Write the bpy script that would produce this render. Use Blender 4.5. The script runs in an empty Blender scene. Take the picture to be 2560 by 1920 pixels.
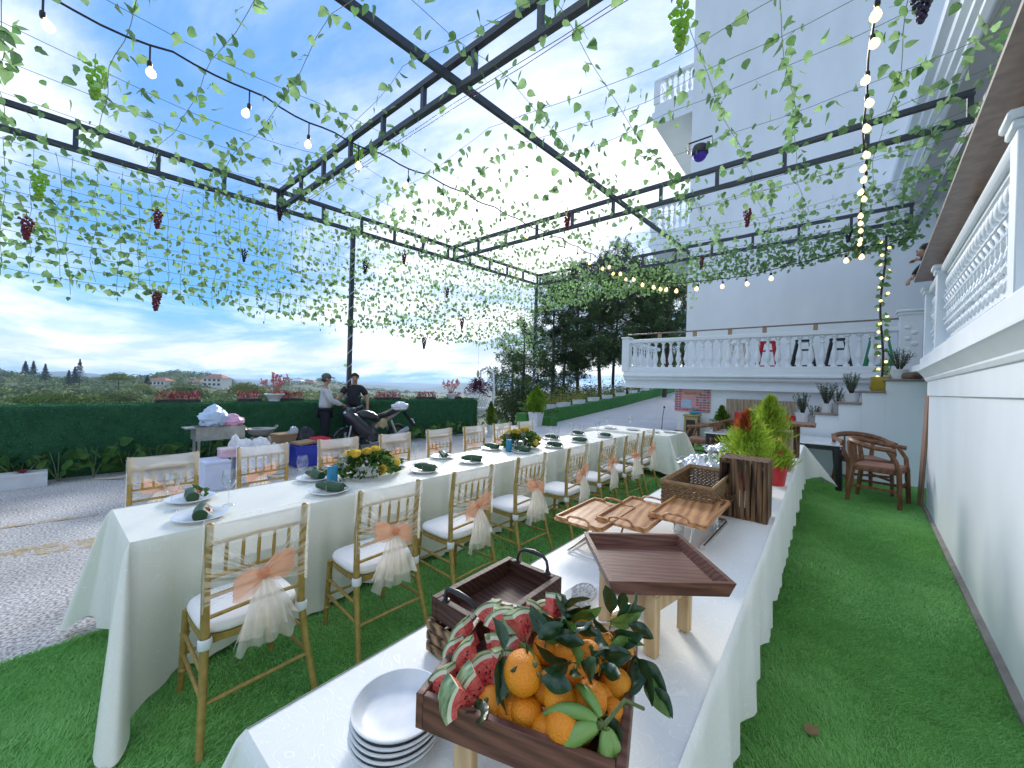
import bpy, math, random
import numpy as np
from mathutils import Vector, Matrix
random.seed(7); rng = np.random.default_rng(7)
R_ = math.radians
scene = bpy.context.scene
COL = scene.collection
PI = math.pi

# ------------------------------------------------------------------ camera
CAM_H = 1.6
YAW, ROLL, FPX = R_(39.1), R_(1.65), 961.0
Fv = Vector((-math.sin(YAW), math.cos(YAW), 0)); Rv = Vector((math.cos(YAW), math.sin(YAW), 0)); Zv = Vector((0, 0, 1))
cx_ = Rv * math.cos(ROLL) + Zv * math.sin(ROLL)
cy_ = -Rv * math.sin(ROLL) + Zv * math.cos(ROLL)
cam_d = bpy.data.cameras.new('camera'); cam = bpy.data.objects.new('camera', cam_d); COL.objects.link(cam)
cam.matrix_world = Matrix(((cx_.x, cy_.x, -Fv.x, 0), (cx_.y, cy_.y, -Fv.y, 0), (cx_.z, cy_.z, 0, CAM_H), (0, 0, 0, 1)))
cam_d.sensor_fit = 'HORIZONTAL'; cam_d.sensor_width = 36.0; cam_d.lens = FPX / 2560 * 36
cam_d.clip_start = 0.03; cam_d.clip_end = 20000
scene.camera = cam

# ------------------------------------------------------------------ sky, sun, exposure
SUN_EL = R_(23)
SUN_AZ = YAW + R_(1)            # straight ahead of the camera, behind thin cloud
sun_dir = Vector((-math.sin(SUN_AZ) * math.cos(SUN_EL), math.cos(SUN_AZ) * math.cos(SUN_EL), math.sin(SUN_EL)))
world = bpy.data.worlds.new('World'); scene.world = world; world.use_nodes = True
wn, wl = world.node_tree.nodes, world.node_tree.links
wn.clear()
def wnode(t, **k):
    n = wn.new(t)
    for a, b in k.items(): setattr(n, a, b)
    return n
def wmath(op, a, b=None, c=None):
    n = wnode('ShaderNodeMath', operation=op)
    for i, v in enumerate((a, b, c)):
        if v is None: continue
        if isinstance(v, (int, float)): n.inputs[i].default_value = v
        else: wl.new(v, n.inputs[i])
    return n.outputs[0]
sky = wnode('ShaderNodeTexSky', sky_type='NISHITA', sun_disc=False)
sky.sun_elevation = SUN_EL; sky.sun_rotation = -SUN_AZ
sky.air_density = 1.0; sky.dust_density = 0.6; sky.ozone_density = 2.2; sky.altitude = 1400
tc = wnode('ShaderNodeTexCoord')
sep = wnode('ShaderNodeSeparateXYZ'); wl.new(tc.outputs['Generated'], sep.inputs[0])
zc = wmath('ADD', wmath('MAXIMUM', sep.outputs[2], 0.0), 0.13)
comb = wnode('ShaderNodeCombineXYZ')
wl.new(wmath('DIVIDE', sep.outputs[0], zc), comb.inputs[0]); wl.new(wmath('DIVIDE', sep.outputs[1], zc), comb.inputs[1])
mp = wnode('ShaderNodeMapping'); wl.new(comb.outputs[0], mp.inputs[0])
mp.inputs['Rotation'].default_value = (0, 0, R_(-32)); mp.inputs['Scale'].default_value = (0.5, 0.85, 1.0); mp.inputs['Location'].default_value = (1.9, 0.35, 0)
cl = wnode('ShaderNodeTexNoise'); wl.new(mp.outputs[0], cl.inputs['Vector'])
cl.inputs['Scale'].default_value = 1.0; cl.inputs['Detail'].default_value = 10; cl.inputs['Roughness'].default_value = 0.6; cl.inputs['Distortion'].default_value = 0.35
dotn = wnode('ShaderNodeVectorMath', operation='DOT_PRODUCT'); wl.new(tc.outputs['Generated'], dotn.inputs[0]); dotn.inputs[1].default_value = sun_dir
sunf = wmath('POWER', wmath('MAXIMUM', dotn.outputs['Value'], 0.0), 14.0)      # forward scattering of thin cloud round the sun
cover = wmath('ADD', cl.outputs['Fac'], wmath('MULTIPLY', sunf, 0.09))
ramp = wnode('ShaderNodeMapRange', interpolation_type='SMOOTHSTEP'); wl.new(cover, ramp.inputs[0])
ramp.inputs[1].default_value = 0.395; ramp.inputs[2].default_value = 0.70; ramp.inputs[3].default_value = 0.06; ramp.inputs[4].default_value = 0.92
# clear sky between the clouds: compressed and deepened the way the thin highland air shows it
sh = wnode('ShaderNodeSeparateColor', mode='HSV'); wl.new(sky.outputs[0], sh.inputs[0])
vv = wmath('DIVIDE', sh.outputs[2], wmath('ADD', 1.0, wmath('DIVIDE', sh.outputs[2], 1.35)))
ss = wmath('MINIMUM', wmath('ADD', wmath('MULTIPLY', sh.outputs[1], 1.5), .07), .86)
ch = wnode('ShaderNodeCombineColor', mode='HSV'); wl.new(wmath('MAXIMUM', sh.outputs[0], .586), ch.inputs[0]); wl.new(ss, ch.inputs[1]); wl.new(wmath('MINIMUM', vv, .94), ch.inputs[2])
tint = wnode('ShaderNodeMix', data_type='RGBA', blend_type='MULTIPLY'); tint.inputs['Factor'].default_value = 1.0; wl.new(ch.outputs[0], tint.inputs['A']); tint.inputs['B'].default_value = (.93, .985, 1.04, 1)
cb = wmath('ADD', wmath('MULTIPLY', sunf, .25), 1.40)
ccol = wnode('ShaderNodeVectorMath', operation='SCALE'); ccol.inputs[0].default_value = (.975, .99, 1.01); wl.new(cb, ccol.inputs['Scale'])
mixc = wnode('ShaderNodeMix', data_type='RGBA'); wl.new(ramp.outputs[0], mixc.inputs['Factor']); wl.new(tint.outputs['Result'], mixc.inputs['A']); wl.new(ccol.outputs[0], mixc.inputs['B'])
gain = wnode('ShaderNodeVectorMath', operation='SCALE'); wl.new(mixc.outputs['Result'], gain.inputs[0]); gain.inputs['Scale'].default_value = 2.45
bg = wnode('ShaderNodeBackground'); bg.inputs['Strength'].default_value = 0.13; wl.new(gain.outputs[0], bg.inputs['Color'])
wout = wnode('ShaderNodeOutputWorld'); wl.new(bg.outputs[0], wout.inputs['Surface'])
sun_d = bpy.data.lights.new('sun', 'SUN'); sun = bpy.data.objects.new('sun', sun_d); COL.objects.link(sun)
sun_d.energy = 1.35; sun_d.angle = R_(18); sun_d.color = (1.0, 0.97, 0.92)
sun.rotation_euler = sun_dir.to_track_quat('Z', 'Y').to_euler(); sun.location = (0, 0, 30)
scene.view_settings.view_transform = 'Standard'; scene.view_settings.look = 'None'
scene.view_settings.gamma = 1.0; scene.view_settings.use_curve_mapping = False
scene.view_settings.exposure = 1.82
scene.cycles.use_denoising = True
scene.cycles.max_bounces = 6; scene.cycles.transparent_max_bounces = 16; scene.cycles.diffuse_bounces = 3
scene.cycles.volume_bounces = 0
scene.cycles.sample_clamp_indirect = 6.0

# ------------------------------------------------------------------ helpers
def ray(px, py):
    u = px - 1280.0; v = 960.0 - py
    uw = u * math.cos(ROLL) - v * math.sin(ROLL); vw = u * math.sin(ROLL) + v * math.cos(ROLL)
    return Fv * FPX + Rv * uw + Zv * vw
def depth(p):
    return (Vector(p) - Vector((0, 0, CAM_H))).dot(Fv)

class MB:
    def __init__(s): s.v = []; s.f = []; s.m = []; s.mi = 0
    def add(s, vs, fs):
        o = len(s.v); s.v.extend([tuple(p) for p in vs])
        for f in fs: s.f.append(tuple(i + o for i in f)); s.m.append(s.mi)
        return s
    def box(s, c, d, rot=None, bev=0.0):
        hx, hy, hz = d[0] / 2, d[1] / 2, d[2] / 2; c = Vector(c)
        def T(x, y, z):
            p = Vector((x, y, z)); return c + (rot @ p if rot else p)
        if bev <= 0:
            vs = [T(x, y, z) for x in (-hx, hx) for y in (-hy, hy) for z in (-hz, hz)]
            return s.add(vs, [(0, 1, 3, 2), (4, 6, 7, 5), (0, 4, 5, 1), (2, 3, 7, 6), (0, 2, 6, 4), (1, 5, 7, 3)])
        b = min(bev, hx * .49, hy * .49, hz * .49); vs = []; idx = {}
        for sx in (-1, 1):
            for sy in (-1, 1):
                for sz in (-1, 1):
                    for a in range(3):
                        q = [sx * hx, sy * hy, sz * hz]; sg = (sx, sy, sz)
                        for k in range(3):
                            if k != a: q[k] -= sg[k] * b
                        idx[(sx, sy, sz, a)] = len(vs); vs.append(T(*q))
        fs = []
        for a in range(3):
            o1, o2 = [(1, 2), (2, 0), (0, 1)][a]
            for sg in (-1, 1):
                loop = []
                for (p, q) in ((-1, -1), (1, -1), (1, 1), (-1, 1)):
                    k = [0, 0, 0]; k[a] = sg; k[o1] = p; k[o2] = q; loop.append(idx[(k[0], k[1], k[2], a)])
                fs.append(tuple(loop if sg > 0 else loop[::-1]))
        for a in range(3):
            o1, o2 = [(1, 2), (2, 0), (0, 1)][a]
            for p in (-1, 1):
                for q in (-1, 1):
                    k0 = [0, 0, 0]; k0[a] = -1; k0[o1] = p; k0[o2] = q; k1 = list(k0); k1[a] = 1
                    l = [idx[(*k0, o1)], idx[(*k1, o1)], idx[(*k1, o2)], idx[(*k0, o2)]]
                    fs.append(tuple(l if p * q < 0 else l[::-1]))
        for sx in (-1, 1):
            for sy in (-1, 1):
                for sz in (-1, 1):
                    l = [idx[(sx, sy, sz, a)] for a in range(3)]
                    fs.append(tuple(l if sx * sy * sz > 0 else l[::-1]))
        return s.add(vs, fs)
    def bar(s, p0, p1, w, h, up=(0, 0, 1), bev=0.0):
        p0, p1 = Vector(p0), Vector(p1); d = p1 - p0; L = d.length; x = d / L
        y = Vector(up).cross(x)
        if y.length < 1e-4: y = Vector((0, 1, 0)).cross(x)
        if y.length < 1e-4: y = Vector((1, 0, 0))
        y.normalize(); z = x.cross(y)
        return s.box((p0 + p1) / 2, (L, w, h), Matrix((x, y, z)).transposed(), bev)
    def tube(s, path, r, n=8, closed=False, cap=True):
        P = [Vector(p) for p in path]; N = len(P); vs = []; fs = []; ref = None
        for i in range(N):
            a = P[(i - 1) % N] if (closed or i > 0) else P[i]; b = P[(i + 1) % N] if (closed or i < N - 1) else P[i]
            t = (b - a)
            t = t.normalized() if t.length > 1e-9 else Vector((0, 0, 1))
            if ref is None: ref = Vector((0, 0, 1)) if abs(t.z) < .9 else Vector((1, 0, 0))
            u = ref - t * ref.dot(t); u.normalize(); w = t.cross(u); ref = u
            rr = r[i] if isinstance(r, (list, tuple)) else r
            for k in range(n):
                an = 2 * PI * k / n; vs.append(P[i] + u * (math.cos(an) * rr) + w * (math.sin(an) * rr))
        M_ = N if closed else N - 1
        for i in range(M_):
            j = (i + 1) % N
            for k in range(n):
                k2 = (k + 1) % n; fs.append((i * n + k, i * n + k2, j * n + k2, j * n + k))
        if cap and not closed: fs.append(tuple(range(n))[::-1]); fs.append(tuple((N - 1) * n + k for k in range(n)))
        return s.add(vs, fs)
    def cyl(s, p0, p1, r0, r1=None, n=12, cap=True): return s.tube([p0, p1], [r0, r0 if r1 is None else r1], n, cap=cap)
    def lathe(s, prof, n=16, c=(0, 0, 0), rot=None, sx=1, sy=1, cap=False):
        c = Vector(c); vs = []; fs = []
        for (r, z) in prof:
            for k in range(n):
                a = 2 * PI * k / n; p = Vector((r * math.cos(a) * sx, r * math.sin(a) * sy, z)); vs.append(c + (rot @ p if rot else p))
        for i in range(len(prof) - 1):
            for k in range(n):
                k2 = (k + 1) % n; fs.append((i * n + k, i * n + k2, (i + 1) * n + k2, (i + 1) * n + k))
        if cap: fs.append(tuple(range(n))[::-1]); fs.append(tuple((len(prof) - 1) * n + k for k in range(n)))
        return s.add(vs, fs)
    def grid(s, fn, nu, nv, flip=False):
        vs = [fn(i / nu, j / nv) for i in range(nu + 1) for j in range(nv + 1)]; fs = []
        for i in range(nu):
            for j in range(nv):
                a = i * (nv + 1) + j; q = (a, a + nv + 1, a + nv + 2, a + 1); fs.append(q[::-1] if flip else q)
        return s.add(vs, fs)
    def ball(s, c, r, nu=12, nv=8, rot=None, fn=None):
        if isinstance(r, (int, float)): r = (r, r, r)
        c = Vector(c); vs = []; fs = []
        for j in range(nv + 1):
            th = PI * j / nv
            for i in range(nu):
                a = 2 * PI * i / nu; d = Vector((math.sin(th) * math.cos(a), math.sin(th) * math.sin(a), -math.cos(th)))
                k = fn(d) if fn else 1.0
                p = Vector((d.x * r[0] * k, d.y * r[1] * k, d.z * r[2] * k)); vs.append(c + (rot @ p if rot else p))
        for j in range(nv):
            for i in range(nu):
                i2 = (i + 1) % nu; fs.append((j * nu + i, j * nu + i2, (j + 1) * nu + i2, (j + 1) * nu + i))
        return s.add(vs, fs)
    def prism(s, pts, z0, z1):                      # polygon in xy extruded in z
        n = len(pts); vs = [(x, y, z0) for x, y in pts] + [(x, y, z1) for x, y in pts]
        fs = [tuple(range(n))[::-1], tuple(range(n, 2 * n))] + [(i, (i + 1) % n, (i + 1) % n + n, i + n) for i in range(n)]
        return s.add(vs, fs)
    def sweep(s, prof, p0, p1, out, cap=True):      # closed profile [(outward, z)] pushed from p0 to p1
        p0, p1, out = Vector(p0), Vector(p1), Vector(out); n = len(prof); vs = []
        for p in (p0, p1): vs += [p + out * a + Vector((0, 0, b)) for a, b in prof]
        fs = [(i, (i + 1) % n, (i + 1) % n + n, i + n) for i in range(n)]
        if cap: fs += [tuple(range(n))[::-1], tuple(range(n, 2 * n))]
        return s.add(vs, fs)
    def xf(s, M_):
        s.v = [tuple(M_ @ Vector(p)) for p in s.v]; return s
    def mesh(s, name, mats, smooth=40):
        me = bpy.data.meshes.new(name); me.from_pydata(s.v, [], s.f)
        for m in (mats if isinstance(mats, (list, tuple)) else [mats]): me.materials.append(m)
        if any(s.m): me.polygons.foreach_set('material_index', s.m)
        if smooth:
            me.shade_smooth()
            if smooth < 180: me.set_sharp_from_angle(angle=R_(smooth))
        me.update(); return me
    def build(s, name, mats, parent=None, smooth=40, loc=None, rot=None):
        return link(name, s.mesh(name, mats, smooth), parent, loc, rot)

def link(name, me, parent=None, loc=None, rot=None):
    o = bpy.data.objects.new(name, me); COL.objects.link(o)
    if parent: o.parent = parent
    if loc is not None: o.location = loc
    if rot is not None: o.rotation_euler = rot
    return o
def tag(o, label=None, cat=None, group=None, kind=None):
    if label: o['label'] = label
    if cat: o['category'] = cat
    if group: o['group'] = group
    if kind: o['kind'] = kind
    return o
def thing(name, label, cat, loc=(0, 0, 0), rz=0.0, group=None):
    o = bpy.data.objects.new(name, None); COL.objects.link(o); o.empty_display_size = .1
    o.location = loc; o.rotation_euler = (0, 0, rz); return tag(o, label, cat, group)
def copy_tree(root, loc, rz=0.0, label=None, scale=None):
    KIDS = {}
    for k in bpy.data.objects:
        if k.parent: KIDS.setdefault(k.parent.name, []).append(k)
    def rec(o, par):
        c = o.copy(); COL.objects.link(c); c.parent = par
        for ch in KIDS.get(o.name, ()): rec(ch, c)
        return c
    r = rec(root, None); r.location = loc; r.rotation_euler = (0, 0, rz)
    if label: r['label'] = label
    if scale: r.scale = scale
    return r
def npmesh(name, V, Fq, mats, smooth=False, midx=None):
    me = bpy.data.meshes.new(name); V = np.asarray(V, dtype=np.float32); Fq = np.asarray(Fq, dtype=np.int32)
    n, k = Fq.shape
    me.vertices.add(len(V)); me.vertices.foreach_set('co', V.ravel())
    me.loops.add(n * k); me.loops.foreach_set('vertex_index', Fq.ravel())
    me.polygons.add(n); me.polygons.foreach_set('loop_start', np.arange(0, n * k, k, dtype=np.int32))
    for m in (mats if isinstance(mats, (list, tuple)) else [mats]): me.materials.append(m)
    if midx is not None: me.polygons.foreach_set('material_index', np.asarray(midx, dtype=np.int32))
    me.update(calc_edges=True)
    if smooth: me.shade_smooth()
    return me
def leaf_cards(P, N, size, aspect=1.0, rngl=rng, cup=0.0):
    """many small 4-sided leaves: centres P, rough normals N, sizes (n,)"""
    n = len(P); N = N / (np.linalg.norm(N, axis=1, keepdims=True) + 1e-9)
    t = rngl.normal(size=(n, 3)); t -= N * (t * N).sum(1, keepdims=True); t /= (np.linalg.norm(t, axis=1, keepdims=True) + 1e-9)
    b = np.cross(N, t); s = size[:, None]
    V = np.stack([P - t * s, P - b * s * aspect * .5 + N * s * cup, P + t * s, P + b * s * aspect * .5 + N * s * cup], 1).reshape(-1, 3)
    Fq = np.arange(n * 4).reshape(n, 4); return V, Fq

# ------------------------------------------------------------------ materials
MATS = {}
def mat(name, col, rough=.6, var=.12, scale=12.0, bump=0.0, bscale=None, metal=0.0, spec=.5, col2=None, stretch=None, sheen=0, coat=0, detail=5.0, hue=0.0, trans=0.0):
    m = bpy.data.materials.new(name); m.use_nodes = True; nt = m.node_tree; N, L = nt.nodes, nt.links
    b = N['Principled BSDF']; MATS[name] = m
    b.inputs['Roughness'].default_value = rough; b.inputs['Metallic'].default_value = metal
    b.inputs['Specular IOR Level'].default_value = spec
    if sheen: b.inputs['Sheen Weight'].default_value = sheen
    if coat: b.inputs['Coat Weight'].default_value = coat; b.inputs['Coat Roughness'].default_value = .15
    t = N.new('ShaderNodeTexCoord'); mpn = N.new('ShaderNodeMapping'); L.new(t.outputs['Object'], mpn.inputs[0])
    if stretch: mpn.inputs['Scale'].default_value = stretch
    nz = N.new('ShaderNodeTexNoise'); L.new(mpn.outputs[0], nz.inputs['Vector']); nz.inputs['Scale'].default_value = scale; nz.inputs['Detail'].default_value = detail
    r = N.new('ShaderNodeMapRange'); L.new(nz.outputs['Fac'], r.inputs[0]); r.inputs[1].default_value = .3; r.inputs[2].default_value = .7
    mx = N.new('ShaderNodeMix'); mx.data_type = 'RGBA'; L.new(r.outputs[0], mx.inputs['Factor'])
    c2 = col2 if col2 else tuple(min(1, c * (1 + var)) for c in col); c1 = col if col2 else tuple(c * (1 - var) for c in col)
    mx.inputs['A'].default_value = (*c1, 1); mx.inputs['B'].default_value = (*c2, 1)
    L.new(mx.outputs['Result'], b.inputs['Base Color'])
    if bump:
        nb = N.new('ShaderNodeTexNoise'); L.new(mpn.outputs[0], nb.inputs['Vector']); nb.inputs['Scale'].default_value = bscale or scale * 4; nb.inputs['Detail'].default_value = 4
        bp = N.new('ShaderNodeBump'); bp.inputs['Strength'].default_value = min(1, bump); bp.inputs['Distance'].default_value = .01
        L.new(nb.outputs['Fac'], bp.inputs['Height']); L.new(bp.outputs[0], b.inputs['Normal'])
    if trans:
        tr = N.new('ShaderNodeBsdfTranslucent'); L.new(mx.outputs['Result'], tr.inputs['Color'])
        ms = N.new('ShaderNodeMixShader'); ms.inputs[0].default_value = trans
        out = N['Material Output']; L.new(b.outputs[0], ms.inputs[1]); L.new(tr.outputs[0], ms.inputs[2]); L.new(ms.outputs[0], out.inputs['Surface'])
    return m
def leafmat(name, col, trans=.45, rough=.5, var=.3, scale=9.0, objvar=.25):
    m = mat(name, col, rough, var, scale, trans=trans, spec=.2)
    nt = m.node_tree; N, L = nt.nodes, nt.links
    oi = N.new('ShaderNodeObjectInfo'); mx = [n for n in N if n.bl_idname == 'ShaderNodeMix'][0]
    hs = N.new('ShaderNodeHueSaturation'); rm = N.new('ShaderNodeMapRange'); L.new(oi.outputs['Random'], rm.inputs[0]); rm.inputs[3].default_value = 1 - objvar; rm.inputs[4].default_value = 1 + objvar
    L.new(rm.outputs[0], hs.inputs['Value']); L.new(mx.outputs['Result'], hs.inputs['Color'])
    for lk in list(mx.outputs['Result'].links):
        if lk.to_node != hs: tgt = lk.to_socket; L.remove(lk); L.new(hs.outputs[0], tgt)
    return m
def sheer(name, col, opacity, transl=.5):
    m = bpy.data.materials.new(name); m.use_nodes = True; N, L = m.node_tree.nodes, m.node_tree.links; N.clear()
    d = N.new('ShaderNodeBsdfDiffuse'); d.inputs[0].default_value = (*col, 1); t = N.new('ShaderNodeBsdfTranslucent'); t.inputs[0].default_value = (*col, 1)
    a = N.new('ShaderNodeMixShader'); a.inputs[0].default_value = transl; L.new(d.outputs[0], a.inputs[1]); L.new(t.outputs[0], a.inputs[2])
    tr = N.new('ShaderNodeBsdfTransparent'); b = N.new('ShaderNodeMixShader')
    b.inputs[0].default_value = opacity
    L.new(tr.outputs[0], b.inputs[1]); L.new(a.outputs[0], b.inputs[2])
    o = N.new('ShaderNodeOutputMaterial'); L.new(b.outputs[0], o.inputs['Surface']); MATS[name] = m; return m
def thin_glass(name, tint=(.93, .96, .97), ior=1.45):
    m = bpy.data.materials.new(name); m.use_nodes = True; N, L = m.node_tree.nodes, m.node_tree.links; N.clear()
    tr = N.new('ShaderNodeBsdfTransparent'); tr.inputs[0].default_value = (*tint, 1); g = N.new('ShaderNodeBsdfGlossy'); g.inputs['Roughness'].default_value = .02
    fr = N.new('ShaderNodeLayerWeight'); fr.inputs[0].default_value = .5
    pw = N.new('ShaderNodeMath'); pw.operation = 'POWER'; L.new(fr.outputs['Facing'], pw.inputs[0]); pw.inputs[1].default_value = 2.2
    mm = N.new('ShaderNodeMath'); mm.operation = 'MULTIPLY_ADD'; L.new(pw.outputs[0], mm.inputs[0]); mm.inputs[1].default_value = .8; mm.inputs[2].default_value = .13
    b = N.new('ShaderNodeMixShader'); L.new(mm.outputs[0], b.inputs[0]); L.new(tr.outputs[0], b.inputs[1]); L.new(g.outputs[0], b.inputs[2])
    o = N.new('ShaderNodeOutputMaterial'); L.new(b.outputs[0], o.inputs['Surface']); MATS[name] = m; return m
def emis(name, col, st):
    m = bpy.data.materials.new(name); m.use_nodes = True; b = m.node_tree.nodes['Principled BSDF']; b.inputs['Base Color'].default_value = (*col, 1)
    b.inputs['Emission Color'].default_value = (*col, 1); b.inputs['Emission Strength'].default_value = st; MATS[name] = m; return m
def woodmat(name, c1, c2, scale=6.0, stretch=(1, 12, 12), rough=.5, coat=0.0, wave=True, bump=.15):
    m = bpy.data.materials.new(name); m.use_nodes = True; N, L = m.node_tree.nodes, m.node_tree.links; b = N['Principled BSDF']; MATS[name] = m
    b.inputs['Roughness'].default_value = rough; b.inputs['Specular IOR Level'].default_value = .3
    if coat: b.inputs['Coat Weight'].default_value = coat * .4; b.inputs['Coat Roughness'].default_value = .35
    t = N.new('ShaderNodeTexCoord'); mpn = N.new('ShaderNodeMapping'); mpn.inputs['Scale'].default_value = stretch; L.new(t.outputs['Object'], mpn.inputs[0])
    oi = N.new('ShaderNodeObjectInfo'); cv = N.new('ShaderNodeCombineXYZ'); ml = N.new('ShaderNodeMath'); ml.operation = 'MULTIPLY'; ml.inputs[1].default_value = 9.0; L.new(oi.outputs['Random'], ml.inputs[0])
    for i in range(3): L.new(ml.outputs[0], cv.inputs[i])
    L.new(cv.outputs[0], mpn.inputs['Location'])
    n1 = N.new('ShaderNodeTexNoise'); n1.inputs['Scale'].default_value = scale; n1.inputs['Detail'].default_value = 7; n1.inputs['Roughness'].default_value = .6; n1.inputs['Distortion'].default_value = 1.2; L.new(mpn.outputs[0], n1.inputs['Vector'])
    wv = N.new('ShaderNodeTexWave'); wv.inputs['Scale'].default_value = scale * .35; wv.inputs['Distortion'].default_value = 5.5; wv.inputs['Detail'].default_value = 3; wv.bands_direction = 'DIAGONAL'; L.new(mpn.outputs[0], wv.inputs['Vector'])
    mm = N.new('ShaderNodeMath'); mm.operation = 'MULTIPLY_ADD'; L.new(wv.outputs['Fac'], mm.inputs[0]); mm.inputs[1].default_value = .45; L.new(n1.outputs['Fac'], mm.inputs[2])
    r = N.new('ShaderNodeMapRange'); L.new(mm.outputs[0], r.inputs[0]); r.inputs[1].default_value = .4; r.inputs[2].default_value = 1.05
    mx = N.new('ShaderNodeMix'); mx.data_type = 'RGBA'; mx.inputs['A'].default_value = (*c1, 1); mx.inputs['B'].default_value = (*c2, 1); L.new(r.outputs[0], mx.inputs['Factor']); L.new(mx.outputs['Result'], b.inputs['Base Color'])
    bp = N.new('ShaderNodeBump'); bp.inputs['Strength'].default_value = bump; bp.inputs['Distance'].default_value = .003; L.new(mm.outputs[0], bp.inputs['Height']); L.new(bp.outputs[0], b.inputs['Normal'])
    return m
WHITE = mat('white_paint', (.81, .85, .875), .55, .03, 3.0, bump=.06, bscale=60)
WALLP = mat('wall_paint', (.81, .84, .855), .6, .06, 1.3, stretch=(1, 1, .4), bump=.05, bscale=80)
SHADEP = mat('soffit_shade', (.52, .51, .49), .7, .06, 2.0)  # white eaves paint with its shade put into the grey
BROWNSTONE = mat('brown_stone', (.23, .16, .12), .35, .25, 14, bump=.05)
STEEL = mat('dark_steel', (.035, .042, .05), .45, .2, 10)
BLACK = mat('black_plastic', (.015, .015, .017), .4, .2, 20)
DARK = mat('dark_cloth', (.012, .013, .02), .9, .3, 20)
CHROME = mat('chrome', (.72, .72, .72), .18, .04, 10, metal=1.0)
SOIL = mat('soil', (.05, .035, .025), .95, .3, 40, bump=.5)
IVY = leafmat('ivy_leaf', (.27, .43, .18), .62, .7, .22, 14)
IVYD = leafmat('ivy_leaf_deep', (.18, .34, .12), .5, .7, .22, 14)
VINE = mat('vine_stem', (.15, .20, .09), .7, .2, 20)
GLASS = thin_glass('clear_glass')
# ================================================================== THE SETTING
def hor(px): return 960 + math.tan(ROLL) * (px - 1280)
# ---- terrain sheet: flat under the courtyard, valley and hills beyond the parapet
def ridge(px):            # height of the wooded hill's crest in photo pixels (y), along x
    xs = [-900, 0, 70, 190, 270, 330, 400, 470, 520, 575, 640, 690, 730, 790, 850, 910, 1000, 1090, 1150, 1230, 1400, 2600]
    ys = [905, 922, 934, 943, 942, 938, 930, 924, 931, 948, 968, 962, 945, 944, 950, 968, 977, 982, 984, 984, 975, 975]
    return float(np.interp(px, xs, ys))
def ridge_dist(px):
    return float(np.interp(px, [-900, 0, 300, 480, 640, 780, 900, 1000, 1150, 2600], [300, 300, 330, 380, 460, 560, 700, 900, 1500, 1500]))
def far1(px):
    return float(np.interp(px, [-900, 0, 80, 180, 270, 400, 560, 640, 700, 780, 870, 960, 1040, 1100, 1130, 1160, 1200, 1260, 1400, 2600], [920, 925, 926, 928, 935, 940, 947, 950, 951, 955, 957, 960, 972, 966, 958, 956, 960, 968, 975, 990]))
def far2(px):
    return float(np.interp(px, [-900, 0, 500, 640, 720, 860, 980, 1080, 1200, 1400, 2600], [918, 922, 938, 946, 951, 953, 956, 958, 963, 966, 975]))
def az2px(az): return 1280 + FPX * math.tan(max(-1.35, min(1.35, az)))
def terr(az, r):          # az: to the right of the view axis
    px = az2px(az); c = max(.12, math.cos(az))
    w = r * c
    d1 = ridge_dist(px)
    ztop = CAM_H + (hor(px) - ridge(px)) * d1 / FPX - 4.0
    zn = -9.0
    if w < d1:
        t = max(0, (w - 35) / (d1 - 35)); z = zn + (ztop - zn) * (t ** 1.5)
    else:
        zf1 = CAM_H + (hor(px) - far1(px)) * 2400 / FPX; zf2 = CAM_H + (hor(px) - far2(px)) * 5200 / FPX
        if w < d1 + 500: t = (w - d1) / 500; z = ztop + (-55 - ztop) * (t * t * (3 - 2 * t))
        elif w < 2400: t = max(0, (w - d1 - 500) / (2400 - d1 - 500)); z = -55 + (zf1 + 55) * t ** 2
        elif w < 3200: t = (w - 2400) / 800; z = zf1 + (-70 - zf1) * t
        elif w < 5200: t = (w - 3200) / 2000; z = -70 + (zf2 + 70) * t * t
        else: z = zf2 - (w - 5200) * .02
    return z
def terrain_z(x, y):
    r = math.hypot(x, y); az = math.atan2(x * Rv.x + y * Rv.y, x * Fv.x + y * Fv.y); return terr(az, r)
FOREST = mat('forest_floor', (.028, .048, .016), .95, .3, .02, col2=(.075, .10, .03), detail=12, bump=.6, bscale=.3)
m = MB(); rings = [12, 20, 30, 45, 65, 90, 120, 155, 195, 240, 290, 345, 405, 470, 550, 640, 760, 900, 1100, 1350, 1650, 2000, 2300, 2450, 2700, 3100, 3600, 4200, 4800, 5200, 5600, 6000]
NA = 220
def tv(i, j):
    az = R_(-180) + 2 * PI * i / NA; r = rings[j]
    back = max(0.0, abs(az) - R_(75)) / R_(30)
    z = terr(az, r) if r > 12 else -9.0
    if abs(az) < R_(80): z = z if r > 25 else -9
    w = math.cos(az) * r
    z += (math.sin(az * 37 + r * .02) + math.sin(az * 83 - r * .013) * .6) * min(r, 1500) * .0012
    p = Fv * (r * math.cos(az)) + Rv * (r * math.sin(az)); return (p.x, p.y, z)
vs = [tv(i, j) for i in range(NA) for j in range(len(rings))]; nr = len(rings)
fs = [(i * nr + j, i * nr + j + 1, ((i + 1) % NA) * nr + j + 1, ((i + 1) % NA) * nr + j) for i in range(NA) for j in range(nr - 1)]
c0 = len(vs); vs.append((0, 0, -9)); fs += [(c0, i * nr, ((i + 1) % NA) * nr) for i in range(NA)]
m.add(vs, fs); tag(m.build('hills', FOREST, smooth=180), kind='structure')

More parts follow.
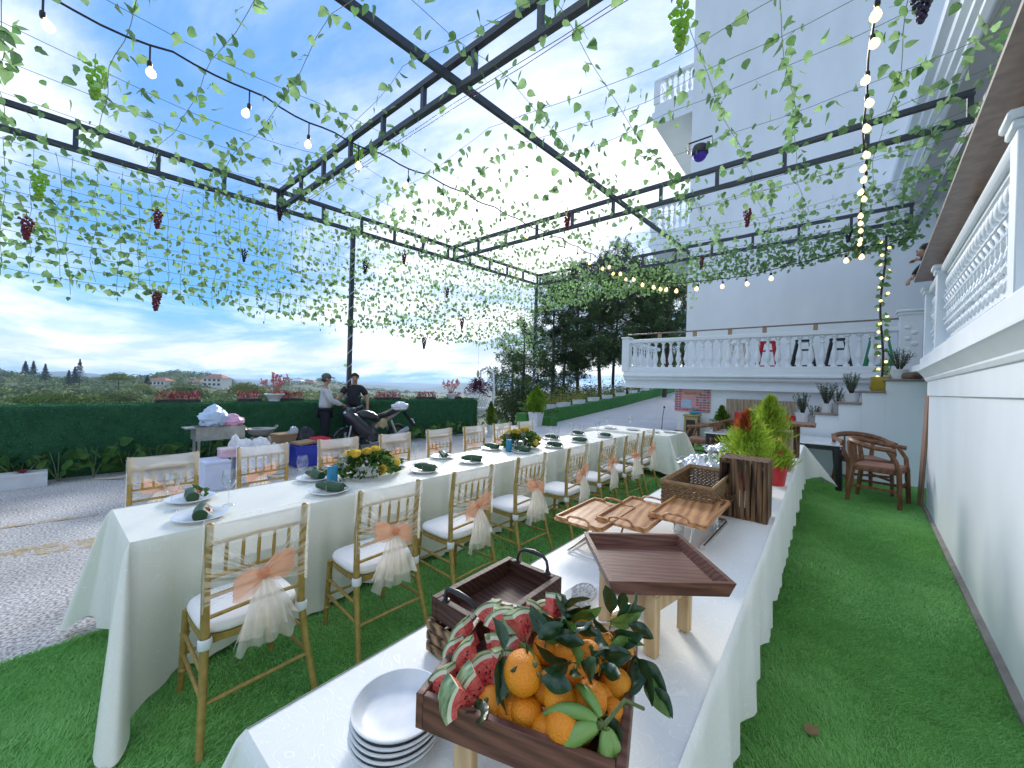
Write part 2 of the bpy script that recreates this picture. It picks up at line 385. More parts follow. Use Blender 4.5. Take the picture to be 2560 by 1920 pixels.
# ---- courtyard pavement (concrete terrace) with a rising driveway at the far side
def pavemat():
    m = mat('worn_concrete', (.42, .39, .36), .85, .2, 1.1, bump=.55, bscale=40, col2=(.66, .62, .575), detail=9)
    N, L = m.node_tree.nodes, m.node_tree.links
    t = [n for n in N if n.bl_idname == 'ShaderNodeTexCoord'][0]
    v = N.new('ShaderNodeTexNoise'); v.inputs['Scale'].default_value = 55; v.inputs['Detail'].default_value = 6; L.new(t.outputs['Object'], v.inputs['Vector'])
    r = N.new('ShaderNodeMapRange'); L.new(v.outputs['Fac'], r.inputs[0]); r.inputs[1].default_value = .38; r.inputs[2].default_value = .6; r.inputs[3].default_value = .45; r.inputs[4].default_value = 1.25
    mx = [n for n in N if n.bl_idname == 'ShaderNodeMix'][0]; sc = N.new('ShaderNodeVectorMath'); sc.operation = 'SCALE'; L.new(mx.outputs['Result'], sc.inputs[0]); L.new(r.outputs[0], sc.inputs['Scale'])
    b = N['Principled BSDF']; L.new(sc.outputs[0], b.inputs['Base Color']); return m
PAVE = pavemat()
m = MB()
def zramp(y): return 0 if y < 14 else .5 * ((y - 14) / 7) if y < 21 else .5 + (y - 21) * .085
ys = [-8, 0, 6, 10, 14, 17.5, 21, 25, 30, 36]
def pg(u, v): y = ys[round(u * (len(ys) - 1))]; return (-9.3 + 15.3 * v, y, zramp(y))
m.grid(pg, len(ys) - 1, 6, flip=True)
m.add([(-9.3, -8, -9.2), (6, -8, -9.2), (6, 36, -9.2), (-9.3, 36, -9.2), (-9.3, -8, 0), (-9.3, 14, 0), (-9.3, 36, zramp(36)), (-9.3, 14, -9.2)], [(0, 4, 5, 7), (7, 5, 6, 3)])
tag(m.build('pavement', PAVE, smooth=0), kind='structure')
DRV = mat('glare_paving', (.50, .48, .46), .8, .15, 2.2, bump=.5, bscale=14, col2=(.66, .63, .61), stretch=(1, 4, 1), detail=8)  # stone paving; the driveway's glare is put into this paler colour
m = MB(); dy = [8.6, 11, 14, 17.5, 21, 25, 30, 36]
m.grid(lambda u, v: (-8.9 + 5.3 * v, dy[round(u * 7)], zramp(dy[round(u * 7)]) + .004), 7, 2, flip=True)
tag(m.build('driveway', DRV, smooth=0), kind='structure')
YEL = mat('yellow_paint', (.60, .44, .20), .8, .3, 30, bump=.4)
def worn(m):
    N, L = m.node_tree.nodes, m.node_tree.links; t = [n for n in N if n.bl_idname == 'ShaderNodeTexCoord'][0]; out = N['Material Output']; src = out.inputs['Surface'].links[0].from_socket
    nz = N.new('ShaderNodeTexNoise'); nz.inputs['Scale'].default_value = 7; nz.inputs['Detail'].default_value = 9; nz.inputs['Roughness'].default_value = .7; L.new(t.outputs['Object'], nz.inputs['Vector'])
    r = N.new('ShaderNodeMapRange'); L.new(nz.outputs['Fac'], r.inputs[0]); r.inputs[1].default_value = .45; r.inputs[2].default_value = .62; r.inputs[4].default_value = .8
    tr = N.new('ShaderNodeBsdfTransparent'); mx = N.new('ShaderNodeMixShader'); L.new(r.outputs[0], mx.inputs[0]); L.new(tr.outputs[0], mx.inputs[1]); L.new(src, mx.inputs[2]); L.new(mx.outputs[0], out.inputs['Surface'])
worn(YEL)
def ragged(pts, z, name):
    m = MB(); out = []
    for (ax, ay), (bx, by) in zip(pts, pts[1:] + pts[:1]):
        for k in range(14):
            t = k / 14; out.append((ax + (bx - ax) * t + random.uniform(-.012, .012), ay + (by - ay) * t + random.uniform(-.012, .012), z))
    m.add(out, [tuple(range(len(out)))]); return tag(m.build(name, YEL, smooth=0), kind='structure')
ragged([(-5.50, -.45), (-5.36, -.2), (-5.22, .12), (-5.12, .42), (-5.20, .5), (-5.42, .38), (-5.53, .12), (-5.56, -.25)], .005, 'painted_line')
ragged([(-6.40, -.4), (-6.32, .1), (-6.2, .62), (-6.26, .66), (-6.40, .2), (-6.47, -.35)], .005, 'painted_line')
# ---- artificial turf carpet
TURFB = mat('turf_backing', (.11, .30, .06), .95, .25, 6, bump=.5, bscale=180)
TX0, TX1, TY0, TY1 = -3.42, 2.2, -3.0, 9.7
m = MB(); e = [(-3.42, -3.0)]
m.add([(-3.44, -3, .006), (6, -3, .006), (6, 7.9, .006), (6, 9.7, .006), (.0, 9.72, .006), (0, 12.2, .006), (-3.3, 12.2, .006), (-3.42, 8, .006), (-3.40, 3, .006)], [tuple(range(9))])
tag(m.build('artificial_turf', TURFB, smooth=0), kind='structure')
def turfmat():
    m = mat('turf_blade', (.23, .55, .14), .6, .35, 3.5, col2=(.33, .66, .21), spec=.3, trans=.22); return m
BLADE = turfmat()
def blades(n, x0, x1, y0, y1, ln, wd, z0=.006, keep=None):
    P = np.stack([rng.uniform(x0, x1, n), rng.uniform(y0, y1, n), np.full(n, z0)], 1)
    if keep is not None: P = P[keep(P)]
    n = len(P); a = rng.uniform(0, 2 * PI, n); d = np.stack([np.cos(a), np.sin(a), np.zeros(n)], 1) * wd
    # pile leans in patches, as brushed carpet does
    fx = np.sin(P[:, 0] * 3.1 + 1.3 * np.sin(P[:, 1] * 2.2)); fy = np.cos(P[:, 1] * 2.7 + np.sin(P[:, 0] * 3.7))
    lean = np.stack([.55 * fx + rng.normal(0, .55, n), .55 * fy + rng.normal(0, .55, n), np.zeros(n)], 1) * ln
    h = ln * rng.uniform(.55, 1.1, n); tip = P + lean; tip[:, 2] += h
    V = np.stack([P - d, P + d, tip], 1).reshape(-1, 3); return V
Vs = [blades(130000, -.32, 1.25, .1, 3.6, .019, .0019, keep=lambda P: P[:, 0] < .62 + .068 * P[:, 1]),
      blades(95000, -.3, 1.3, 3.6, 9.6, .021, .0033, keep=lambda P: P[:, 0] < .62 + .068 * P[:, 1]),
      blades(90000, -2.75, -.9, -.1, 2.4, .019, .0024), blades(60000, -2.75, -.9, 2.4, 7.0, .021, .0036),
      blades(40000, -3.43, -2.7, -.6, 1.0, .019, .0022), blades(25000, -2.2, .2, 6.5, 12.1, .022, .005),
      blades(20000, -3.3, -1, 7, 12.1, .022, .005), blades(9000, -3.45, -3.36, -1, 8, .02, .003), blades(40000, -1.0, -.2, .1, 9.6, .02, .003), blades(30000, -3.4, -2.7, 1, 8, .02, .004)]
V = np.concatenate(Vs); o = link('turf_pile', npmesh('turf_pile', V, np.arange(len(V)).reshape(-1, 3), BLADE)); tag(o, 'short green artificial grass pile of the courtyard carpet', 'turf', kind='stuff')

# ---- green parapet wall on the valley side
TURFW = mat('turf_wall', (.022, .10, .045), .95, .35, 9, bump=.9, bscale=220, col2=(.036, .15, .06))
t = thing('parapet_wall', 'long waist-high wall covered in dark green artificial turf, valley side', 'wall', (-8.95, 0, 0))
m = MB()
prof = [(0, 0), (0, 1.03), (-.03, 1.08), (-.09, 1.09), (-.25, 1.09), (-.30, 1.06), (-.30, 0)]
m.sweep([(a + .15, b) for a, b in prof], (0, -6, 0), (0, 8.9, 0), (1, 0, 0))
# rounded far end
for k in range(8):
    a0, a1 = PI / 2 * k / 8, PI / 2 * (k + 1) / 8
m.box((0, 9.0, .53), (.296, .25, 1.06), bev=.08)
m.build('wall_body', TURFW, t, smooth=30)
n = 60000; P = np.stack([rng.uniform(-.15, .152, n), rng.uniform(-1.2, 9.1, n), rng.uniform(.0, 1.09, n)], 1)
face = rng.random(n) < .8; P[face, 0] = .151; P[~face, 2] = 1.088
d = rng.normal(0, 1, (n, 3)) * .0045; tip = P + rng.normal(0, .012, (n, 3)); tip[face, 0] += .018; tip[~face, 2] += .018; tip[face, 2] -= .006
V = np.stack([P - d, P + d, tip], 1).reshape(-1, 3)
TBL = mat('turf_wall_blade', (.036, .155, .065), .8, .4, 5, col2=(.065, .22, .095), spec=.2)
o = link('pile', npmesh('pile', V, np.arange(len(V)).reshape(-1, 3), TBL), t); o['kind'] = 'stuff'

# ---- low turf wall with planters along the driveway
t = thing('driveway_wall', 'low wall covered in green turf climbing beside the driveway', 'wall', (-9.15, 0, 0))
m = MB()
yy = [13.2, 16, 19, 22, 25, 28, 32]
for a, b in zip(yy, yy[1:]):
    za, zb = zramp(a), zramp(b)
    vs = []
    for (y, z0) in ((a, za), (b, zb)):
        vs += [(.2, y, z0 - .1), (.2, y, z0 + .52), (.17, y, z0 + .56), (-.17, y, z0 + .56), (-.2, y, z0 + .5), (-.2, y, -.5)]
    m.add(vs, [(i, (i + 1) % 6, (i + 1) % 6 + 6, i + 6) for i in range(6)] + [(0, 1, 2, 3, 4, 5), (11, 10, 9, 8, 7, 6)])
TURFL = mat('turf_low_wall', (.035, .15, .028), .95, .3, 7, bump=.9, bscale=160, col2=(.065, .23, .04))
m.build('wall_body', TURFL, t, smooth=30)
t2 = thing('turf_box', 'green turf covered box step in front of the potted conifer', 'box', (-8.45, 12.75, 0)); MB().box((0, 0, .17), (.62, .42, .34), bev=.04).build('box_body', TURFL, t2)
t2 = thing('turf_box', 'green turf covered block left of the potted conifer', 'box', (-9.1, 12.0, 0)); MB().box((0, 0, .24), (.5, .45, .48), bev=.04).build('box_body', TURFL, t2)

# ---- right-hand veranda wall
WA = math.atan2(.31, 4.55)
W0 = Vector((.83, 3.21, 0)); WD = Vector((math.sin(WA), math.cos(WA), 0)); WN = Vector((-math.cos(WA), math.sin(WA), 0))   # WN points to the courtyard
def wp(y, n=0.0, z=0.0):
    s = (y - W0.y) / WD.y; p = W0 + WD * s + WN * n; return Vector((p.x, p.y, z))
YE, YB = 7.95, -2.5
ver = thing('veranda', 'white veranda wall with moulded ledge at the right of the lawn', 'veranda')
m = MB(); m.sweep([(0, 0), (0, 1.60), (.02, 1.605), (.02, 1.80), (.035, 1.805), (.05, 1.835), (.05, 1.85), (.11, 1.93), (.13, 1.945), (.13, 1.965), (.10, 1.97), (.10, 2.12), (.085, 2.14), (-.3, 2.14), (-.3, 0)], wp(YB), wp(YE), WN)
m.build('wall_body', WALLP, ver, smooth=20)
MB().box((2.28, 3.6, 2.06), (2.2, 12.15, .1)).build('floor_slab', WALLP, ver, smooth=0)
MB().sweep([(0, .0), (.035, .0), (.035, .03), (.02, .045), (0, .05)], wp(YB), wp(YE), WN).build('skirting', mat('grey_skirting', (.25, .23, .2), .8, .2, 8), ver)
balu = thing('carved_balustrade', 'white balustrade of carved relief panels under a brown stone handrail', 'balustrade', (0, 0, 0))
posts_y = [7.88, 6.62, 3.3, 0.0]
for y in posts_y:
    mm = MB(); a = .075; rot = Matrix.Rotation(-WA, 3, 'Z')
    mm.box(wp(y, -.01, 2.585), (.16, .15, .89), rot, .006); mm.box(wp(y, -.005, 3.05), (.19, .18, .05), rot, .01); mm.box(wp(y, .0, 3.10), (.22, .21, .05), rot, .012)
    mm.build('pillar', WHITE, balu)
def relief(y0, y1):
    """carved panel between two pillars: backing, bead border, row of shells, scrolls, lower leaf chain"""
    L = y1 - y0; b = MB(); z0, z1 = 2.14, 3.03
    b.sweep([(0, z0), (0, z1), (-.06, z1), (-.06, z0)], wp(y0, -.035), wp(y1, -.035), WN)
    o = b.build('panel', WHITE, balu, smooth=0)
    r = MB()
    def W(s, z, n): p = wp(y0 + s, n, z); return p
    for zz, nn, w in ((z0 + .02, .0, .03), (z1 - .02, .02, .035)):
        r.sweep([(0, zz - .025), (w, zz - .015), (w, zz + .015), (0, zz + .025)], wp(y0, -.035), wp(y1, -.035), WN)
    k = 0; s = .1
    while s < L - .06:                                    # shells hanging in a row below the rail
        rot = Matrix.Rotation(-WA, 3, 'Z') @ Matrix.Rotation(R_(18), 3, 'X')
        r.ball(W(s, z1 - .135, -.02), (.035, .058, .075), 8, 6, rot); s += .135
    s = .05
    while s < L - .05:                                    # basket-weave of ribbed scrolls
        for q in range(2):
            path = []
            for i in range(9):
                t = i / 8; zz = z1 - .23 - t * .38
                ss = s + .16 * math.sin(t * PI * 1.0 + (PI if q else 0) * .5) * (1 if q else -1) * .8 + t * .06
                path.append(W(min(L - .03, max(.03, ss)), zz, -.015 + .018 * math.cos(t * 12 + q * PI)))
            r.tube(path, [.014 + .006 * math.cos(i * 2.6) for i in range(9)], 6)
        for kx in range(3):
            r.tube([W(min(L - .03, s + .02 + .1 * kx), z1 - .27 - .13 * kx, .0), W(min(L - .03, s + .1 + .1 * kx * .6), z1 - .30 - .13 * kx, .012)], .011, 6)
        s += .15
    s = .06
    while s < L - .05:                                    # leaf-and-flower chain at the foot
        rot = Matrix.Rotation(-WA, 3, 'Z') @ Matrix.Rotation(R_(25) * (1 if k % 2 else -1), 3, 'X')
        r.ball(W(s, z0 + .20 + .02 * (k % 2), -.03), (.03, .05, .03), 8, 5, rot)
        r.ball(W(s + .03, z0 + .105, -.03), (.025, .022, .022), 7, 5)
        if k % 3 == 0: r.ball(W(s, z0 + .29, -.03), (.025, .045, .028), 7, 5, rot)
        k += 1; s += .082
    r.build('relief', WHITE, o, smooth=60)
for a, b in zip(posts_y, posts_y[1:]): relief(b + .075, a - .075)
MB().sweep([(.03, 3.03), (.045, 3.05), (.045, 3.09), (.02, 3.105), (-.12, 3.105), (-.12, 3.03)], wp(YB), wp(7.95), WN).build('top_rail', WHITE, balu)
for y in (7.88, 6.62, 5.2, 3.9):
    MB().box(wp(y - .3 if y < 6 else y, -.03, 3.172), (.07, .09, .130), Matrix.Rotation(-WA, 3, 'Z')).build('wood_block', woodmat('pale_wood_block', (.35, .2, .12), (.45, .3, .2)) if 'pale_wood_block' not in MATS else MATS['pale_wood_block'], balu)
MB().sweep([(.18, 3.24), (.18, 3.27), (-.16, 3.27), (-.16, 3.24)], wp(YB), wp(7.98), WN).build('handrail', BROWNSTONE, balu)

# ---- eaves slab of the house above the veranda
m = MB(); m.sweep([(0, 6.85), (0, 7.0), (-.05, 7.0), (-.05, 7.12), (-.14, 7.12), (-.14, 7.3), (-.22, 7.34), (-.22, 7.6), (4.5, 7.6), (4.5, 6.85)], (1.66, -3, 0), (1.66, 14.97, 0), (1, 0, 0))
eav = m.build('eaves_slab', SHADEP, smooth=0); tag(eav, 'white eaves slab of the house above the veranda, its shade painted in grey, upper right corner', 'eaves')
m = MB()
m.sweep([(-.03, 6.84), (-.10, 6.90), (-.10, 6.98), (-.17, 7.03), (-.17, 7.13), (-.25, 7.2), (-.25, 7.35), (-.36, 7.42), (-.36, 7.62), (-.003, 7.62), (-.003, 6.84)], (1.66, -3, 0), (1.66, 14.96, 0), (1, 0, 0))
m.build('cornice', WHITE, eav, smooth=20)
MB().sweep([(0, 2.2), (0, 6.84), (.2, 6.84), (.2, 2.2)], (3.4, -3, 0), (3.4, 14.9, 0), (1, 0, 0)).build('house_wall', WALLP, eav, smooth=0)

# ---- tall plain house wall behind the terrace with two side balconies
bld = thing('tall_house', 'tall plain white house wall behind the terrace with side balconies', 'building', (0, 15, 0))
MB().box((1.1, 4, 10), (10.2, 8, 20)).build('wall_body', WALLP, bld, smooth=0)
PROF_BAL = [(.0, 0), (.048, 0), (.048, .05), (.03, .06), (.022, .085), (.05, .17), (.058, .24), (.04, .36), (.024, .47), (.022, .56), (.034, .575), (.034, .60), (.022, .615), (.028, .68), (.048, .70), (.048, .75), (0, .75)]
BALM = MB().lathe(PROF_BAL, 12).mesh('baluster', WHITE, 35)
def balcony(zs, zr, nm):
    # side balcony: slab from x=-5.45 to the house corner, front flush with the house wall
    b = MB(); b.sweep([(0, 0), (0, .22), (-.12, .3), (-.12, .52), (-.02, .56), (-.02, .8), (1.42, .8), (1.42, 0)], (-5.38, .012, zs), (-5.38, 6.5, zs), (1, 0, 0))
    sl = b.build('balcony', WHITE, bld, smooth=20)
    b = MB(); b.box((-4.71, .10, zr - .06), (1.44, .2, .12), bev=.015); b.box((-5.33, .12, (zs + .8 + zr) / 2), (.24, .22, zr - zs - .8 - .1), bev=.01); b.box((-5.33, 3.3, zr - .06), (.2, 6.2, .12), bev=.01)
    b.build('rail', WHITE, sl)
    hs = (zr - .12 - zs - .8)
    for k in range(5): link('baluster', BALM, sl, (-4.98 + .21 * k, .11, zs + .80), None).scale = (1.35, 1.35, hs / .75)
    for k in range(14): link('baluster', BALM, sl, (-5.33, .6 + .4 * k, zs + .80), None).scale = (1.35, 1.35, hs / .75)
balcony(11.85, 13.65, 'upper'); balcony(6.85, 8.75, 'lower')

# ---- terrace with white balusters over the lower wall
ter = thing('terrace', 'raised white terrace block with moulded edge beside the stairs', 'terrace', (0, 12, 0))
m = MB(); m.box((1.3, 1.6, .8), (9.4, 3.0, 1.598)); m.build('lower_wall', WALLP, ter, smooth=0)
PT = [(.0, 1.60), (.06, 1.60), (.06, 1.66), (.0, 1.67), (.0, 1.83), (.10, 1.84), (.13, 1.88), (.13, 1.91), (.20, 1.96), (.20, 2.0), (.16, 2.01), (.16, 2.1), (-3, 2.1), (-3, 1.60)]
MB().sweep([(a, b) for a, b in PT], (-5.02, 0, 0), (6, 0, 0), (0, -1, 0)).build('floor_slab', WHITE, ter, smooth=20)
trl = thing('terrace_balustrade', 'white turned balustrade along the terrace with brown tube handrail', 'balustrade', (0, 12, 0))
MB().box((-1.8, -.03, 2.17), (6.3, .2, .14), bev=.01).build('bottom_rail', WHITE, trl)
MB().box((-1.8, -.03, 3.06), (6.3, .2, .12), bev=.02).build('top_rail', WHITE, trl)
MB().box((-4.95, 1.47, 3.06), (.18, 2.8, .12), bev=.02).build('side_rail', WHITE, trl); MB().box((-4.95, 1.47, 2.17), (.18, 2.8, .14), bev=.01).build('side_rail', WHITE, trl)
for x in (-4.98,): MB().box((x, -.03, 2.63), (.24, .24, 1.05), bev=.012).box((x, -.03, 3.18), (.29, .29, .05), bev=.012).build('pillar', WHITE, trl)
p = MB().box((1.42, -.05, 2.75), (.36, .3, 1.3), bev=.012).box((1.42, -.05, 3.43), (.46, .4, .06), bev=.015).box((1.42, -.05, 3.37), (.4, .35, .06), bev=.01)
for k in range(7): p.ball((1.42 + (.05 if k % 2 else -.05), -.205, 2.35 + .12 * k), (.06, .018, .05), 8, 5)
p.build('pillar', WHITE, trl)
x = -4.72
while x < 1.2:
    link('baluster', BALM, trl, (x, -.03, 2.24)).scale = (1.3, 1.3, 1.02); x += .222
for k in range(11): link('baluster', BALM, trl, (-4.95, .25 + .235 * k, 2.24)).scale = (1.05, 1.05, 1.02)
TUBEB = mat('brown_metal', (.14, .09, .06), .4, .15, 8)
zr = lambda x: 3.30 + .0 * x
MB().bar((-4.95, -.03, 3.29), (1.25, -.03, 3.29), .06, .035, bev=.012).build('handrail', BROWNSTONE, trl)
for x in (-3.95, -2.95, -2.05, -1.25, -.2): MB().box((x, -.03, 3.195), (.09, .09, .15)).build('wood_block', MATS['pale_wood_block'], trl)
# ---- stairs up to the terrace
st = thing('staircase', 'white masonry stairs rising to the terrace, pots on its steps', 'staircase', (0, 9.7, 0))
TREAD = mat('stair_tread', (.30, .22, .18), .5, .2, 10)
lev = [(.87, 1.89), (.55, 1.67), (.22, 1.44), (-.13, 1.21), (-.45, .98), (-.78, .75), (-1.1, .5), (-1.4, .25)]
xe = 3.0
for i, (x, z) in enumerate(lev):
    x1 = xe if i == 0 else lev[i - 1][0]
    MB().box(((x + x1) / 2, 1.1, z / 2 - .02), (x1 - x - .001, 2.2, z - .04)).build('step', WALLP, st, smooth=0)
    MB().box(((x + x1) / 2 - .02, 1.08, z - .018), (x1 - x + .035, 2.26, .034), bev=.006).build('tread', TREAD, st)
# brown board standing at the wall's end
o = MB().box((0, 0, .81), (.03, .24, 1.62), Matrix.Rotation(R_(2), 3, 'Y'), .004).build('plywood_board', mat('plywood', (.34, .19, .12), .6, .15, 5, stretch=(8, 8, .6)), loc=(1.14, 8.1, .01)); tag(o, 'tall brown board standing on edge at the end of the veranda wall', 'board')
# ================================================================== PERGOLA
ORDS = 'first second third fourth fifth sixth seventh eighth ninth tenth eleventh twelfth thirteenth fourteenth fifteenth sixteenth seventeenth eighteenth nineteenth twentieth twenty-first twenty-second twenty-third twenty-fourth'.split()
def zb(y): return 5.05 + .049 * (y - 3.05)
def truss(p0, p1, step, name, label):
    """ladder beam: two chords and upright rungs"""
    p0, p1 = Vector(p0), Vector(p1); t = thing(name, label, 'beam', p0, group='ladder beams of the pergola'); d = p1 - p0; L = d.length; up = Vector((0, 0, .36))
    MB().bar((0, 0, 0), d, .07, .075).build('bottom_chord', STEEL, t, smooth=0)
    MB().bar(up, d + up, .07, .075).build('top_chord', STEEL, t, smooth=0)
    n = max(2, int(L / step)); me = MB().box((0, 0, .18), (.058, .058, .282)).mesh('rung', STEEL, 0)
    for k in range(n + 1):
        link('rung', me, t, d * (.004 + .992 * k / n))
    return t
truss((-8.75, -1.6, zb(-1.6)), (-8.75, 12.2, zb(12.2)), .88, 'ladder_beam', 'black ladder beam along the valley side of the pergola')
truss((-8.70, 3.05, zb(3.05) + .002), (1.46, 3.05, zb(3.05)), .9, 'ladder_beam', 'black ladder beam crossing overhead nearest the camera')
truss((-8.70, 7.74, zb(7.74) + .002), (1.46, 7.74, zb(7.74)), .95, 'ladder_beam', 'black ladder beam crossing the middle of the pergola')
truss((-8.70, 12.2, zb(12.2) + .002), (1.46, 12.2, zb(12.2)), 1.0, 'ladder_beam', 'black ladder beam at the far end of the pergola')
o = MB().bar((-3.70, -2, zb(-2) + .17), (-3.22, 12.17, zb(12.2) + .17), .055, .09).build('roof_purlin', STEEL, smooth=0); tag(o, 'single black steel beam running lengthwise through the pergola roof', 'beam')
GUT = mat('grey_gutter', (.30, .30, .36), .4, .1, 6)
o = MB().bar((1.56, -2, zb(-2) + .1), (1.56, 13.5, zb(13.5) + .1), .12, .2).build('edge_beam', GUT, smooth=0); tag(o, 'grey metal edge beam of the pergola along the house', 'beam')
LEAFW = leafmat('pale_leaf', (.55, .60, .42), .4, .5, .15, 10)
for y, lab in ((4.65, 'black pergola post rising behind the two men'), (12.15, 'black pergola post with trailing vine above the potted conifer')):
    t = thing('pergola_post', lab, 'post', (-8.78, y, 0)); MB().box((0, 0, zb(y) / 2 - .02), (.085, .085, zb(y) - .04)).build('shaft', STEEL, t, smooth=0)
    pts = [Vector((.055 * math.cos(a), .055 * math.sin(a), .9 + a * .055)) for a in np.linspace(0, 74, 300)]
    MB().tube(pts, .008, 4).build('white_ribbon', WHITE, t)
# ------------------------------------------------------------------ ivy leaves
def leaf_mesh(kind, size):
    if kind == 0: out = [(0, 0), (.30, -.10), (.50, .12), (.44, .42), (.22, .72), (0, 1.0)]         # heart-shaped
    elif kind == 1: out = [(0, .02), (.26, -.08), (.56, .16), (.36, .36), (.34, .62), (0, 1.02)]     # ivy-lobed
    else: out = [(0, 0), (.20, .02), (.36, .22), (.36, .48), (.20, .78), (0, 1.08)]                  # slender
    n = len(out); vs = []; fs = []
    for i, (x, y) in enumerate(out):
        vs.append((0, y * size, .06 * size * math.sin(y * 2.2)))
    for sgn in (1, -1):
        o = len(vs)
        for (x, y) in out: vs.append((sgn * x * size, y * size, (.16 * x + .05 * math.sin(y * 3)) * size))
        for i in range(n - 1):
            q = (i, o + i, o + i + 1, i + 1); fs.append(q if sgn > 0 else q[::-1])
    return vs, fs
LEAVES = []; LARR = []
for k, (kind, sz) in enumerate([(0, .10), (1, .108), (2, .096), (0, .08), (1, .092), (0, .115)]):
    v, f = leaf_mesh(kind, sz); a = MB().add(v, f)
    LEAVES.append(a.mesh('leaf', IVY if k % 3 else IVYD, 180)); LARR.append((np.array(v), np.array(f)))
def leaf_mat4(p, tip, spin, s):
    y = Vector(tip).normalized(); x = Vector((math.cos(spin), math.sin(spin), .3)).cross(y)
    if x.length < .01: x = Vector((1, 0, 0))
    x.normalize(); z = x.cross(y); M_ = Matrix((x, y, z)).transposed().to_4x4(); M_ = M_ @ Matrix.Scale(s, 4); M_.translation = p; return M_
NLEAF = [0, 0]
def strand(name, label, group, path, spacing, lat=.07, size=1.0, cut=8.6, hang=.75, stem=.0032, clump=.0, drop=0):
    path = [Vector(p) for p in path]; t = thing(name, label, 'garland', path[0], group=group); o0 = path[0]
    MB().tube([p - o0 for p in path], stem, 4, cap=False).build('stem', VINE, t, smooth=0)
    far_v, far_f, far_n = [], [], 0; gap = spacing * random.random()
    for a, b in zip(path, path[1:]):
        L = (b - a).length; d = (b - a) / max(L, 1e-6)
        while gap < L:
            n_here = 1 if random.random() > clump else random.choice((2, 3, 4))
            for _ in range(n_here):
                off = Vector((random.gauss(0, lat), random.gauss(0, lat), random.gauss(-.02, lat)))
                p = a + d * gap + off; tip = Vector((random.gauss(0, .7), random.gauss(0, .7), random.gauss(-hang, .45))); s = size * random.uniform(.72, 1.15)
                M_ = leaf_mat4(p - o0, tip, random.uniform(0, 6.28), s); k = random.randrange(6)
                if depth(p) < cut and depth(p) > -1:
                    ob = bpy.data.objects.new('leaf', LEAVES[k]); COL.objects.link(ob); ob.parent = t; ob.matrix_basis = M_; NLEAF[0] += 1
                else:
                    v, f = LARR[k]; mv = np.array(M_); far_v.append(v @ mv[:3, :3].T + mv[:3, 3]); far_f.append(f + far_n); far_n += len(v); NLEAF[1] += 1
            gap += spacing * random.uniform(.4, 1.7)
        gap -= L
    if far_v:
        ob = link('foliage', npmesh('foliage', np.concatenate(far_v), np.concatenate(far_f), IVY, True), t); ob['kind'] = 'stuff'
    return t
def sagpath(p0, p1, knots, sag, n=36, wob=.025):
    p0, p1 = Vector(p0), Vector(p1); out = []; ph = random.uniform(0, 6)
    for i in range(n + 1):
        t = i / n; p = p0.lerp(p1, t)
        for a, b in zip(knots, knots[1:]):
            if a <= t <= b: q = (t - a) / (b - a); p.z -= sag * 4 * q * (1 - q)
        q = (p1 - p0).normalized(); side = Vector((-q.y, q.x, 0))
        p += side * (wob * math.sin(t * 23 + ph) + wob * .6 * math.sin(t * 51 + 2 * ph)); p.z += wob * .4 * math.sin(t * 37 + ph); out.append(p)
    return out
ky = [0, (3.05 + 1.0) / 13.2, (7.74 + 1.0) / 13.2, 1]
for i, x in enumerate([-8.15, -7.35, -6.55, -5.75, -4.75, -2.7, -1.85, -1.05, -.3, .45, 1.15]):
    strand('ivy_garland', 'lengthwise ivy garland of the pergola roof, %s from the valley side' % ORDS[i], 'garlands strung lengthwise in the roof',
           sagpath((x, -1.0, zb(-1) - .06), (x + random.uniform(-.2, .2), 12.2, zb(12.2) - .06), ky, random.uniform(.08, .26), 44), .12, .07, clump=.2, cut=6.5)
y = -.35; i = 0
while y < 12.0:
    z = zb(y) - .02
    strand('ivy_garland', 'crosswise ivy garland of the pergola roof, %s from the camera' % ORDS[i], 'garlands strung crosswise in the roof',
           sagpath((-8.7, y, z), (1.5, y + random.uniform(-.25, .25), z), [0, .5, 1], random.uniform(.05, .3), 36), .135, .07, clump=.2, cut=6.5)
    y += random.uniform(.55, .75); i += 1
# hanging leaf curtain on the valley side
nz_ = 10
for k in range(nz_):
    t = k / (nz_ - 1)
    z0, z1 = zb(-1) - .1 - (zb(-1) - .1 - 3.05) * t ** .9, zb(12.2) - .1 - (zb(12.2) - .1 - 2.97) * t ** .9
    strand('ivy_curtain_strand', 'lowest ivy strand edging the hanging leaf curtain on the valley side' if k == nz_ - 1 else 'level ivy strand of the valley-side leaf curtain, %s from the top' % ORDS[k], 'strands of the valley-side leaf curtain',
           sagpath((-8.82, -1.2, z0), (-8.82, 12.2, z1), [0, .25, .5, .75, 1], .06, 50, .03), .05 if k < nz_ - 1 else .042, .085, .95, hang=.6, cut=5.9, clump=.1)
me_v = []
t = thing('curtain_strings', 'thin vertical strings with sparse leaves joining the valley-side curtain strands', 'garland', (-8.82, 0, 0))
mb = MB()
for k in range(62):
    y = -1 + .215 * k + random.uniform(-.06, .06); zz = 3.0 - random.choice((0, 0, 0, .12, .25)); mb.tube([(random.uniform(-.02, .02), y + random.uniform(-.04, .04), z) for z in np.linspace(zb(y) - .1, zz, 7)], .0028, 4, cap=False)
    for z in np.arange(zz, zb(y) - .2, .36):
        p = Vector((random.gauss(0, .03), y + random.gauss(0, .04), z + random.uniform(-.1, .1)))
        ob = bpy.data.objects.new('leaf', LEAVES[2 if k % 2 else 3]); COL.objects.link(ob); ob.parent = t; ob.matrix_basis = leaf_mat4(p, (random.gauss(0, .3), random.gauss(0, .3), -1), random.uniform(0, 6), random.uniform(.6, .9))
mb.build('string', VINE, t, smooth=0)
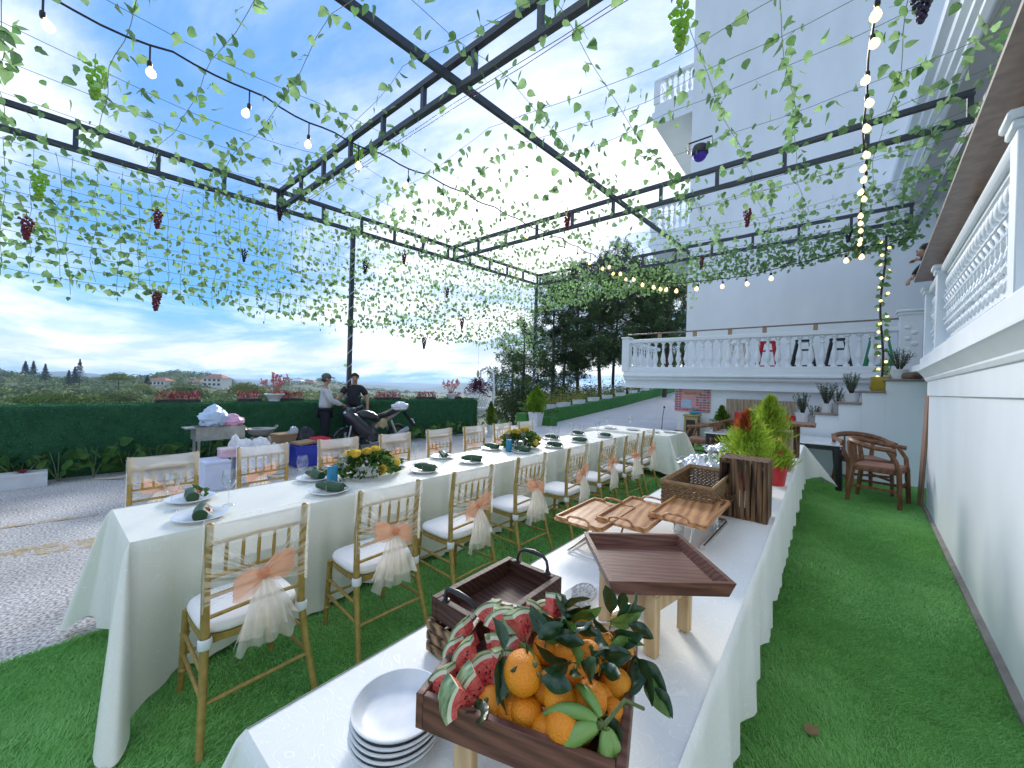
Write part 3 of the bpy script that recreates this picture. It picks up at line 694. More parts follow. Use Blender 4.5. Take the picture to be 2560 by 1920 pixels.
# far-end curtain, denser and shorter
for k in range(8):
    t = k / 7
    def dz(x): return np.interp(x, [-8.8, -6, -4, -1, 1.6], [4.5, 4.72, 4.78, 4.9, 5.08])
    P = sagpath((-8.8, 12.2, 0), (1.5, 12.2, 0), [0, 1], 0, 44, .03)
    for p in P: p.z = zb(12.2) - .06 - (zb(12.2) - .06 - dz(p.x)) * t + .03 * math.sin(p.x * 5 + k)
    strand('ivy_curtain_strand', 'level ivy strand of the far-end leaf fringe, %s from the top' % ORDS[k], 'strands of the far-end leaf fringe', P, .055 if k < 6 else .036, .07, 1.0, cut=0, hang=.6, clump=.15)
# wraps along the house-side beam and trailing strands on the corner post
for k, dx in enumerate((-.1, .0, .1)):
    strand('ivy_garland', 'ivy garland along the grey edge beam beside the house, %s one' % ('outer lowest', 'middle', 'inner highest')[k], 'garlands along the house side', sagpath((1.5 + dx, -1, zb(-1) - .05 + .1 * k), (1.5 + dx, 13.2, zb(13.2) - .1 + .1 * k), [0, .2, .4, .6, .8, 1], .1, 44), .2, .09, cut=6.5, clump=.2)
for k in range(3):
    strand('ivy_trail', '%s ivy trail hanging down the corner post above the conifer' % ('longest', 'middle', 'shortest')[k], 'trails on the corner post', [Vector((-8.72 + .12 * math.sin(z * 3 + k * 2), 12.1 + .1 * math.cos(z * 2.6 + k), z)) for z in np.linspace(zb(12.2), 1.75 + .4 * k, 24)], .09, .06, .75, cut=0)
strand('ivy_trail', 'ivy wound round the post behind the men', None, [Vector((-8.75 + .07 * math.sin(z * 5), 4.65 + .07 * math.cos(z * 5), z)) for z in np.linspace(zb(4.6), 1.7, 30)], .2, .04, .7, cut=0)
# clumps hanging at the far corner, seen above the dark pines
for k in range(5):
    x = -6.6 + k * .9; strand('ivy_trail', 'short ivy trail below the far-end fringe, %s from the left' % ORDS[k], 'trails of the far fringe', [Vector((x + .05 * math.sin(z * 4), 12.15, z)) for z in np.linspace(zb(12.2) - .7, zb(12.2) - 1.2 - .1 * (k % 3), 8)], .06, .07, .8, cut=0)
# red wires beside the crossing beam
WIRE = mat('red_wire', (.25, .03, .05), .5)
for k, (dy, dz_) in enumerate(((.10, -.03), (.16, -.02))):
    o = MB().tube(sagpath((-8.6, 3.05 + dy, zb(3) + dz_), (1.45, 3.05 + dy, zb(3) + dz_), [0, .5, 1], .02, 20, .005), .005, 4).build('red_wire', WIRE); tag(o, ('upper' if k else 'lower') + ' thin red wire strung beside the overhead crossing beam', 'wire')
# ------------------------------------------------------------------ bulbs, grapes, disco light
BULB = emis('lit_bulb', (1.0, .72, .30), .75)
SOCK = MB().lathe([(0, 0), (.022, 0), (.026, -.02), (.026, -.05), (.02, -.07), (0, -.07)], 10).mesh('socket', BLACK)
BULBM = MB().lathe([(.018, -.068), (.022, -.085), (.042, -.11), (.05, -.14), (.046, -.165), (.028, -.188), (0, -.195)], 12).mesh('bulb', BULB, 180)
def string_light(label, path, bulbs, sc=1.0):
    t = thing('string_light', label, 'string light', path[0]); o0 = Vector(path[0]); MB().tube([Vector(p) - o0 for p in path], .011, 5).build('cable', BLACK, t)
    for (p, dr) in bulbs:
        p = Vector(p) - o0
        MB().tube([p, p - Vector((0, 0, dr))], .008, 5).build('drop_cord', BLACK, t)
        s = link('socket', SOCK, t, p - Vector((0, 0, dr))); b = link('bulb', BULBM, t, p - Vector((0, 0, dr)), (random.uniform(-.3, .3), random.uniform(-.3, .3), 0)); s.scale = b.scale = (sc, sc, sc)
P1 = sagpath((-5.25, -1.2, zb(-1) - .08), (-5.0, 12.1, zb(12) - .1), [0, .09, .15, .21, .27, .33, .39, .45, .51, .57, .63, .69, .75, .81, .87, .93, 1], .05, 80, .02)
def at_y(P, y): return min(P, key=lambda p: abs(p.y - y))
string_light('black string of bulbs hanging lengthwise through the middle of the pergola', P1, [(at_y(P1, y), .16) for y in np.arange(-.1, 12, .74)], .82)
P2 = sagpath((.0, -1, zb(-1) - .02), (.58, 12.1, zb(12) - .3), [0, .25, .5, .75, 1], .12, 60, .02)
string_light('close-set string of lit bulbs running lengthwise near the house', P2, [(at_y(P2, y), .05) for y in np.arange(1.6, 12, .52)], .8)
B3 = [(-5.74, 12.1, 5.67), (-5.33, 12.1, 5.36), (-4.93, 12.1, 5.12), (-4.6, 12.1, 4.91), (-4.27, 12.1, 4.78), (-4.06, 12.1, 4.69), (-3.8, 12.1, 4.64), (-3.52, 12.1, 4.57), (-2.93, 12.1, 4.55), (-2.29, 12.1, 4.54), (-1.72, 12.1, 4.52), (-1.16, 12.1, 4.6), (.33, 12.1, 4.8), (.62, 12.1, 4.83)]
B3 = [(a, b, c + .2) for a, b, c in B3]
string_light('string of bulbs draped along the far leaf fringe', [(-6.0, 12.1, 6.0)] + B3 + [(1.4, 12.1, 5.1)], [(p, .08) for p in B3], 1.05)
def grape_mesh(nm, m_, n=34, L=.30, w=.085, r=.021):
    b = MB(); rs = random.Random(len(MATS) + n)
    for k in range(n):
        t = k / n; rad = w * (1 - t * .85) * (0.5 + .5 * min(1, t * 6 + .3)); a = k * 2.4; b.ball((math.cos(a) * rad * rs.uniform(.55, 1), math.sin(a) * rad * rs.uniform(.55, 1), -.03 - t * L), r * rs.uniform(.9, 1.15), 7, 5)
    b.cyl((0, 0, .05), (0, 0, -.1), .005, n=5); return b.mesh(nm, m_, 180)
GR = {'green': grape_mesh('grapes', mat('green_grape', (.45, .72, .12), .35, .15, 30, trans=.5)), 'red': grape_mesh('grapes', mat('red_grape', (.20, .02, .03), .35, .3, 30, trans=.1)), 'dark': grape_mesh('grapes', mat('dark_grape', (.025, .015, .05), .35, .4, 30))}
for col, p, s, lab in [('green', (-6.15, .32, 4.95), 1.5, 'high over the left corner'), ('green', (-8.6, -.05, 4.4), 1.5, 'at the left edge of the leaf curtain'), ('green', (-5.25, 2.82, 4.95), 1.1, 'hanging by the crossing beam'), ('green', (-1.05, 3.5, 5.0), 1.5, 'in front of the house corner at the top'),
    ('red', (-8.7, -.15, 3.75), 1.15, 'on the curtain at the far left'), ('red', (-8.7, 1.2, 4.35), 1.15, 'on the upper left of the leaf curtain'), ('red', (-8.7, 1.21, 2.98), 1.15, 'below the bottom edge of the leaf curtain'), ('red', (-8.7, 6.03, 5.0), 1.1, 'on the curtain right of the post'), ('red', (-8.7, 8.18, 3.6), 1.2, 'low on the curtain near the corner'), ('dark', (-8.7, 6.76, 2.85), 1.2, 'below the curtain edge'), ('dark', (-8.7, 4.94, 4.5), 1.2, 'beside the post'), ('red', (-8.7, 7.55, 4.4), 1.1, 'mid curtain'),
    ('red', (-4.0, 6.5, 5.05), 1.3, 'above the middle crossing beam'), ('red', (-1.2, 8.38, 5.05), 1.25, 'in front of the plain wall between two beams'), ('red', (-2.86, 12.1, 5.5), 1.3, 'on the far fringe at the house corner'), ('dark', (.36, 12.1, 5.6), 1.4, 'on the far beam near the house'), ('dark', (.57, 4.66, 5.1), 1.2, 'at the very top right'), ('dark', (-8.6, 3.0, 5.1), 1.2, 'where two ladder beams meet on the valley side'), ('dark', (-8.7, 2.44, 4.05), .9, 'on the lower left curtain')]:
    o = link('grape_bunch', GR[col], None, p); s *= .85; o.scale = (s, s, s); tag(o, {'green': 'bright green', 'red': 'dark red', 'dark': 'black purple'}[col] + ' artificial grape bunch ' + lab, 'grapes', 'artificial grapes in the pergola')
t = thing('stage_light', 'small black party light with violet dome hanging before the wall', 'lamp', (-1.43, 5.79, 4.9))
MB().lathe([(0, .12), (.09, .11), (.11, .05), (.11, 0), (.1, -.01)], 16).build('housing', BLACK, t); MB().ball((0, 0, 0), (.095, .095, .10), 16, 10).build('dome', emis('violet_dome', (.03, .008, .22), .10), t); MB().tube([(-.15, 0, .05), (-.15, 0, .2), (.15, 0, .2), (.15, 0, .05)], .012, 6).build('bracket', BLACK, t)
# fairy-light column standing in a vase on the stairs
t = thing('fairy_light_garland', 'vine wrapped with fairy lights hanging into a yellow-lit glass vase on the stairs', 'garland', (.81, 9.95, 1.67))
pts = [Vector((.03 * math.sin(z * 3), .03 * math.cos(z * 3), z)) for z in np.linspace(.05, 2.9, 40)]
MB().tube(pts, .018, 6).build('stem', BLACK, t)
for k in range(70):
    z = random.uniform(.15, 2.85); a = random.uniform(0, 6.28); ob = link('leaf', LEAVES[random.randrange(6)], t); ob.matrix_basis = leaf_mat4(Vector((.05 * math.cos(a), .05 * math.sin(a), z)), (math.cos(a), math.sin(a), -.7), a + 1, random.uniform(.7, 1.0))
WARM = emis('fairy_light', (1.0, .74, .26), .8); fb = MB().ball((0, 0, 0), .026, 8, 6).mesh('fairy_bulb', WARM, 180)
for k in range(20): ob = link('fairy_bulb', fb, t, (.07 * math.cos(k * 2.1), .07 * math.sin(k * 2.1), .12 + .142 * k))
MB().lathe([(.0, .0), (.13, .0), (.15, .05), (.13, .2), (.14, .26), (.125, .26), (.12, .2), (.135, .05), (0, .03)], 16).build('vase', mat('amber_glass', (.65, .55, .10), .1, .1, 8, trans=.6), t)
print('LEAVES', NLEAF)
# ================================================================== TREES AND HILLS
BARK = mat('pine_bark', (.06, .045, .035), .9, .3, 6, bump=.6, bscale=20)
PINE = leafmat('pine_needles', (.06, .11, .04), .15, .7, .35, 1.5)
PINE2 = leafmat('pine_needles_pale', (.12, .17, .06), .2, .7, .35, 1.5)  # paler needle tone, mixed in at random
def pine(px, w, ztop_px, label, rad=2.0, cb=.35, seed=1, zbase=-1.5, lean=0.0):
    """pine with tapered trunk, boughs and tufts of needles"""
    rs = np.random.default_rng(seed); d = ray(px, hor(px)); p = Vector((0, 0, CAM_H)) + d * (w / FPX); p.z = zbase
    H = CAM_H + (hor(px) - ztop_px) * w / FPX - zbase
    t = thing('pine_tree', label, 'tree', p, group='pines beyond the driveway')
    tr = [Vector((lean * z / H + .15 * math.sin(z * .5 + seed), .12 * math.cos(z * .6 + seed), z)) for z in np.linspace(0, H * .97, 14)]
    m = MB(); m.tube(tr, [.17 * (1 - .85 * i / 13) for i in range(14)], 8); P = []; S = []
    nb = int(H * 4.5)
    for k in range(nb):
        f = cb + (1 - cb) * (k / nb); z = H * f; a = rs.uniform(0, 2 * PI); prof = math.sin(min(1, (1 - f) / (1 - cb) * 1.15 + .12) * PI * .62)
        L = rad * prof * rs.uniform(.55, 1.1) + .25; base = tr[min(13, int(f * 13))].copy(); base.z = z
        rise = rs.uniform(-.05, .35); tipp = base + Vector((math.cos(a) * L, math.sin(a) * L, L * rise))
        mid = base.lerp(tipp, .5); mid.z -= .06 * L; m.tube([base, mid, tipp], [.035, .02, .008], 5, cap=False)
        for q in range(int(6 + L * 7)):
            s = rs.uniform(.3, 1.05); c = base.lerp(tipp, s); c += Vector(rs.normal(0, .16, 3)); cl_n = 13
            P.append(np.array(c) + rs.normal(0, .12, (cl_n, 3))); 
    m.build('trunk', BARK, t)
    P = np.concatenate(P); n = len(P); N_ = rs.normal(0, 1, (n, 3)); V, Fq = leaf_cards(P, N_, rs.uniform(.09, .2, n), .34, rs)
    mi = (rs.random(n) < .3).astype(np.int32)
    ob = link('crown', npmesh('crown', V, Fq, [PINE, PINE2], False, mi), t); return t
specs = [(1305, 24, 800, 1.9, .12, -1.2), (1375, 27, 690, 2.0, .28, -1.2), (1440, 29, 655, 2.2, .32, -1.0), (1500, 26, 640, 2.3, .36, -.8), (1535, 33, 612, 2.4, .3, -.8), (1575, 27, 650, 2.2, .4, -.5), (1625, 31, 670, 2.4, .35, -.5), (1660, 26, 640, 2.2, .42, 0), (1705, 36, 655, 3.0, .2, 0), (1280, 30, 880, 2.2, .05, -1.5), (1410, 34, 700, 2.3, .1, -1.2), (1640, 36, 720, 2.5, .1, -.8)]
labs = ['leftmost dark pine, with low boughs beside the leaf curtain', 'dark pine above the potted conifer', 'dark pine with a dense round top behind the planters', 'tall dark pine with bare lower trunk above the planters', 'tallest dark pine rising into the far leaf fringe', 'slim dark pine just left of the terrace corner', 'dark pine behind the terrace corner', 'dark open pine left of the house wall', 'loose pine with thin boughs beside the house wall', 'low bushy pine at the left foot of the grove', 'dark pine filling the back of the grove on the left', 'dark pine filling the back of the grove on the right']
for i, (px, w, zt, r, cb, zb_) in enumerate(specs): pine(px, w, zt, labs[i], r, cb, 11 + i, zb_ - .4, random.uniform(-.4, .4))
# undergrowth below the pines
SHRUB = leafmat('shrub_leaf', (.035, .055, .015), .25, .6, .4, 2)
P = []
for k in range(260):
    px = random.uniform(1255, 1600); w = random.uniform(20, 27); d = ray(px, hor(px)); c = Vector((0, 0, CAM_H)) + d * (w / FPX)
    if c.x > -9.8: continue
    c.z = zramp(c.y) + random.uniform(-.6, .75); P.append(np.array(c) + rng.normal(0, .35, (70, 3)))
P = np.concatenate(P); V, Fq = leaf_cards(P, rng.normal(0, 1, P.shape), rng.uniform(.05, .12, len(P)), .6)
o = link('undergrowth', npmesh('undergrowth', V, Fq, SHRUB)); tag(o, 'dark undergrowth filling the slope beneath the pines', 'undergrowth', kind='stuff')

# ---- distant wooded hillside
CRA = [leafmat('crown_%d' % i, c, .15, .8, .3, .5, .3) for i, c in enumerate([(.10, .15, .05), (.14, .19, .055), (.07, .11, .04), (.21, .235, .07), (.17, .18, .075)])]
Vs, Fs, Ms, nv = [], [], [], 0
def crown_cards(c, r, rs, n):
    u = rs.normal(0, 1, (n, 3)); u /= np.linalg.norm(u, axis=1, keepdims=True); u[:, 2] = np.abs(u[:, 2]) * 1.0 - .15
    lump = 1 + .22 * np.sin(u[:, 0] * 5 + c[0]) * np.cos(u[:, 1] * 4 + c[1]); P = np.array(c) + u * np.array(r) * (rs.uniform(.75, 1.08, n) * lump)[:, None]
    return leaf_cards(P, u + rs.normal(0, .5, (n, 3)), rs.uniform(.13, .24, n) * np.mean(r), .9, rs)
rsF = np.random.default_rng(3); cnt = 0
for k in range(1500):
    px = rsF.uniform(-60, 1290); d1 = ridge_dist(px); f = rsF.random() ** .8
    w = 60 + (d1 * 1.04 - 60) * f
    az = math.atan((px - 1280) / FPX); r = w / math.cos(az); z = terr(az, r); q = Fv * w + Rv * (w * math.tan(az)); sz = rsF.uniform(3.2, 6.0) * (.55 + .45 * min(1, w / 220)) * (1 + w / 1500)
    z0 = z + sz * .35
    ytop = hor(px) - (z0 + sz - CAM_H) * FPX / w
    lim = ridge(px) - 4 + max(0, 1000 - ridge(px)) * (1 - f) * .85
    if any(abs(px - hp) < hw_ for hp, hw_ in ((543, 34), (405, 28), (760, 34))) and w < 250: lim = max(lim, 974)
    if ytop < lim: z0 -= (lim - ytop) * w / FPX
    V, Fq = crown_cards((q.x, q.y, z0), (sz, sz, sz * rsF.uniform(.75, 1.15)), rsF, 120 if w < 160 else 70)
    Vs.append(V); Fs.append(Fq + nv); nv += len(V); Ms.append(np.full(len(Fq), rsF.choice(5, p=[.3, .3, .15, .13, .12])))
o = link('hillside_wood', npmesh('hillside_wood', np.concatenate(Vs), np.concatenate(Fs), CRA, False, np.concatenate(Ms))); tag(o, 'mixed green woodland covering the hillside beyond the parapet', 'woodland', kind='stuff')
def hill_pos(px, w):
    az = math.atan((px - 1280) / FPX); return Fv * w + Rv * (w * math.tan(az))
def place_z(px, py, w): return CAM_H + (hor(px) - py) * w / FPX
CON = leafmat('cypress', (.030, .050, .025), .1, .8, .3, .6)
for i, (px, yt, yb, hw, lab) in enumerate([(63, 903, 935, 9, 'leftmost slender conifer on the skyline'), (83, 903, 935, 8, 'second slender conifer on the left skyline'), (113, 910, 950, 10, 'slender conifer right of the skyline pair'), (172, 926, 962, 9, 'short dark conifer left of the tall pair'), (187, 917, 958, 10, 'dark conifer beside the tallest one'), (199, 898, 958, 14, 'tallest pointed conifer on the left hillside'), (368, 938, 972, 12, 'small dark conifer near the red-roofed house')]):
    w = 190; q = hill_pos(px, w); z0 = place_z(px, yb, w); H = (yb - yt) * w / FPX; R0 = hw * w / FPX; t = thing('conifer', lab, 'tree', (q.x, q.y, z0)); rs = np.random.default_rng(50 + i)
    MB().cyl((0, 0, -1), (0, 0, H * .9), .22, .04, 6).build('trunk', BARK, t)
    n = 900; f = rs.random(n) ** .8; a = rs.uniform(0, 2 * PI, n); rr = R0 * (1 - f) ** .9 * rs.uniform(.5, 1.1, n) * (1 + .25 * np.sin(f * 40)); P = np.stack([np.cos(a) * rr, np.sin(a) * rr, H * f * 1.0], 1)
    V, Fq = leaf_cards(P, np.stack([np.cos(a), np.sin(a), np.full(n, .3)], 1) + rs.normal(0, .4, (n, 3)), rs.uniform(.2, .5, n), .6, rs); link('crown', npmesh('crown', V, Fq, CON), t)
LIME = leafmat('lime_crown', (.16, .20, .035), .2, .8, .3, .6); GRS = leafmat('hedge_crown', (.11, .17, .03), .2, .8, .3, .6)
for px, yc, w, rx, rz, mt, lab in [(297, 948, 150, 28, 18, LIME, 'pale yellow-green round tree on the hillside'), (150, 1003, 55, 76, 20, GRS, 'broad bright green bush just beyond the parapet at left'), (360, 974, 120, 20, 16, CRA[3], 'olive round tree below the red-roofed house'), (620, 982, 70, 40, 26, CRA[3], 'yellowish leafy tree beyond the parapet left of the white pot'), (300, 1000, 65, 45, 22, CRA[1], 'mid green tree cresting the parapet'), (470, 990, 80, 42, 26, CRA[1], 'green tree below the white house'), (700, 1000, 60, 40, 26, CRA[4], 'grassy bush behind the white flower pot')]:
    q = hill_pos(px, w); z0 = place_z(px, yc, w); t = thing('broadleaf_tree', lab, 'tree', (q.x, q.y, z0 - rz * w / FPX)); rs = np.random.default_rng(px)
    MB().cyl((0, 0, -3), (0, 0, rz * w / FPX), .25, .1, 6).build('trunk', BARK, t); k = w / FPX
    V, Fq = crown_cards((0, 0, rz * k), (rx * k, rx * k, rz * k), rs, 1500); V = (V.reshape(-1, 4, 3) - V.reshape(-1, 4, 3).mean(1, keepdims=True)) * .42 + V.reshape(-1, 4, 3).mean(1, keepdims=True)
    link('crown', npmesh('crown', V.reshape(-1, 3), Fq, mt), t)
# houses on the hill
ROOFR = mat('clay_roof', (.42, .17, .09), .8, .2, 3); HW = mat('house_render', (.68, .62, .52), .8, .1, 2); PANE = mat('dark_pane', (.05, .06, .07), .2)
def house(px, py, w, wd, ht, lab, roof=ROOFR, storeys=2):
    q = hill_pos(px, w); z = place_z(px, py, w); t = thing('hill_house', lab, 'house', (q.x, q.y, z), YAW, group='houses on the hillside')
    MB().box((0, 0, ht / 2 - 2), (wd, wd * .7, ht + 4)).build('wall', HW, t, smooth=0)
    o_ = .5; MB().add([(-wd / 2 - o_, -wd * .35 - o_, ht), (wd / 2 + o_, -wd * .35 - o_, ht), (wd / 2 + o_, wd * .35 + o_, ht), (-wd / 2 - o_, wd * .35 + o_, ht), (-wd * .22, 0, ht + wd * .2), (wd * .22, 0, ht + wd * .2)], [(0, 1, 5, 4), (1, 2, 5), (2, 3, 4, 5), (3, 0, 4), (0, 3, 2, 1)]).build('roof', roof, t, smooth=0)
    for s in range(storeys):
        for k in range(4): MB().box(((k - 1.5) * wd * .23, -wd * .35 - .04, ht * (s + .5) / storeys), (wd * .12, .1, ht / storeys * .5)).build('window', PANE, t, smooth=0)
house(543, 966, 240, 12, 5.2, 'two-storey cream house with reddish hip roof on the hillside'); house(405, 964, 235, 10, 3.0, 'low red-roofed house among trees on the hillside', storeys=1); house(745, 962, 420, 12, 4, 'small white house left of the capped man on the far hill', mat('white_roof', (.7, .68, .64), .7)); house(775, 963, 430, 13, 3.5, 'small house with red roof behind the capped man on the far hill', storeys=1); house(495, 966, 250, 8, 3, 'small pale house left of the two-storey one on the hillside', storeys=1)

# ---- the air over the valley
hz = bpy.data.materials.new('haze_air'); hz.use_nodes = True; hn = hz.node_tree.nodes; hn.clear()
pv = hn.new('ShaderNodeVolumePrincipled'); pv.inputs['Color'].default_value = (.50, .72, 1.0, 1); pv.inputs['Density'].default_value = .00021; pv.inputs['Anisotropy'].default_value = .2
pv.inputs['Density Attribute'].default_value = ''
try: hz.cycles.homogeneous_volume = True
except Exception: pass
ho = hn.new('ShaderNodeOutputMaterial'); hz.node_tree.links.new(pv.outputs[0], ho.inputs['Volume'])
o = MB().box((0, 0, -55), (13000, 13000, 160)).build('haze', hz, smooth=0); tag(o, 'thin bluish haze over the valley and hills', 'haze', kind='stuff')
# ================================================================== TABLES, CHAIRS, TABLEWARE
def clothmat(name, col, lines=.0, rough=.42):
    m = mat(name, col, rough, .03, 2.0, sheen=.25, spec=.5); N, L = m.node_tree.nodes, m.node_tree.links; b = N['Principled BSDF']
    t = [n for n in N if n.bl_idname == 'ShaderNodeTexCoord'][0]
    n1 = N.new('ShaderNodeTexNoise'); n1.inputs['Scale'].default_value = 8.5; n1.inputs['Detail'].default_value = 1.2; n1.inputs['Distortion'].default_value = 1.6; L.new(t.outputs['Object'], n1.inputs['Vector'])
    fr = N.new('ShaderNodeMath'); fr.operation = 'PINGPONG'; fr.inputs[1].default_value = .055; L.new(n1.outputs['Fac'], fr.inputs[0])
    r = N.new('ShaderNodeMapRange'); L.new(fr.outputs[0], r.inputs[0]); r.inputs[1].default_value = .0; r.inputs[2].default_value = .009; r.inputs[3].default_value = 1; r.inputs[4].default_value = 0
    w = N.new('ShaderNodeTexNoise'); w.inputs['Scale'].default_value = 5; w.inputs['Detail'].default_value = 5; L.new(t.outputs['Object'], w.inputs['Vector'])
    ad = N.new('ShaderNodeMath'); ad.operation = 'MULTIPLY_ADD'; L.new(r.outputs[0], ad.inputs[0]); ad.inputs[1].default_value = .35; L.new(w.outputs['Fac'], ad.inputs[2])
    bp = N.new('ShaderNodeBump'); bp.inputs['Strength'].default_value = .22; bp.inputs['Distance'].default_value = .004; L.new(ad.outputs[0], bp.inputs['Height']); L.new(bp.outputs[0], b.inputs['Normal'])
    rr = N.new('ShaderNodeMapRange'); L.new(r.outputs[0], rr.inputs[0]); rr.inputs[3].default_value = rough + .1; rr.inputs[4].default_value = rough - .1; L.new(rr.outputs[0], b.inputs['Roughness'])
    mx = [n for n in N if n.bl_idname == 'ShaderNodeMix'][0]; m2 = N.new('ShaderNodeMix'); m2.data_type = 'RGBA'; mlt = N.new('ShaderNodeMath'); mlt.operation = 'MULTIPLY'; mlt.inputs[1].default_value = lines
    L.new(r.outputs[0], mlt.inputs[0]); L.new(mlt.outputs[0], m2.inputs['Factor']); L.new(mx.outputs['Result'], m2.inputs['A']); m2.inputs['B'].default_value = (.97, .97, .93, 1); L.new(m2.outputs['Result'], b.inputs['Base Color']); return m
CLOTH = clothmat('cream_cloth', (.84, .82, .70), .5); CLOTHB = clothmat('white_damask', (.84, .84, .80), .9)
def tablecloth(parent, x0, x1, y0, y1, zt, bottoms, tips, mt, seed=0, nfold=.022):
    """bottoms: hem height per side (near -y, right +x, far +y, left -x); tips: per corner (dx, dy, hem z) in order nr, fr, fl, nl"""
    rs = random.Random(seed); m = MB()
    def wr(x, y): return .0016 * math.sin(x * 23 + y * 9 + seed) + .0014 * math.sin(y * 31 - x * 13)
    nu, nv = int((x1 - x0) / .06), int((y1 - y0) / .08); m.grid(lambda u, v: (x0 + (x1 - x0) * u, y0 + (y1 - y0) * v, zt + wr(u * 3, v * 9) * min(1, 8 * u, 8 * (1 - u))), nu, nv)
    ph = [rs.uniform(0, 6) for _ in range(12)]
    def fold(s, side): return nfold * (math.sin(s * 11 + ph[side]) + .7 * math.sin(s * 23 + ph[side + 4]) + .4 * math.sin(s * 47 + ph[side + 8]))
    def corner_pull(s, L, t0, t1):
        v = Vector((0, 0, 0))
        if s < .32: v += Vector((t0[0], t0[1], 0)) * .6 * (1 - s / .32) ** 2
        if L - s < .32: v += Vector((t1[0], t1[1], 0)) * .6 * (1 - (L - s) / .32) ** 2
        return v
    per = []                                             # (point, normal, fold, hem z, tip offset)
    sides = [((x0, y0), (x1, y0), (0, -1)), ((x1, y0), (x1, y1), (1, 0)), ((x1, y1), (x0, y1), (0, 1)), ((x0, y1), (x0, y0), (-1, 0))]
    for k, (a, b, n) in enumerate(sides):
        a, b, n = Vector((*a, 0)), Vector((*b, 0)), Vector((*n, 0)); L = (b - a).length; q = max(6, int(L / .035))
        for i in range(q + 1):
            t = i / q; s = t * L; e = min(1, s / .25, (L - s) / .25); per.append((a.lerp(b, t), n, fold(s, k) * (.3 + .7 * e) - .01, bottoms[k] + .018 * math.sin(s * 9 + ph[k]) + .008 * math.sin(s * 37), corner_pull(s, L, tips[k - 1], tips[k])))
        n2 = Vector((*sides[(k + 1) % 4][2], 0)); tp = tips[k]; zb2 = bottoms[(k + 1) % 4]
        for i in range(1, 14):
            f = i / 14; nn = (n * math.cos(f * PI / 2) + n2 * math.sin(f * PI / 2)); bell = .6 * min(1, 1 - abs(2 * f - 1) * 0) + .4 * math.sin(f * PI) ** .8
            per.append((b, nn, .012 + .085 * math.sin(f * PI) ** .7 + .02 * math.sin(f * 9), (bottoms[k] * (1 - f) + zb2 * f) * (1 - math.sin(f * PI) ** .6) + tp[2] * math.sin(f * PI) ** .6, Vector((tp[0], tp[1], 0)) * bell))
    NP = len(per); rows = [0, .012, .04, .1, .2, .32, .46, .6, .74, .88, .97, 1.0]; vs = []
    for d in rows:
        for (p, n, fo, zh, tp) in per:
            e = d ** .75; q = p + n * (.012 * min(1, d * 40) + (fo + .02) * e) + tp * (d ** 1.05); z = zt - .004 * min(1, d * 40) - (zt - .004 - zh) * d + (.004 if d == 0 else 0)
            vs.append((q.x, q.y, z))
    fs = [(r * NP + i, (r + 1) * NP + i, (r + 1) * NP + (i + 1) % NP, r * NP + (i + 1) % NP) for r in range(len(rows) - 1) for i in range(NP)]
    m.add(vs, fs); return m.build('tablecloth', mt, parent, smooth=75)
def folding_table(name, label, x0, x1, y0, y1, n=3):
    t = thing(name, label, 'table', ((x0 + x1) / 2, (y0 + y1) / 2, 0)); L = y1 - y0; w = x1 - x0
    MB().box((0, 0, .72), (w - .02, L - .02, .035), bev=.005).build('tabletop', WHITE, t)
    for k in range(n):
        y = -L / 2 + L * (k + .5) / n
        for s in (-1, 1):
            MB().tube([(s * (w / 2 - .1), y - .25, .7), (s * (w / 2 - .08), y - .28, .02)], .013, 8).tube([(s * (w / 2 - .1), y + .25, .7), (s * (w / 2 - .08), y + .28, .02)], .013, 8).build('leg', mat('grey_tube', (.35, .35, .36), .35, .1, metal=.6) if 'grey_tube' not in MATS else MATS['grey_tube'], t)
            for yy in (-.28, .28): MB().lathe([(0, 0), (.025, 0), (.028, .03), (.018, .06), (0, .06)], 8, (s * (w / 2 - .08), y + yy, .01)).build('foot_cap', BLACK, t)
    return t
folding_table('banquet_table', 'long banquet table under the cream cloth, eight chairs each side', -3.38, -2.70, .34, 6.72, 4)
t = thing('tablecloth', 'long cream cloth over the banquet table, corners trailing on the turf', 'tablecloth'); tablecloth(t, -3.41, -2.67, .3, 6.75, .75, (.10, .04, .1, .1), [(.40, -.02, .012), (.08, 0, .05), (-.08, 0, .1), (-.06, -.10, .03)], CLOTH, 3, .030)
folding_table('head_table', 'cross table under pale cloth at the far end of the banquet table', -3.6, -2.14, 7.0, 7.86, 1)
t = thing('tablecloth', 'pale cloth over the cross table beyond the banquet table', 'tablecloth'); tablecloth(t, -3.66, -2.08, 6.94, 7.92, .765, (.14, .06, .1, .1), [(.22, -.08, .03), (.22, .12, .03), (-.1, .1, .1), (-.1, -.05, .1)], CLOTH, 5, .03)
folding_table('buffet_table', 'long buffet table under the white damask cloth in the foreground', -1.02, -.27, .38, 7.75, 4)
t = thing('tablecloth', 'white damask cloth over the foreground buffet table', 'tablecloth'); tablecloth(t, -1.06, -.235, .33, 7.8, .75, (.3, .27, .25, .3), [(.10, -.08, .12), (.34, .05, .13), (-.1, .1, .1), (-.12, -.1, .12)], CLOTHB, 9, .016)

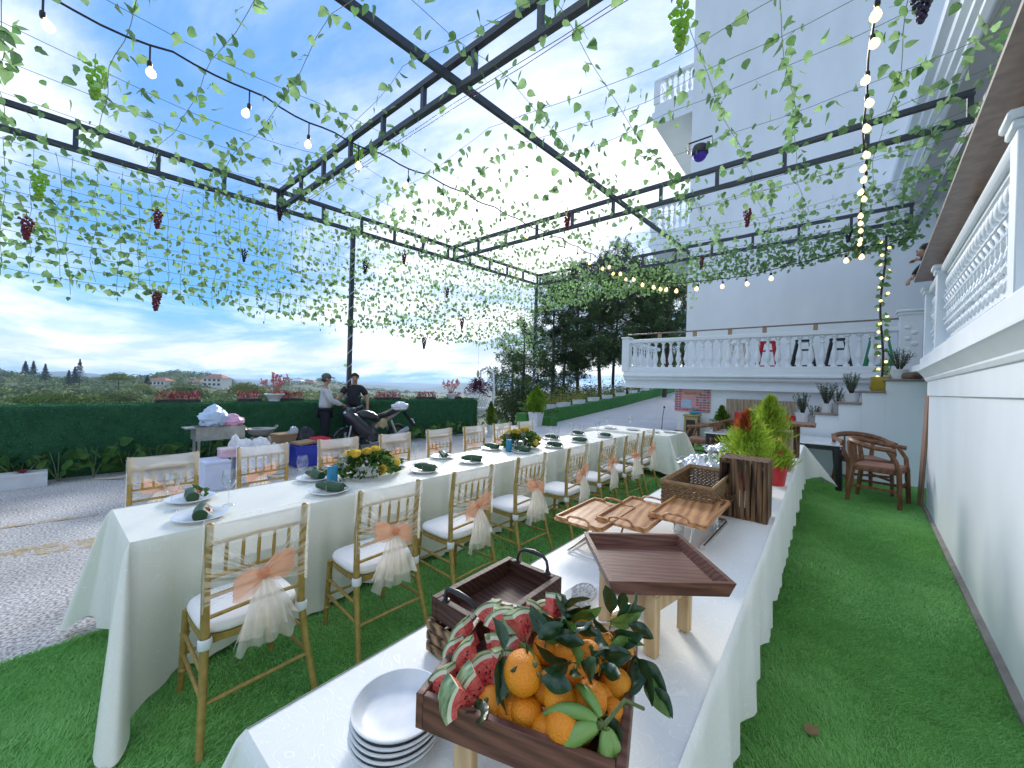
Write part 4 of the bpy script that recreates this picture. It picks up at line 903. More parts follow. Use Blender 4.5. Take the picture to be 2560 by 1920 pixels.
# ------------------------------------------------------------------ gold ballroom chairs
GOLD = mat('gold_paint', (.40, .27, .075), .42, .2, 30, spec=.5, metal=.25); CUSH = mat('ivory_cushion', (.82, .80, .76), .7, .03, 5, bump=.1, bscale=40)
TULLE = sheer('cream_tulle', (.98, .95, .92), .30); TULLE2 = sheer('cream_tulle_dense', (.97, .91, .84), .5); PEACH = sheer('peach_organza', (.98, .55, .35), .56); STRAP = mat('white_strap', (.78, .80, .84), .6, .03)
def build_chair():
    # local frame: sitter looks to -X, back of the chair at x=0, seat towards -X
    t = thing('banquet_chair', 'gold chair', 'chair', group='gold chairs round the banquet table')
    for s in (-1, 1):
        MB().tube([(.12, s * .235, 0), (.045, s * .212, .25), (.0, s * .2, .45), (-.005, s * .2, .7), (.02, s * .198, .94)], [.015, .0165, .018, .017, .0155], 10).ball((.021, s * .198, .945), (.017, .017, .012), 8, 5).build('back_post', GOLD, t)
        b = MB().tube([(-.385, s * .205, 0), (-.37, s * .19, .42)], [.014, .018], 10)
        for z in (.12, .3): b.lathe([(.014, -.012), (.021, -.004), (.021, .004), (.014, .012)], 10, (-.375, s * (.202 - z * .03), z))
        b.build('leg', GOLD, t)
        MB().tube([(-.378, s * .198, .2), (.058, s * .215, .2)], .009, 8).tube([(-.375, s * .195, .3), (.03, s * .21, .3)], .009, 8).build('side_stretcher', GOLD, t)
        MB().lathe([(.022, .398), (.027, .405), (.027, .44), (.022, .447)], 10, (.005, s * .2, 0)).build('cushion_strap', STRAP, t)
    MB().tube([(.06, -.215, .19), (.06, .215, .19)], .009, 8).build('rear_stretcher', GOLD, t); MB().tube([(-.378, -.198, .2), (-.378, .198, .2)], .009, 8).build('front_stretcher', GOLD, t)
    def seat(u, v, r0=.0):
        pass
    out = []
    for k in range(40):
        a = 2 * PI * k / 40; c, s_ = math.cos(a), math.sin(a); ex = .5; out.append((-.19 + .2 * abs(c) ** ex * (1 if c > 0 else -1), .205 * abs(s_) ** ex * (1 if s_ > 0 else -1)))
    f = MB().prism(out, .405, .435); f.build('seat_frame', GOLD, t)
    b = MB(); prof = [(.93, .436), (1.0, .445), (1.02, .46), (.99, .476), (.9, .485), (.5, .492), (.05, .494)]
    vs = []
    for (r, z) in prof: vs += [(-.19 + (x + .19) * r, y * r, z) for x, y in out]
    b.add(vs, [(i * 40 + k, i * 40 + (k + 1) % 40, (i + 1) * 40 + (k + 1) % 40, (i + 1) * 40 + k) for i in range(len(prof) - 1) for k in range(40)] + [tuple((len(prof) - 1) * 40 + k for k in range(40))])
    b.build('seat_cushion', CUSH, t, smooth=180)
    def bx(z): return -.005 + max(0, (z - .7)) * .104
    for z in (.855, .70, .615, .525): MB().tube([(bx(z), -.197, z), (bx(z) - .008, 0, z + .004), (bx(z), .197, z)], .0095, 8).build('back_rail', GOLD, t)
    for k in range(5): y = -.13 + .065 * k; MB().tube([(bx(.70), y, .70), (bx(.78), y, .78), (bx(.855), y, .857)], [.0065, .0085, .0065], 8).build('spindle', GOLD, t)
    # tulle sash: sheet over the top, two fans gathered to the knot, bow and tails
    kn = Vector((.055, .0, .685)); rs = random.Random(5)
    s = thing('sash', None, None); s.parent = t; del_keys(s)
    m = MB()
    m.grid(lambda u, v: (bx(.8) + .040 + .004 * math.sin(u * 19 + v * 3), -.215 + .43 * u, .955 - .09 * v - .02 * math.sin(u * PI)), 24, 4)
    m.grid(lambda u, v: (bx(.8) - .022, -.215 + .43 * u, .955 - .20 * v), 10, 4)
    for sd in (-1, 1):
        def fan(u, v, sd=sd):
            z0 = .935 - .36 * v; e = Vector((.032 + .01 * math.sin(v * 30), sd * .213, z0)); q = e.lerp(kn + Vector((0, 0, .02 * (.5 - v))), u); q.x += .005 * math.sin(v * 26 + u * 3) * (1 - u * .7); q.z -= .02 * math.sin(u * PI) * v; return q
        for q in range(11): m.grid(lambda u, v, q=q: fan(u, (q + v * (.45 + .3 * (q % 2))) / 11), 10, 2)
        def wrap(u, v, sd=sd):
            a = -PI * .5 + PI * 1.15 * u; r = .024; return (bx(.8) - .008 + r * math.cos(a) * .9 + .005, sd * (.2 + r * math.sin(a + PI / 2) * .9), .94 - .38 * v)
        m.grid(wrap, 6, 14)
    m.build('veil', TULLE, s, smooth=180)
    b = MB()
    for sd in (-1, 1):                                   # bow loops
        def loop(u, v, sd=sd):
            a = 2 * PI * u; L = .135 if sd > 0 else .12; x = .5 - .5 * math.cos(a); w_ = (.012 + .05 * math.sin(x * PI * .75) ** .8) * (v - .5) * 2
            y = sd * L * x; zz = .028 * math.sin(a) * (1 if sd > 0 else 1); return kn + Vector((.02 + .022 * math.sin(a) + .006 * math.sin(v * 15 + u * 9), y, w_ + (.03 if sd > 0 else -.045) * x + .01 * math.sin(v * 12)))
        b.grid(loop, 22, 8)
    b.ball(kn + Vector((.02, 0, 0)), (.026, .028, .03), 10, 7, fn=lambda d: 1 + .15 * math.sin(d.y * 9 + d.z * 7)); b.build('bow', PEACH, s, smooth=180)
    tl = MB()
    for q, (w0, y0, zl, xo) in enumerate(((.24, .02, .36, .05), (.20, -.02, .42, .075), (.17, .06, .44, .035))):
        def tail(u, v, w0=w0, y0=y0, zl=zl, xo=xo, q=q):
            w_ = .022 + w0 * (v ** .75); y = y0 * v + (u - .5) * w_; z = .69 - (.69 - zl) * v - .012 * math.sin(u * 17 + q) * v; return (.055 + xo * math.sin(min(1, v * 1.6) * PI / 2) * .8 + .016 * math.sin(u * 24 + q * 2) * (.25 + v), y, z)
        tl.grid(tail, 26, 10)
    tl.build('tails', TULLE2, s, smooth=180)
    return t
def del_keys(o):
    for k in ('label', 'category', 'group'):
        if k in o: del o[k]
chair0 = build_chair()
ordn = ['nearest', 'second', 'third', 'fourth', 'fifth', 'sixth', 'seventh', 'farthest']
RY = [.68, 1.39, 2.10, 2.88, 3.66, 4.44, 5.16, 5.92]; LY = [.65, 1.36, 2.08, 2.78, 3.5, 4.17, 4.83, 5.45]
for i, y in enumerate(RY):
    lab = 'gold chair with peach bow, buffet side of the banquet table, ' + ordn[i] + ' from camera'
    a = random.uniform(-.05, .05)
    if i == 0: chair0.location = (-2.09, y, 0); chair0.rotation_euler = (0, 0, a); chair0['label'] = lab
    else: copy_tree(chair0, (-2.08 + random.uniform(-.03, .03), y, 0), a, lab, (1, random.choice((1, -1)), 1))
for i, y in enumerate(LY): copy_tree(chair0, (-4.09 + random.uniform(-.02, .02), y, 0), PI + random.uniform(-.04, .04), 'gold chair with peach bow, valley side of the banquet table, ' + ordn[i] + ' from camera', (1, random.choice((1, -1)), 1))

# ------------------------------------------------------------------ place settings
CHINA = mat('white_china', (.82, .82, .80), .18, .02, 4, coat=.4); BLEAF = mat('banana_leaf', (.022, .075, .025), .45, .3, 12, stretch=(1, 20, 20)); TWINE = mat('twine', (.45, .35, .2), .9); REDF = mat('red_petal', (.45, .06, .05), .6, .3, 30); SALAD = leafmat('salad', (.10, .20, .03), .3)
PLATE = MB().lathe([(0, .004), (.08, .004), (.085, .0), (.092, .0), (.098, .008), (.135, .022), (.138, .026), (.134, .028), (.10, .016), (.09, .012), (0, .012)], 36).mesh('plate', CHINA, 50)
def roll_mesh():
    m = MB(); P = []
    for k in range(9): t = k / 8; P.append(Vector((-.075 + .15 * t, .006 * math.sin(t * 5), .034 + .004 * math.sin(t * 3))))
    m.tube(P, [.012 + .022 * math.sin(min(1, t * 1.25 + .08) * PI * .62) for t in [k / 8 for k in range(9)]], 12)
    m.grid(lambda u, v: (-.07 + .15 * u, .02 + .03 * v, .05 - .03 * v + .008 * math.sin(u * 9)), 8, 3); return m.mesh('leaf_roll', BLEAF, 50)
ROLL = roll_mesh()
TWM = MB().tube([(.0, .036 * math.cos(a), .034 + .034 * math.sin(a)) for a in np.linspace(0, 6.28, 14)], .0022, 5).tube([(0, 0, .07), (.02, .02, .078), (.03, .0, .07), (0, 0, .07), (-.02, -.03, .072)], .002, 5).mesh('twine', TWINE)
fl = MB()
for k in range(26): a = k * 2.4; r = .004 + .02 * (k / 26); fl.ball((.045 + math.cos(a) * r, .01 + math.sin(a) * r, .062 + .012 * (1 - k / 26)), (.007, .007, .011), 5, 4)
FLM = fl.mesh('red_flower', REDF, 180)
sm = MB(); rs = random.Random(2)
for k in range(40):
    v, f = leaf_mesh(2, .04); M_ = leaf_mat4(Vector((rs.uniform(-.05, .05), rs.uniform(-.035, .035), .03 + rs.uniform(0, .03))), (rs.gauss(0, 1), rs.gauss(0, 1), .5), rs.uniform(0, 6), rs.uniform(.7, 1.2)); sm.add([M_ @ Vector(p) for p in v], f)
SALM = sm.mesh('greens', SALAD, 180)
def setting(x, y, rz, label, lk=True, z=.751, green=False):
    p = thing('dinner_plate', 'white dinner plate ' + label, 'plate', (x, y, z), group='plates on the banquet table'); p.rotation_euler = (0, 0, rz); link('dish', PLATE, p)
    if lk:
        r = thing('leaf_wrapped_napkin', 'dark green leaf roll tied with twine on plate ' + label, 'napkin roll', (x, y, z + .008), group='leaf rolls on the plates'); r.rotation_euler = (0, 0, rz + random.uniform(-.3, .3))
        link('leaf_roll', ROLL, r).scale = (1.45, 1.1, 1.1); link('twine', TWM, r); link('red_flower', FLM, r, (.018, .012, 0)).scale = (.85, .85, .85)
        if green: link('greens', SALM, r, (0, .03, 0))
GP = [(.034, .0), (.032, .003), (.02, .006), (.005, .012), (.0038, .03), (.0036, .09), (.006, .103), (.024, .122), (.037, .15), (.0405, .175), (.038, .205), (.0325, .232)]
GLM = MB().lathe(GP, 24).mesh('goblet', GLASS, 60)
def glass(x, y, label, z=.752):
    o = link('wine_glass', GLM, None, (x, y, z)); tag(o, 'clear stemmed wine glass ' + label, 'wine glass', 'wine glasses on the tables'); return o
for i, y in enumerate([.62, 1.38, 2.30, 2.92, 3.80, 4.45, 5.15, 6.02]): setting(-2.85 - .05 * (i in (2, 3, 4)), y, random.uniform(-.4, .6), 'in front of the %s buffet-side chair' % ordn[i])
for i, y in enumerate([.66, 1.47, 2.22, 2.86, 3.68, 4.4, 5.08, 5.9]): setting(-3.30, y, random.uniform(-.4, .4), 'in front of the %s valley-side chair' % ordn[i], green=i < 3)
for i, (x, y) in enumerate([(-3.12, .53), (-3.02, .80), (-3.2, 1.33), (-3.08, 1.60), (-3.2, 2.42), (-3.0, 2.62), (-3.15, 3.15), (-3.02, 3.98), (-3.2, 3.9), (-3.0, 4.75), (-3.2, 4.9), (-3.22, 5.55), (-3.0, 5.5), (-3.1, 6.25), (-3.2, 6.5)]): glass(x, y, 'on the banquet table, number %s from the near end' % (['one', 'two', 'three', 'four', 'five', 'six', 'seven', 'eight', 'nine', 'ten', 'eleven', 'twelve', 'thirteen', 'fourteen', 'fifteen'][i]))
for i, (x, y) in enumerate([(-3.3, 7.2), (-2.9, 7.35), (-2.5, 7.3), (-2.25, 7.55)]): setting(x, y, 0, 'on the cross table, %s from the left' % ordn[i], lk=False, z=.767)
for i, (x, y) in enumerate([(-3.45, 7.35), (-3.05, 7.6)]): glass(x, y, 'on the cross table, %s one' % ('left', 'right')[i], .768)
CAN = mat('blue_wax', (.02, .21, .36), .35, .1, 8, spec=.5)
for (x, y, lab) in ((-3.05, 1.50, 'near'), (-3.06, 3.74, 'far')):
    t = thing('blue_candle', 'thick teal-blue candle beside the %s flower arrangement' % lab, 'candle', (x, y, .752)); MB().lathe([(0, 0), (.038, 0), (.04, .004), (.04, .146), (.037, .15), (.03, .146), (0, .142)], 20).build('wax', CAN, t); MB().cyl((0, 0, .14), (.002, 0, .158), .0015, n=5).build('wick', BLACK, t)
YROSE = leafmat('yellow_petal', (.86, .66, .13), .25, .5, .15, 30); DKG = leafmat('arrangement_leaf', (.04, .10, .02), .3, .4, .3, 20); FERN = leafmat('fern_leaf', (.11, .20, .04), .35, .5, .3, 20)
def rose_mesh():
    m = MB()
    for ring, (r, n, h) in enumerate(((.008, 3, .03), (.016, 4, .03), (.024, 5, .026), (.031, 6, .02))):
        for k in range(n):
            a0 = 2 * PI * k / n + ring * .6
            def pet(u, v, a0=a0, r=r, h=h, n=n):
                a = a0 + (u - .5) * 2 * PI / n * 1.35; rr = r * (.35 + .75 * v ** .8) + .004 * (abs(u - .5) * 2) ** 2 * v; return (math.cos(a) * rr, math.sin(a) * rr, -.012 + (h + .012) * v - .008 * (abs(u - .5) * 2) ** 2 * v)
            m.grid(pet, 4, 4)
    return m.mesh('rose', YROSE, 180)
ROSE = rose_mesh()
def arrangement(x, y, label, seed, sc=1.0):
    rs = random.Random(seed); t = thing('flower_arrangement', label, 'flowers', (x, y, .752)); t.scale = (sc,) * 3
    MB().lathe([(0, 0), (.07, 0), (.11, .02), (.12, .06), (.112, .06), (.10, .025), (0, .02)], 20).build('bowl', CHINA, t)
    a = MB(); b = MB()
    for k in range(420):
        th = rs.uniform(0, 6.28); el = rs.uniform(-.15, 1.35); r = .13 + rs.uniform(-.03, .05); p = Vector((math.cos(th) * math.cos(el) * r * 1.25, math.sin(th) * math.cos(el) * r * 1.55, .05 + math.sin(el) * r)); v, f = leaf_mesh(2 if k % 3 else 0, .045)
        M_ = leaf_mat4(p, (math.cos(th) + rs.gauss(0, .4), math.sin(th) + rs.gauss(0, .4), rs.uniform(-.2, .8)), rs.uniform(0, 6), rs.uniform(.7, 1.3)); (a if k % 2 else b).add([M_ @ Vector(q) for q in v], f)
    o = a.build('leaves', DKG, t, smooth=180); o['kind'] = 'stuff'; o = b.build('fern', FERN, t, smooth=180); o['kind'] = 'stuff'
    for k in range(13):
        th = k * 2.4; el = .2 + 1.1 * ((k * .37) % 1); r = .19; o = link('rose', ROSE, t, (math.cos(th) * math.cos(el) * r * 1.15, math.sin(th) * math.cos(el) * r * 1.4, .05 + math.sin(el) * r)); o.rotation_euler = (rs.gauss(0, .2), (PI / 2 - el), th); o.rotation_euler = Vector((math.cos(th) * math.cos(el), math.sin(th) * math.cos(el), math.sin(el))).to_track_quat('Z', 'Y').to_euler(); o.scale = (1.2,) * 3
arrangement(-3.12, 1.85, 'yellow rose and greenery arrangement nearer the camera on the banquet table', 4, 1.0); arrangement(-3.15, 4.1, 'yellow rose arrangement farther along the banquet table', 8, 1.05)
FOIL = mat('silver_foil', (.75, .76, .78), .3, .1, 30, metal=.9, bump=.5)
for i, (x, y) in enumerate([(-3.17, 1.62), (-3.22, 2.5), (-3.2, 3.4)]):
    m = MB(); rs = random.Random(i)
    for k in range(5): a = rs.uniform(-.5, .5); q = Vector((rs.uniform(-.03, .03), -.06 + .03 * k, .006)); m.bar(q - Vector((math.cos(a) * .07, math.sin(a) * .03, 0)), q + Vector((math.cos(a) * .07, math.sin(a) * .03, .004)), .009, .003).ball(q + Vector((math.cos(a) * .08, math.sin(a) * .03, .004)), (.02, .012, .004), 8, 4)
    o = m.build('cutlery', CHROME, loc=(x, y, .752)); tag(o, 'small heap of silver cutlery, %s along the banquet table' % ('first', 'second', 'third')[i], 'cutlery')
# ================================================================== BUFFET
TT = .752
WALNUT = woodmat('walnut', (.085, .032, .022), (.20, .085, .055), 5, (1.5, 14, 14), .45, .15); DARKW = woodmat('dark_stained_pine', (.030, .012, .009), (.105, .045, .028), 5, (1.5, 16, 16), .6, .05); PINEW = woodmat('raw_pine', (.50, .33, .16), (.66, .48, .27), 4, (10, 10, 1.2), .6)
ACACIA = woodmat('acacia', (.30, .115, .045), (.64, .34, .14), 4, (9, 1.2, 9), .45, .2); BURNT = woodmat('burnt_wood', (.014, .008, .007), (.24, .13, .06), 3.5, (9, 9, 1.0), .75); BROWNW = woodmat('teak_brown', (.16, .065, .03), (.27, .125, .06), 4, (6, 6, 1.5), .45, .15)
PALETW = woodmat('old_plank', (.28, .21, .14), (.48, .38, .27), 3, (8, 8, 1), .8); BURNTX = woodmat('burnt_slat', (.02, .012, .009), (.42, .25, .12), 4, (9, 1.2, 9), .75)
def open_tray(t, w, l, h, mt, wall=.014, floor=.01):
    """w along x, l along y, base at z=0"""
    MB().box((0, 0, floor / 2), (w - .004, l - .004, floor)).build('tray_floor', mt, t, smooth=0)
    for s in (-1, 1):
        MB().box((s * (w / 2 - wall / 2), 0, h / 2), (wall, l, h), bev=.002).build('tray_wall', mt, t); MB().box((0, s * (l / 2 - wall / 2), h / 2), (w - 2 * wall - .0005, wall, h - .001), bev=.002).build('tray_wall', mt, t)
def stool(t, w, l, h, mt, leg=.036, ap=.045):
    for sx in (-1, 1):
        for sy in (-1, 1): MB().box((sx * (w / 2 - leg / 2), sy * (l / 2 - leg / 2), h / 2), (leg, leg * .8, h), bev=.003).build('leg', mt, t)
    for s in (-1, 1):
        MB().box((0, s * (l / 2 - leg / 2), h - ap / 2 - .012), (w - 2 * leg, .014, ap)).build('apron', mt, t, smooth=0); MB().box((s * (w / 2 - leg / 2), 0, h - ap / 2 - .012), (.014, l - 2 * leg * .8, ap)).build('apron', mt, t, smooth=0)
    MB().box((0, 0, h + .005), (w, l, .010), bev=.002).build('seat_board', mt, t)
# plate stack
SWIRL = mat('marbled_china', (.84, .84, .83), .38, .0, 16, col2=(.66, .69, .72), detail=3); PL2 = MB().lathe([(0, .003), (.06, .003), (.068, 0), (.074, 0), (.084, .008), (.102, .024), (.107, .031), (.107, .034), (.103, .034), (.096, .026), (.082, .012), (.07, .009), (.04, .0085), (0, .0085)], 48).mesh('plate', SWIRL, 35)
for k in range(5):
    o = link('serving_plate', PL2, None, (-.768 + .002 * (k % 2), .548 + .0015 * k, TT + .0135 * k), (0, 0, k)); tag(o, 'white plate in the foreground stack, ' + ('lowest', 'second from the bottom', 'middle one', 'second from the top', 'topmost with grey swirl')[k], 'plate', 'stacked plates on the buffet')
# fruit tray on its stool
A1 = R_(18)
t = thing('fruit_stool', 'raw pine stool under the fruit tray in the foreground', 'stool', (-.468, .70, TT), A1); stool(t, .30, .22, .168, PINEW, .042, .06)
t = thing('fruit_tray', 'square walnut tray heaped with watermelon and oranges', 'tray', (-.468, .70, .932), A1); open_tray(t, .39, .36, .068, WALNUT, .016)
def rindmat():
    m = mat('melon_rind', (.05, .13, .03), .35, .3, 34, col2=(.42, .52, .26), coat=.2, stretch=(1, 3, 1), detail=2); return m
RIND = rindmat(); PITH = mat('melon_pith', (.72, .74, .55), .5, .1, 20); FLESH = mat('melon_flesh', (.60, .03, .035), .25, .25, 40, col2=(.80, .20, .15), bump=.5, bscale=120); SEED = mat('melon_seed', (.012, .008, .008), .3)
def wedge_meshes(R=.068, th=.024, a0=R_(38), sd=0):
    def sector(r0, r1, thk):
        m = MB(); n = 10; vs = []
        for s in (-1, 1):
            for k in range(n + 1):
                a = -a0 + 2 * a0 * k / n; vs.append((math.sin(a) * r1, s * thk / 2, math.cos(a) * r1))
            for k in range(n + 1):
                a = -a0 + 2 * a0 * k / n; vs.append((math.sin(a) * r0, s * thk / 2, math.cos(a) * r0))
        q = 2 * (n + 1); fs = []
        for k in range(n):
            fs += [(k, k + 1, n + 2 + k, n + 1 + k), (q + k + 1, q + k, q + n + 1 + k, q + n + 2 + k), (k + 1, k, q + k, q + k + 1), (n + 1 + k, n + 2 + k, q + n + 2 + k, q + n + 1 + k)]
        fs += [(0, n + 1, q + n + 1, q), (n, q + n, q + 2 * n + 1, 2 * n + 1)]; return m.add(vs, fs)
    f = sector(.003, R * .82, th); pi_ = sector(R * .822, R * .94, th); r = sector(R * .942, R, th * 1.01)
    s = MB(); rs = random.Random(sd)
    for k in range(7):
        a = rs.uniform(-a0 * .7, a0 * .7); rr = R * rs.uniform(.3, .68)
        for sg in (-1, 1): s.ball((math.sin(a) * rr, sg * th / 2, math.cos(a) * rr), (.0022, .0012, .0034), 6, 4)
    return f.mesh('flesh', FLESH, 30), pi_.mesh('pith', PITH, 30), r.mesh('rind', RIND, 30), s.mesh('seeds', SEED, 180)
WM = [wedge_meshes(.078, .030, R_(36), 1), wedge_meshes(.07, .026, R_(42), 2), wedge_meshes(.085, .034, R_(30), 3)]
wpos = [((-0.532, 0.755, 1.045), (55, 5, 30)), ((-0.547, 0.681, 1.035), (-25, -30, 40)), ((-0.587, 0.668, 1.015), (-20, 35, 30)), ((-0.485, 0.655, 1.06), (-30, 15, 70)), ((-0.558, 0.599, 1.005), (-25, -60, 50)), ((-0.515, 0.545, 1.0), (-10, -75, 80)), ((-0.555, 0.528, 0.975), (-25, -50, 35)), ((-0.6, 0.6, 0.985), (-20, -70, 20)), ((-0.503, 0.785, 1.03), (-30, 40, 45)), ((-0.47, 0.815, 1.01), (-20, 30, 60)), ((-0.5, 0.735, 1.02), (-35, -10, 40)), ((-0.505, 0.575, 0.99), (-15, -60, 70)), ((-0.538, 0.633, 0.995), (-25, 20, 25)), ((-0.525, 0.7, 1.06), (60, -10, 35)), ((-0.62, 0.73, 0.99), (-20, -30, 30)), ((-0.58, 0.79, 0.99), (-30, 40, 20)), ((-0.55, 0.85, 0.98), (-20, 10, 40)), ((-0.63, 0.67, 0.975), (-15, -60, 30))]
wpos += [((-.49, .60, 1.0), (-25, 20, 50)), ((-.475, .66, 1.02), (-30, -35, 45)), ((-.50, .65, .985), (-20, 50, 30)), ((-.52, .60, .98), (-30, -20, 60)), ((-.56, .64, .985), (-20, 30, 40)), ((-.57, .72, 1.0), (-30, -40, 30))]
wl_ = ['rind-up slice crowning the watermelon heap', 'slice with seeds facing the camera beside the oranges', 'slice near the dark handled tray', 'slice lying over the oranges', 'slice standing in the left edge row', 'slice pointing at the near tray wall', 'slice in the nearest left corner of the fruit tray', 'slice against the left tray wall', 'slice at the far end of the heap', 'slice next to the farthest orange', 'small slice in mid heap', 'slice beside the big orange leaf', 'slice low in the heap', 'rind-up slice at the top of the heap', 'slice low by the left wall', 'slice at the far left of the heap', 'slice by the far tray wall', 'slice wedged into the left wall', 'slice under the big orange', 'slice behind the big orange', 'slice sunk in the centre of the tray', 'slice between the left row and the oranges', 'slice sunk behind the left row', 'slice lying below the crowning piece']
for i, (p, e) in enumerate(wpos):
    t = thing('watermelon_slice', 'red watermelon ' + wl_[i], 'watermelon', p, group='watermelon slices in the fruit tray'); t.rotation_euler = tuple(R_(a) for a in e); t.scale = (.8, 1.15, .8); t.location.z -= .006; f, a, r, s = WM[i % 3]
    link('flesh', f, t); link('pith', a, t); link('rind', r, t); link('seeds', s, t)
ORANGE = mat('orange_peel', (.86, .24, .006), .45, .12, 9, bump=.45, bscale=300, coat=.0, col2=(.76, .33, .012)); OSTEM = mat('citrus_stem', (.10, .14, .04), .6)
def orange_mesh(r, sq):
    return MB().ball((0, 0, 0), (r, r, r * sq), 26, 18, fn=lambda d: 1 - .10 * max(0, d.z - .9) * 10 * .5).mesh('peel', ORANGE, 180)
OM = [orange_mesh(.034, .93), orange_mesh(.031, .96), orange_mesh(.0325, .9)]; ostem = MB().lathe([(0, .0), (.005, .001), (.004, .004), (.002, .007), (0, .007)], 8).mesh('stem_button', OSTEM, 60)
opos = [(-.435, .593, 1.05), (-.406, .636, 1.01), (-.421, .588, .985), (-.486, .563, .975), (-.366, .618, 1.02), (-.324, .654, 1.02), (-.371, .591, .972), (-.338, .633, .975), (-.295, .692, .978), (-.402, .706, 1.04), (-.371, .685, 1.03), (-.441, .814, 1.015), (-.368, .79, 1.02), (-.345, .845, .99), (-.478, .739, 1.04), (-.318, .755, .99), (-.445, .690, 1.04), (-.41, .76, 1.0), (-.40, .86, .985), (-.455, .64, 1.0), (-.34, .59, 1.005), (-.452, .582, .975), (-.37, .735, 1.035), (-.33, .70, .985), (-.39, .66, .985), (-.415, .80, 1.03)]
ol = ['big dimpled orange crowning the heap', 'greenish orange behind the big one', 'orange under the big dimpled one', 'orange partly under the hanging leaf', 'orange with leaf stalk right of centre', 'orange in front on the right, leaf at its top', 'lowest orange by the near tray wall', 'orange half hidden by green pods', 'orange at the right tray wall near the pods', 'orange at mid height behind the crown', 'orange in the middle with a stub of stalk', 'orange at the far side by the watermelon', 'orange at the far right', 'broad orange at the far right corner', 'yellow-green orange next to the watermelon', 'orange beneath the drooping leaves at right', 'orange under a wide leaf near the watermelon', 'orange buried in mid tray', 'orange in the far corner', 'orange behind the hanging leaf', 'orange beside the pods', 'orange at the near wall next to the pale leaf', 'orange under the pale leaves', 'orange low at the right wall', 'orange hidden low in the centre', 'orange at the back between leaf tufts']
for i, p in enumerate(opos):
    t = thing('orange', ol[i], 'orange', p, group='oranges in the fruit tray'); t.rotation_euler = (random.uniform(-.8, .8), random.uniform(-.8, .8), random.uniform(0, 6)); sc = 1.0 if i else 1.12; t.scale = (sc,) * 3; link('peel', OM[i % 3], t); link('stem_button', ostem, t, (0, 0, .0292))
CLEAF = mat('citrus_leaf', (.012, .042, .014), .35, .3, 9, col2=(.022, .065, .02), coat=.25, trans=.12); CLEAFL = mat('citrus_leaf_pale', (.10, .20, .035), .4, .25, 9, trans=.2)
def cleaf_mesh(mt):
    m = MB()
    def f(u, v):
        x = (u - .5) * 2; w_ = .26 * math.sin(min(1, v * .98 + .02) * PI) ** .75 * (1.15 - .3 * v); return (x * w_, v, .10 * x * x * w_ * 4 - .35 * v * v + .02 * math.sin(v * 14 + x * 2))
    m.grid(f, 6, 12); m.tube([(0, 0, 0), (0, -.1, .0)], .012, 5); return m.mesh('leaf', mt, 180)
CL = [cleaf_mesh(CLEAF), cleaf_mesh(CLEAFL)]
def sprig(p, label, leaves, seed):
    rs = random.Random(seed); t = thing('citrus_sprig', label, 'leaves', p, group='citrus leaves on the fruit')
    for k, (dx, dy, dz, tx, ty, tz, L) in enumerate(leaves):
        o = link('leaf', CL[1 if k % 4 == 3 else 0], t); o.matrix_basis = leaf_mat4(Vector((dx, dy, dz)), (tx, ty, tz), rs.uniform(0, 6), L)
    MB().tube([(0, 0, -.02), (.004, 0, 0)] + [(leaves[-1][0] * .5, leaves[-1][1] * .5, leaves[-1][2] * .5)], .0018, 5).build('twig', OSTEM, t)
def rl(n, seed, up=.2, L0=.05, L1=.08, sp=.015):
    rs = random.Random(seed); return [(rs.uniform(-sp, sp), rs.uniform(-sp, sp), rs.uniform(0, .01), rs.gauss(0, 1), rs.gauss(0, 1), rs.gauss(up, .35), rs.uniform(L0, L1)) for _ in range(n)]
sprig((-.475, .575, 1.075), 'dark leaves hanging down the near side of the fruit heap', [(0, 0, 0, .15, -.5, -1, .088), (.01, 0, 0, .1, -.2, -1, .07), (0, .01, .005, -.6, .5, .35, .06)], 1)
sprig((-.43, .66, 1.085), 'broad dark leaves behind the crowning orange', rl(6, 2, .1, .055, .075), 2); sprig((-.36, .66, 1.06), 'dark leaves in the middle of the oranges', rl(5, 3, .1), 3); sprig((-.34, .74, 1.05), 'leaves with pale undersides right of centre', rl(6, 4, .2), 4)
sprig((-.30, .80, 1.03), 'dark drooping leaves over the right tray wall', [(0, 0, 0, 1, -.3, -.6, .08), (.01, 0, 0, .9, .5, -.8, .075), (0, .01, 0, .3, -.6, -.5, .08), (.03, 0, -.02, .7, -.2, -1, .07), (.05, -.01, -.03, .7, .2, -.7, .05)], 5); sprig((-.385, .87, 1.04), 'upright leafy twig at the far corner of the fruit tray', [(0, 0, .02, -.1, .1, 1, .07), (.02, .01, .03, .2, .2, 1, .05), (.03, .02, .02, .6, .4, .8, .055), (0, 0, 0, .8, .3, .2, .075), (.01, .02, .0, .4, .8, .3, .07), (.04, .02, .0, 1, .1, -.1, .06)], 6); sprig((-.46, .80, 1.055), 'leaf tuft between watermelon and far oranges', rl(7, 7, .3), 7); sprig((-.33, .70, 1.055), 'small leaf tuft atop the right-hand orange', rl(4, 8, .0, .04, .055), 8)
sprig((-.40, .60, 1.06), 'dark leaf pair in front of the crowning orange', rl(4, 21, .1, .05, .07), 21); sprig((-.35, .80, 1.05), 'wide leaves over the far right oranges', rl(6, 22, .2, .05, .075), 22); sprig((-.42, .72, 1.075), 'leafy twig across the middle of the oranges', rl(6, 23, .2, .05, .075), 23)
sprig((-.5, .535, 1.0), 'pale green leaf on the near tray wall', [(0, 0, 0, .6, -.3, -.1, .06), (0, 0, -.01, .3, -.6, .1, .045)], 9); sprig((-.30, .66, 1.0), 'leaf twig by the right tray wall', rl(4, 11, .0), 11)
PODM = mat('green_pod', (.13, .26, .05), .35, .2, 6, coat=.2, col2=(.20, .34, .08))
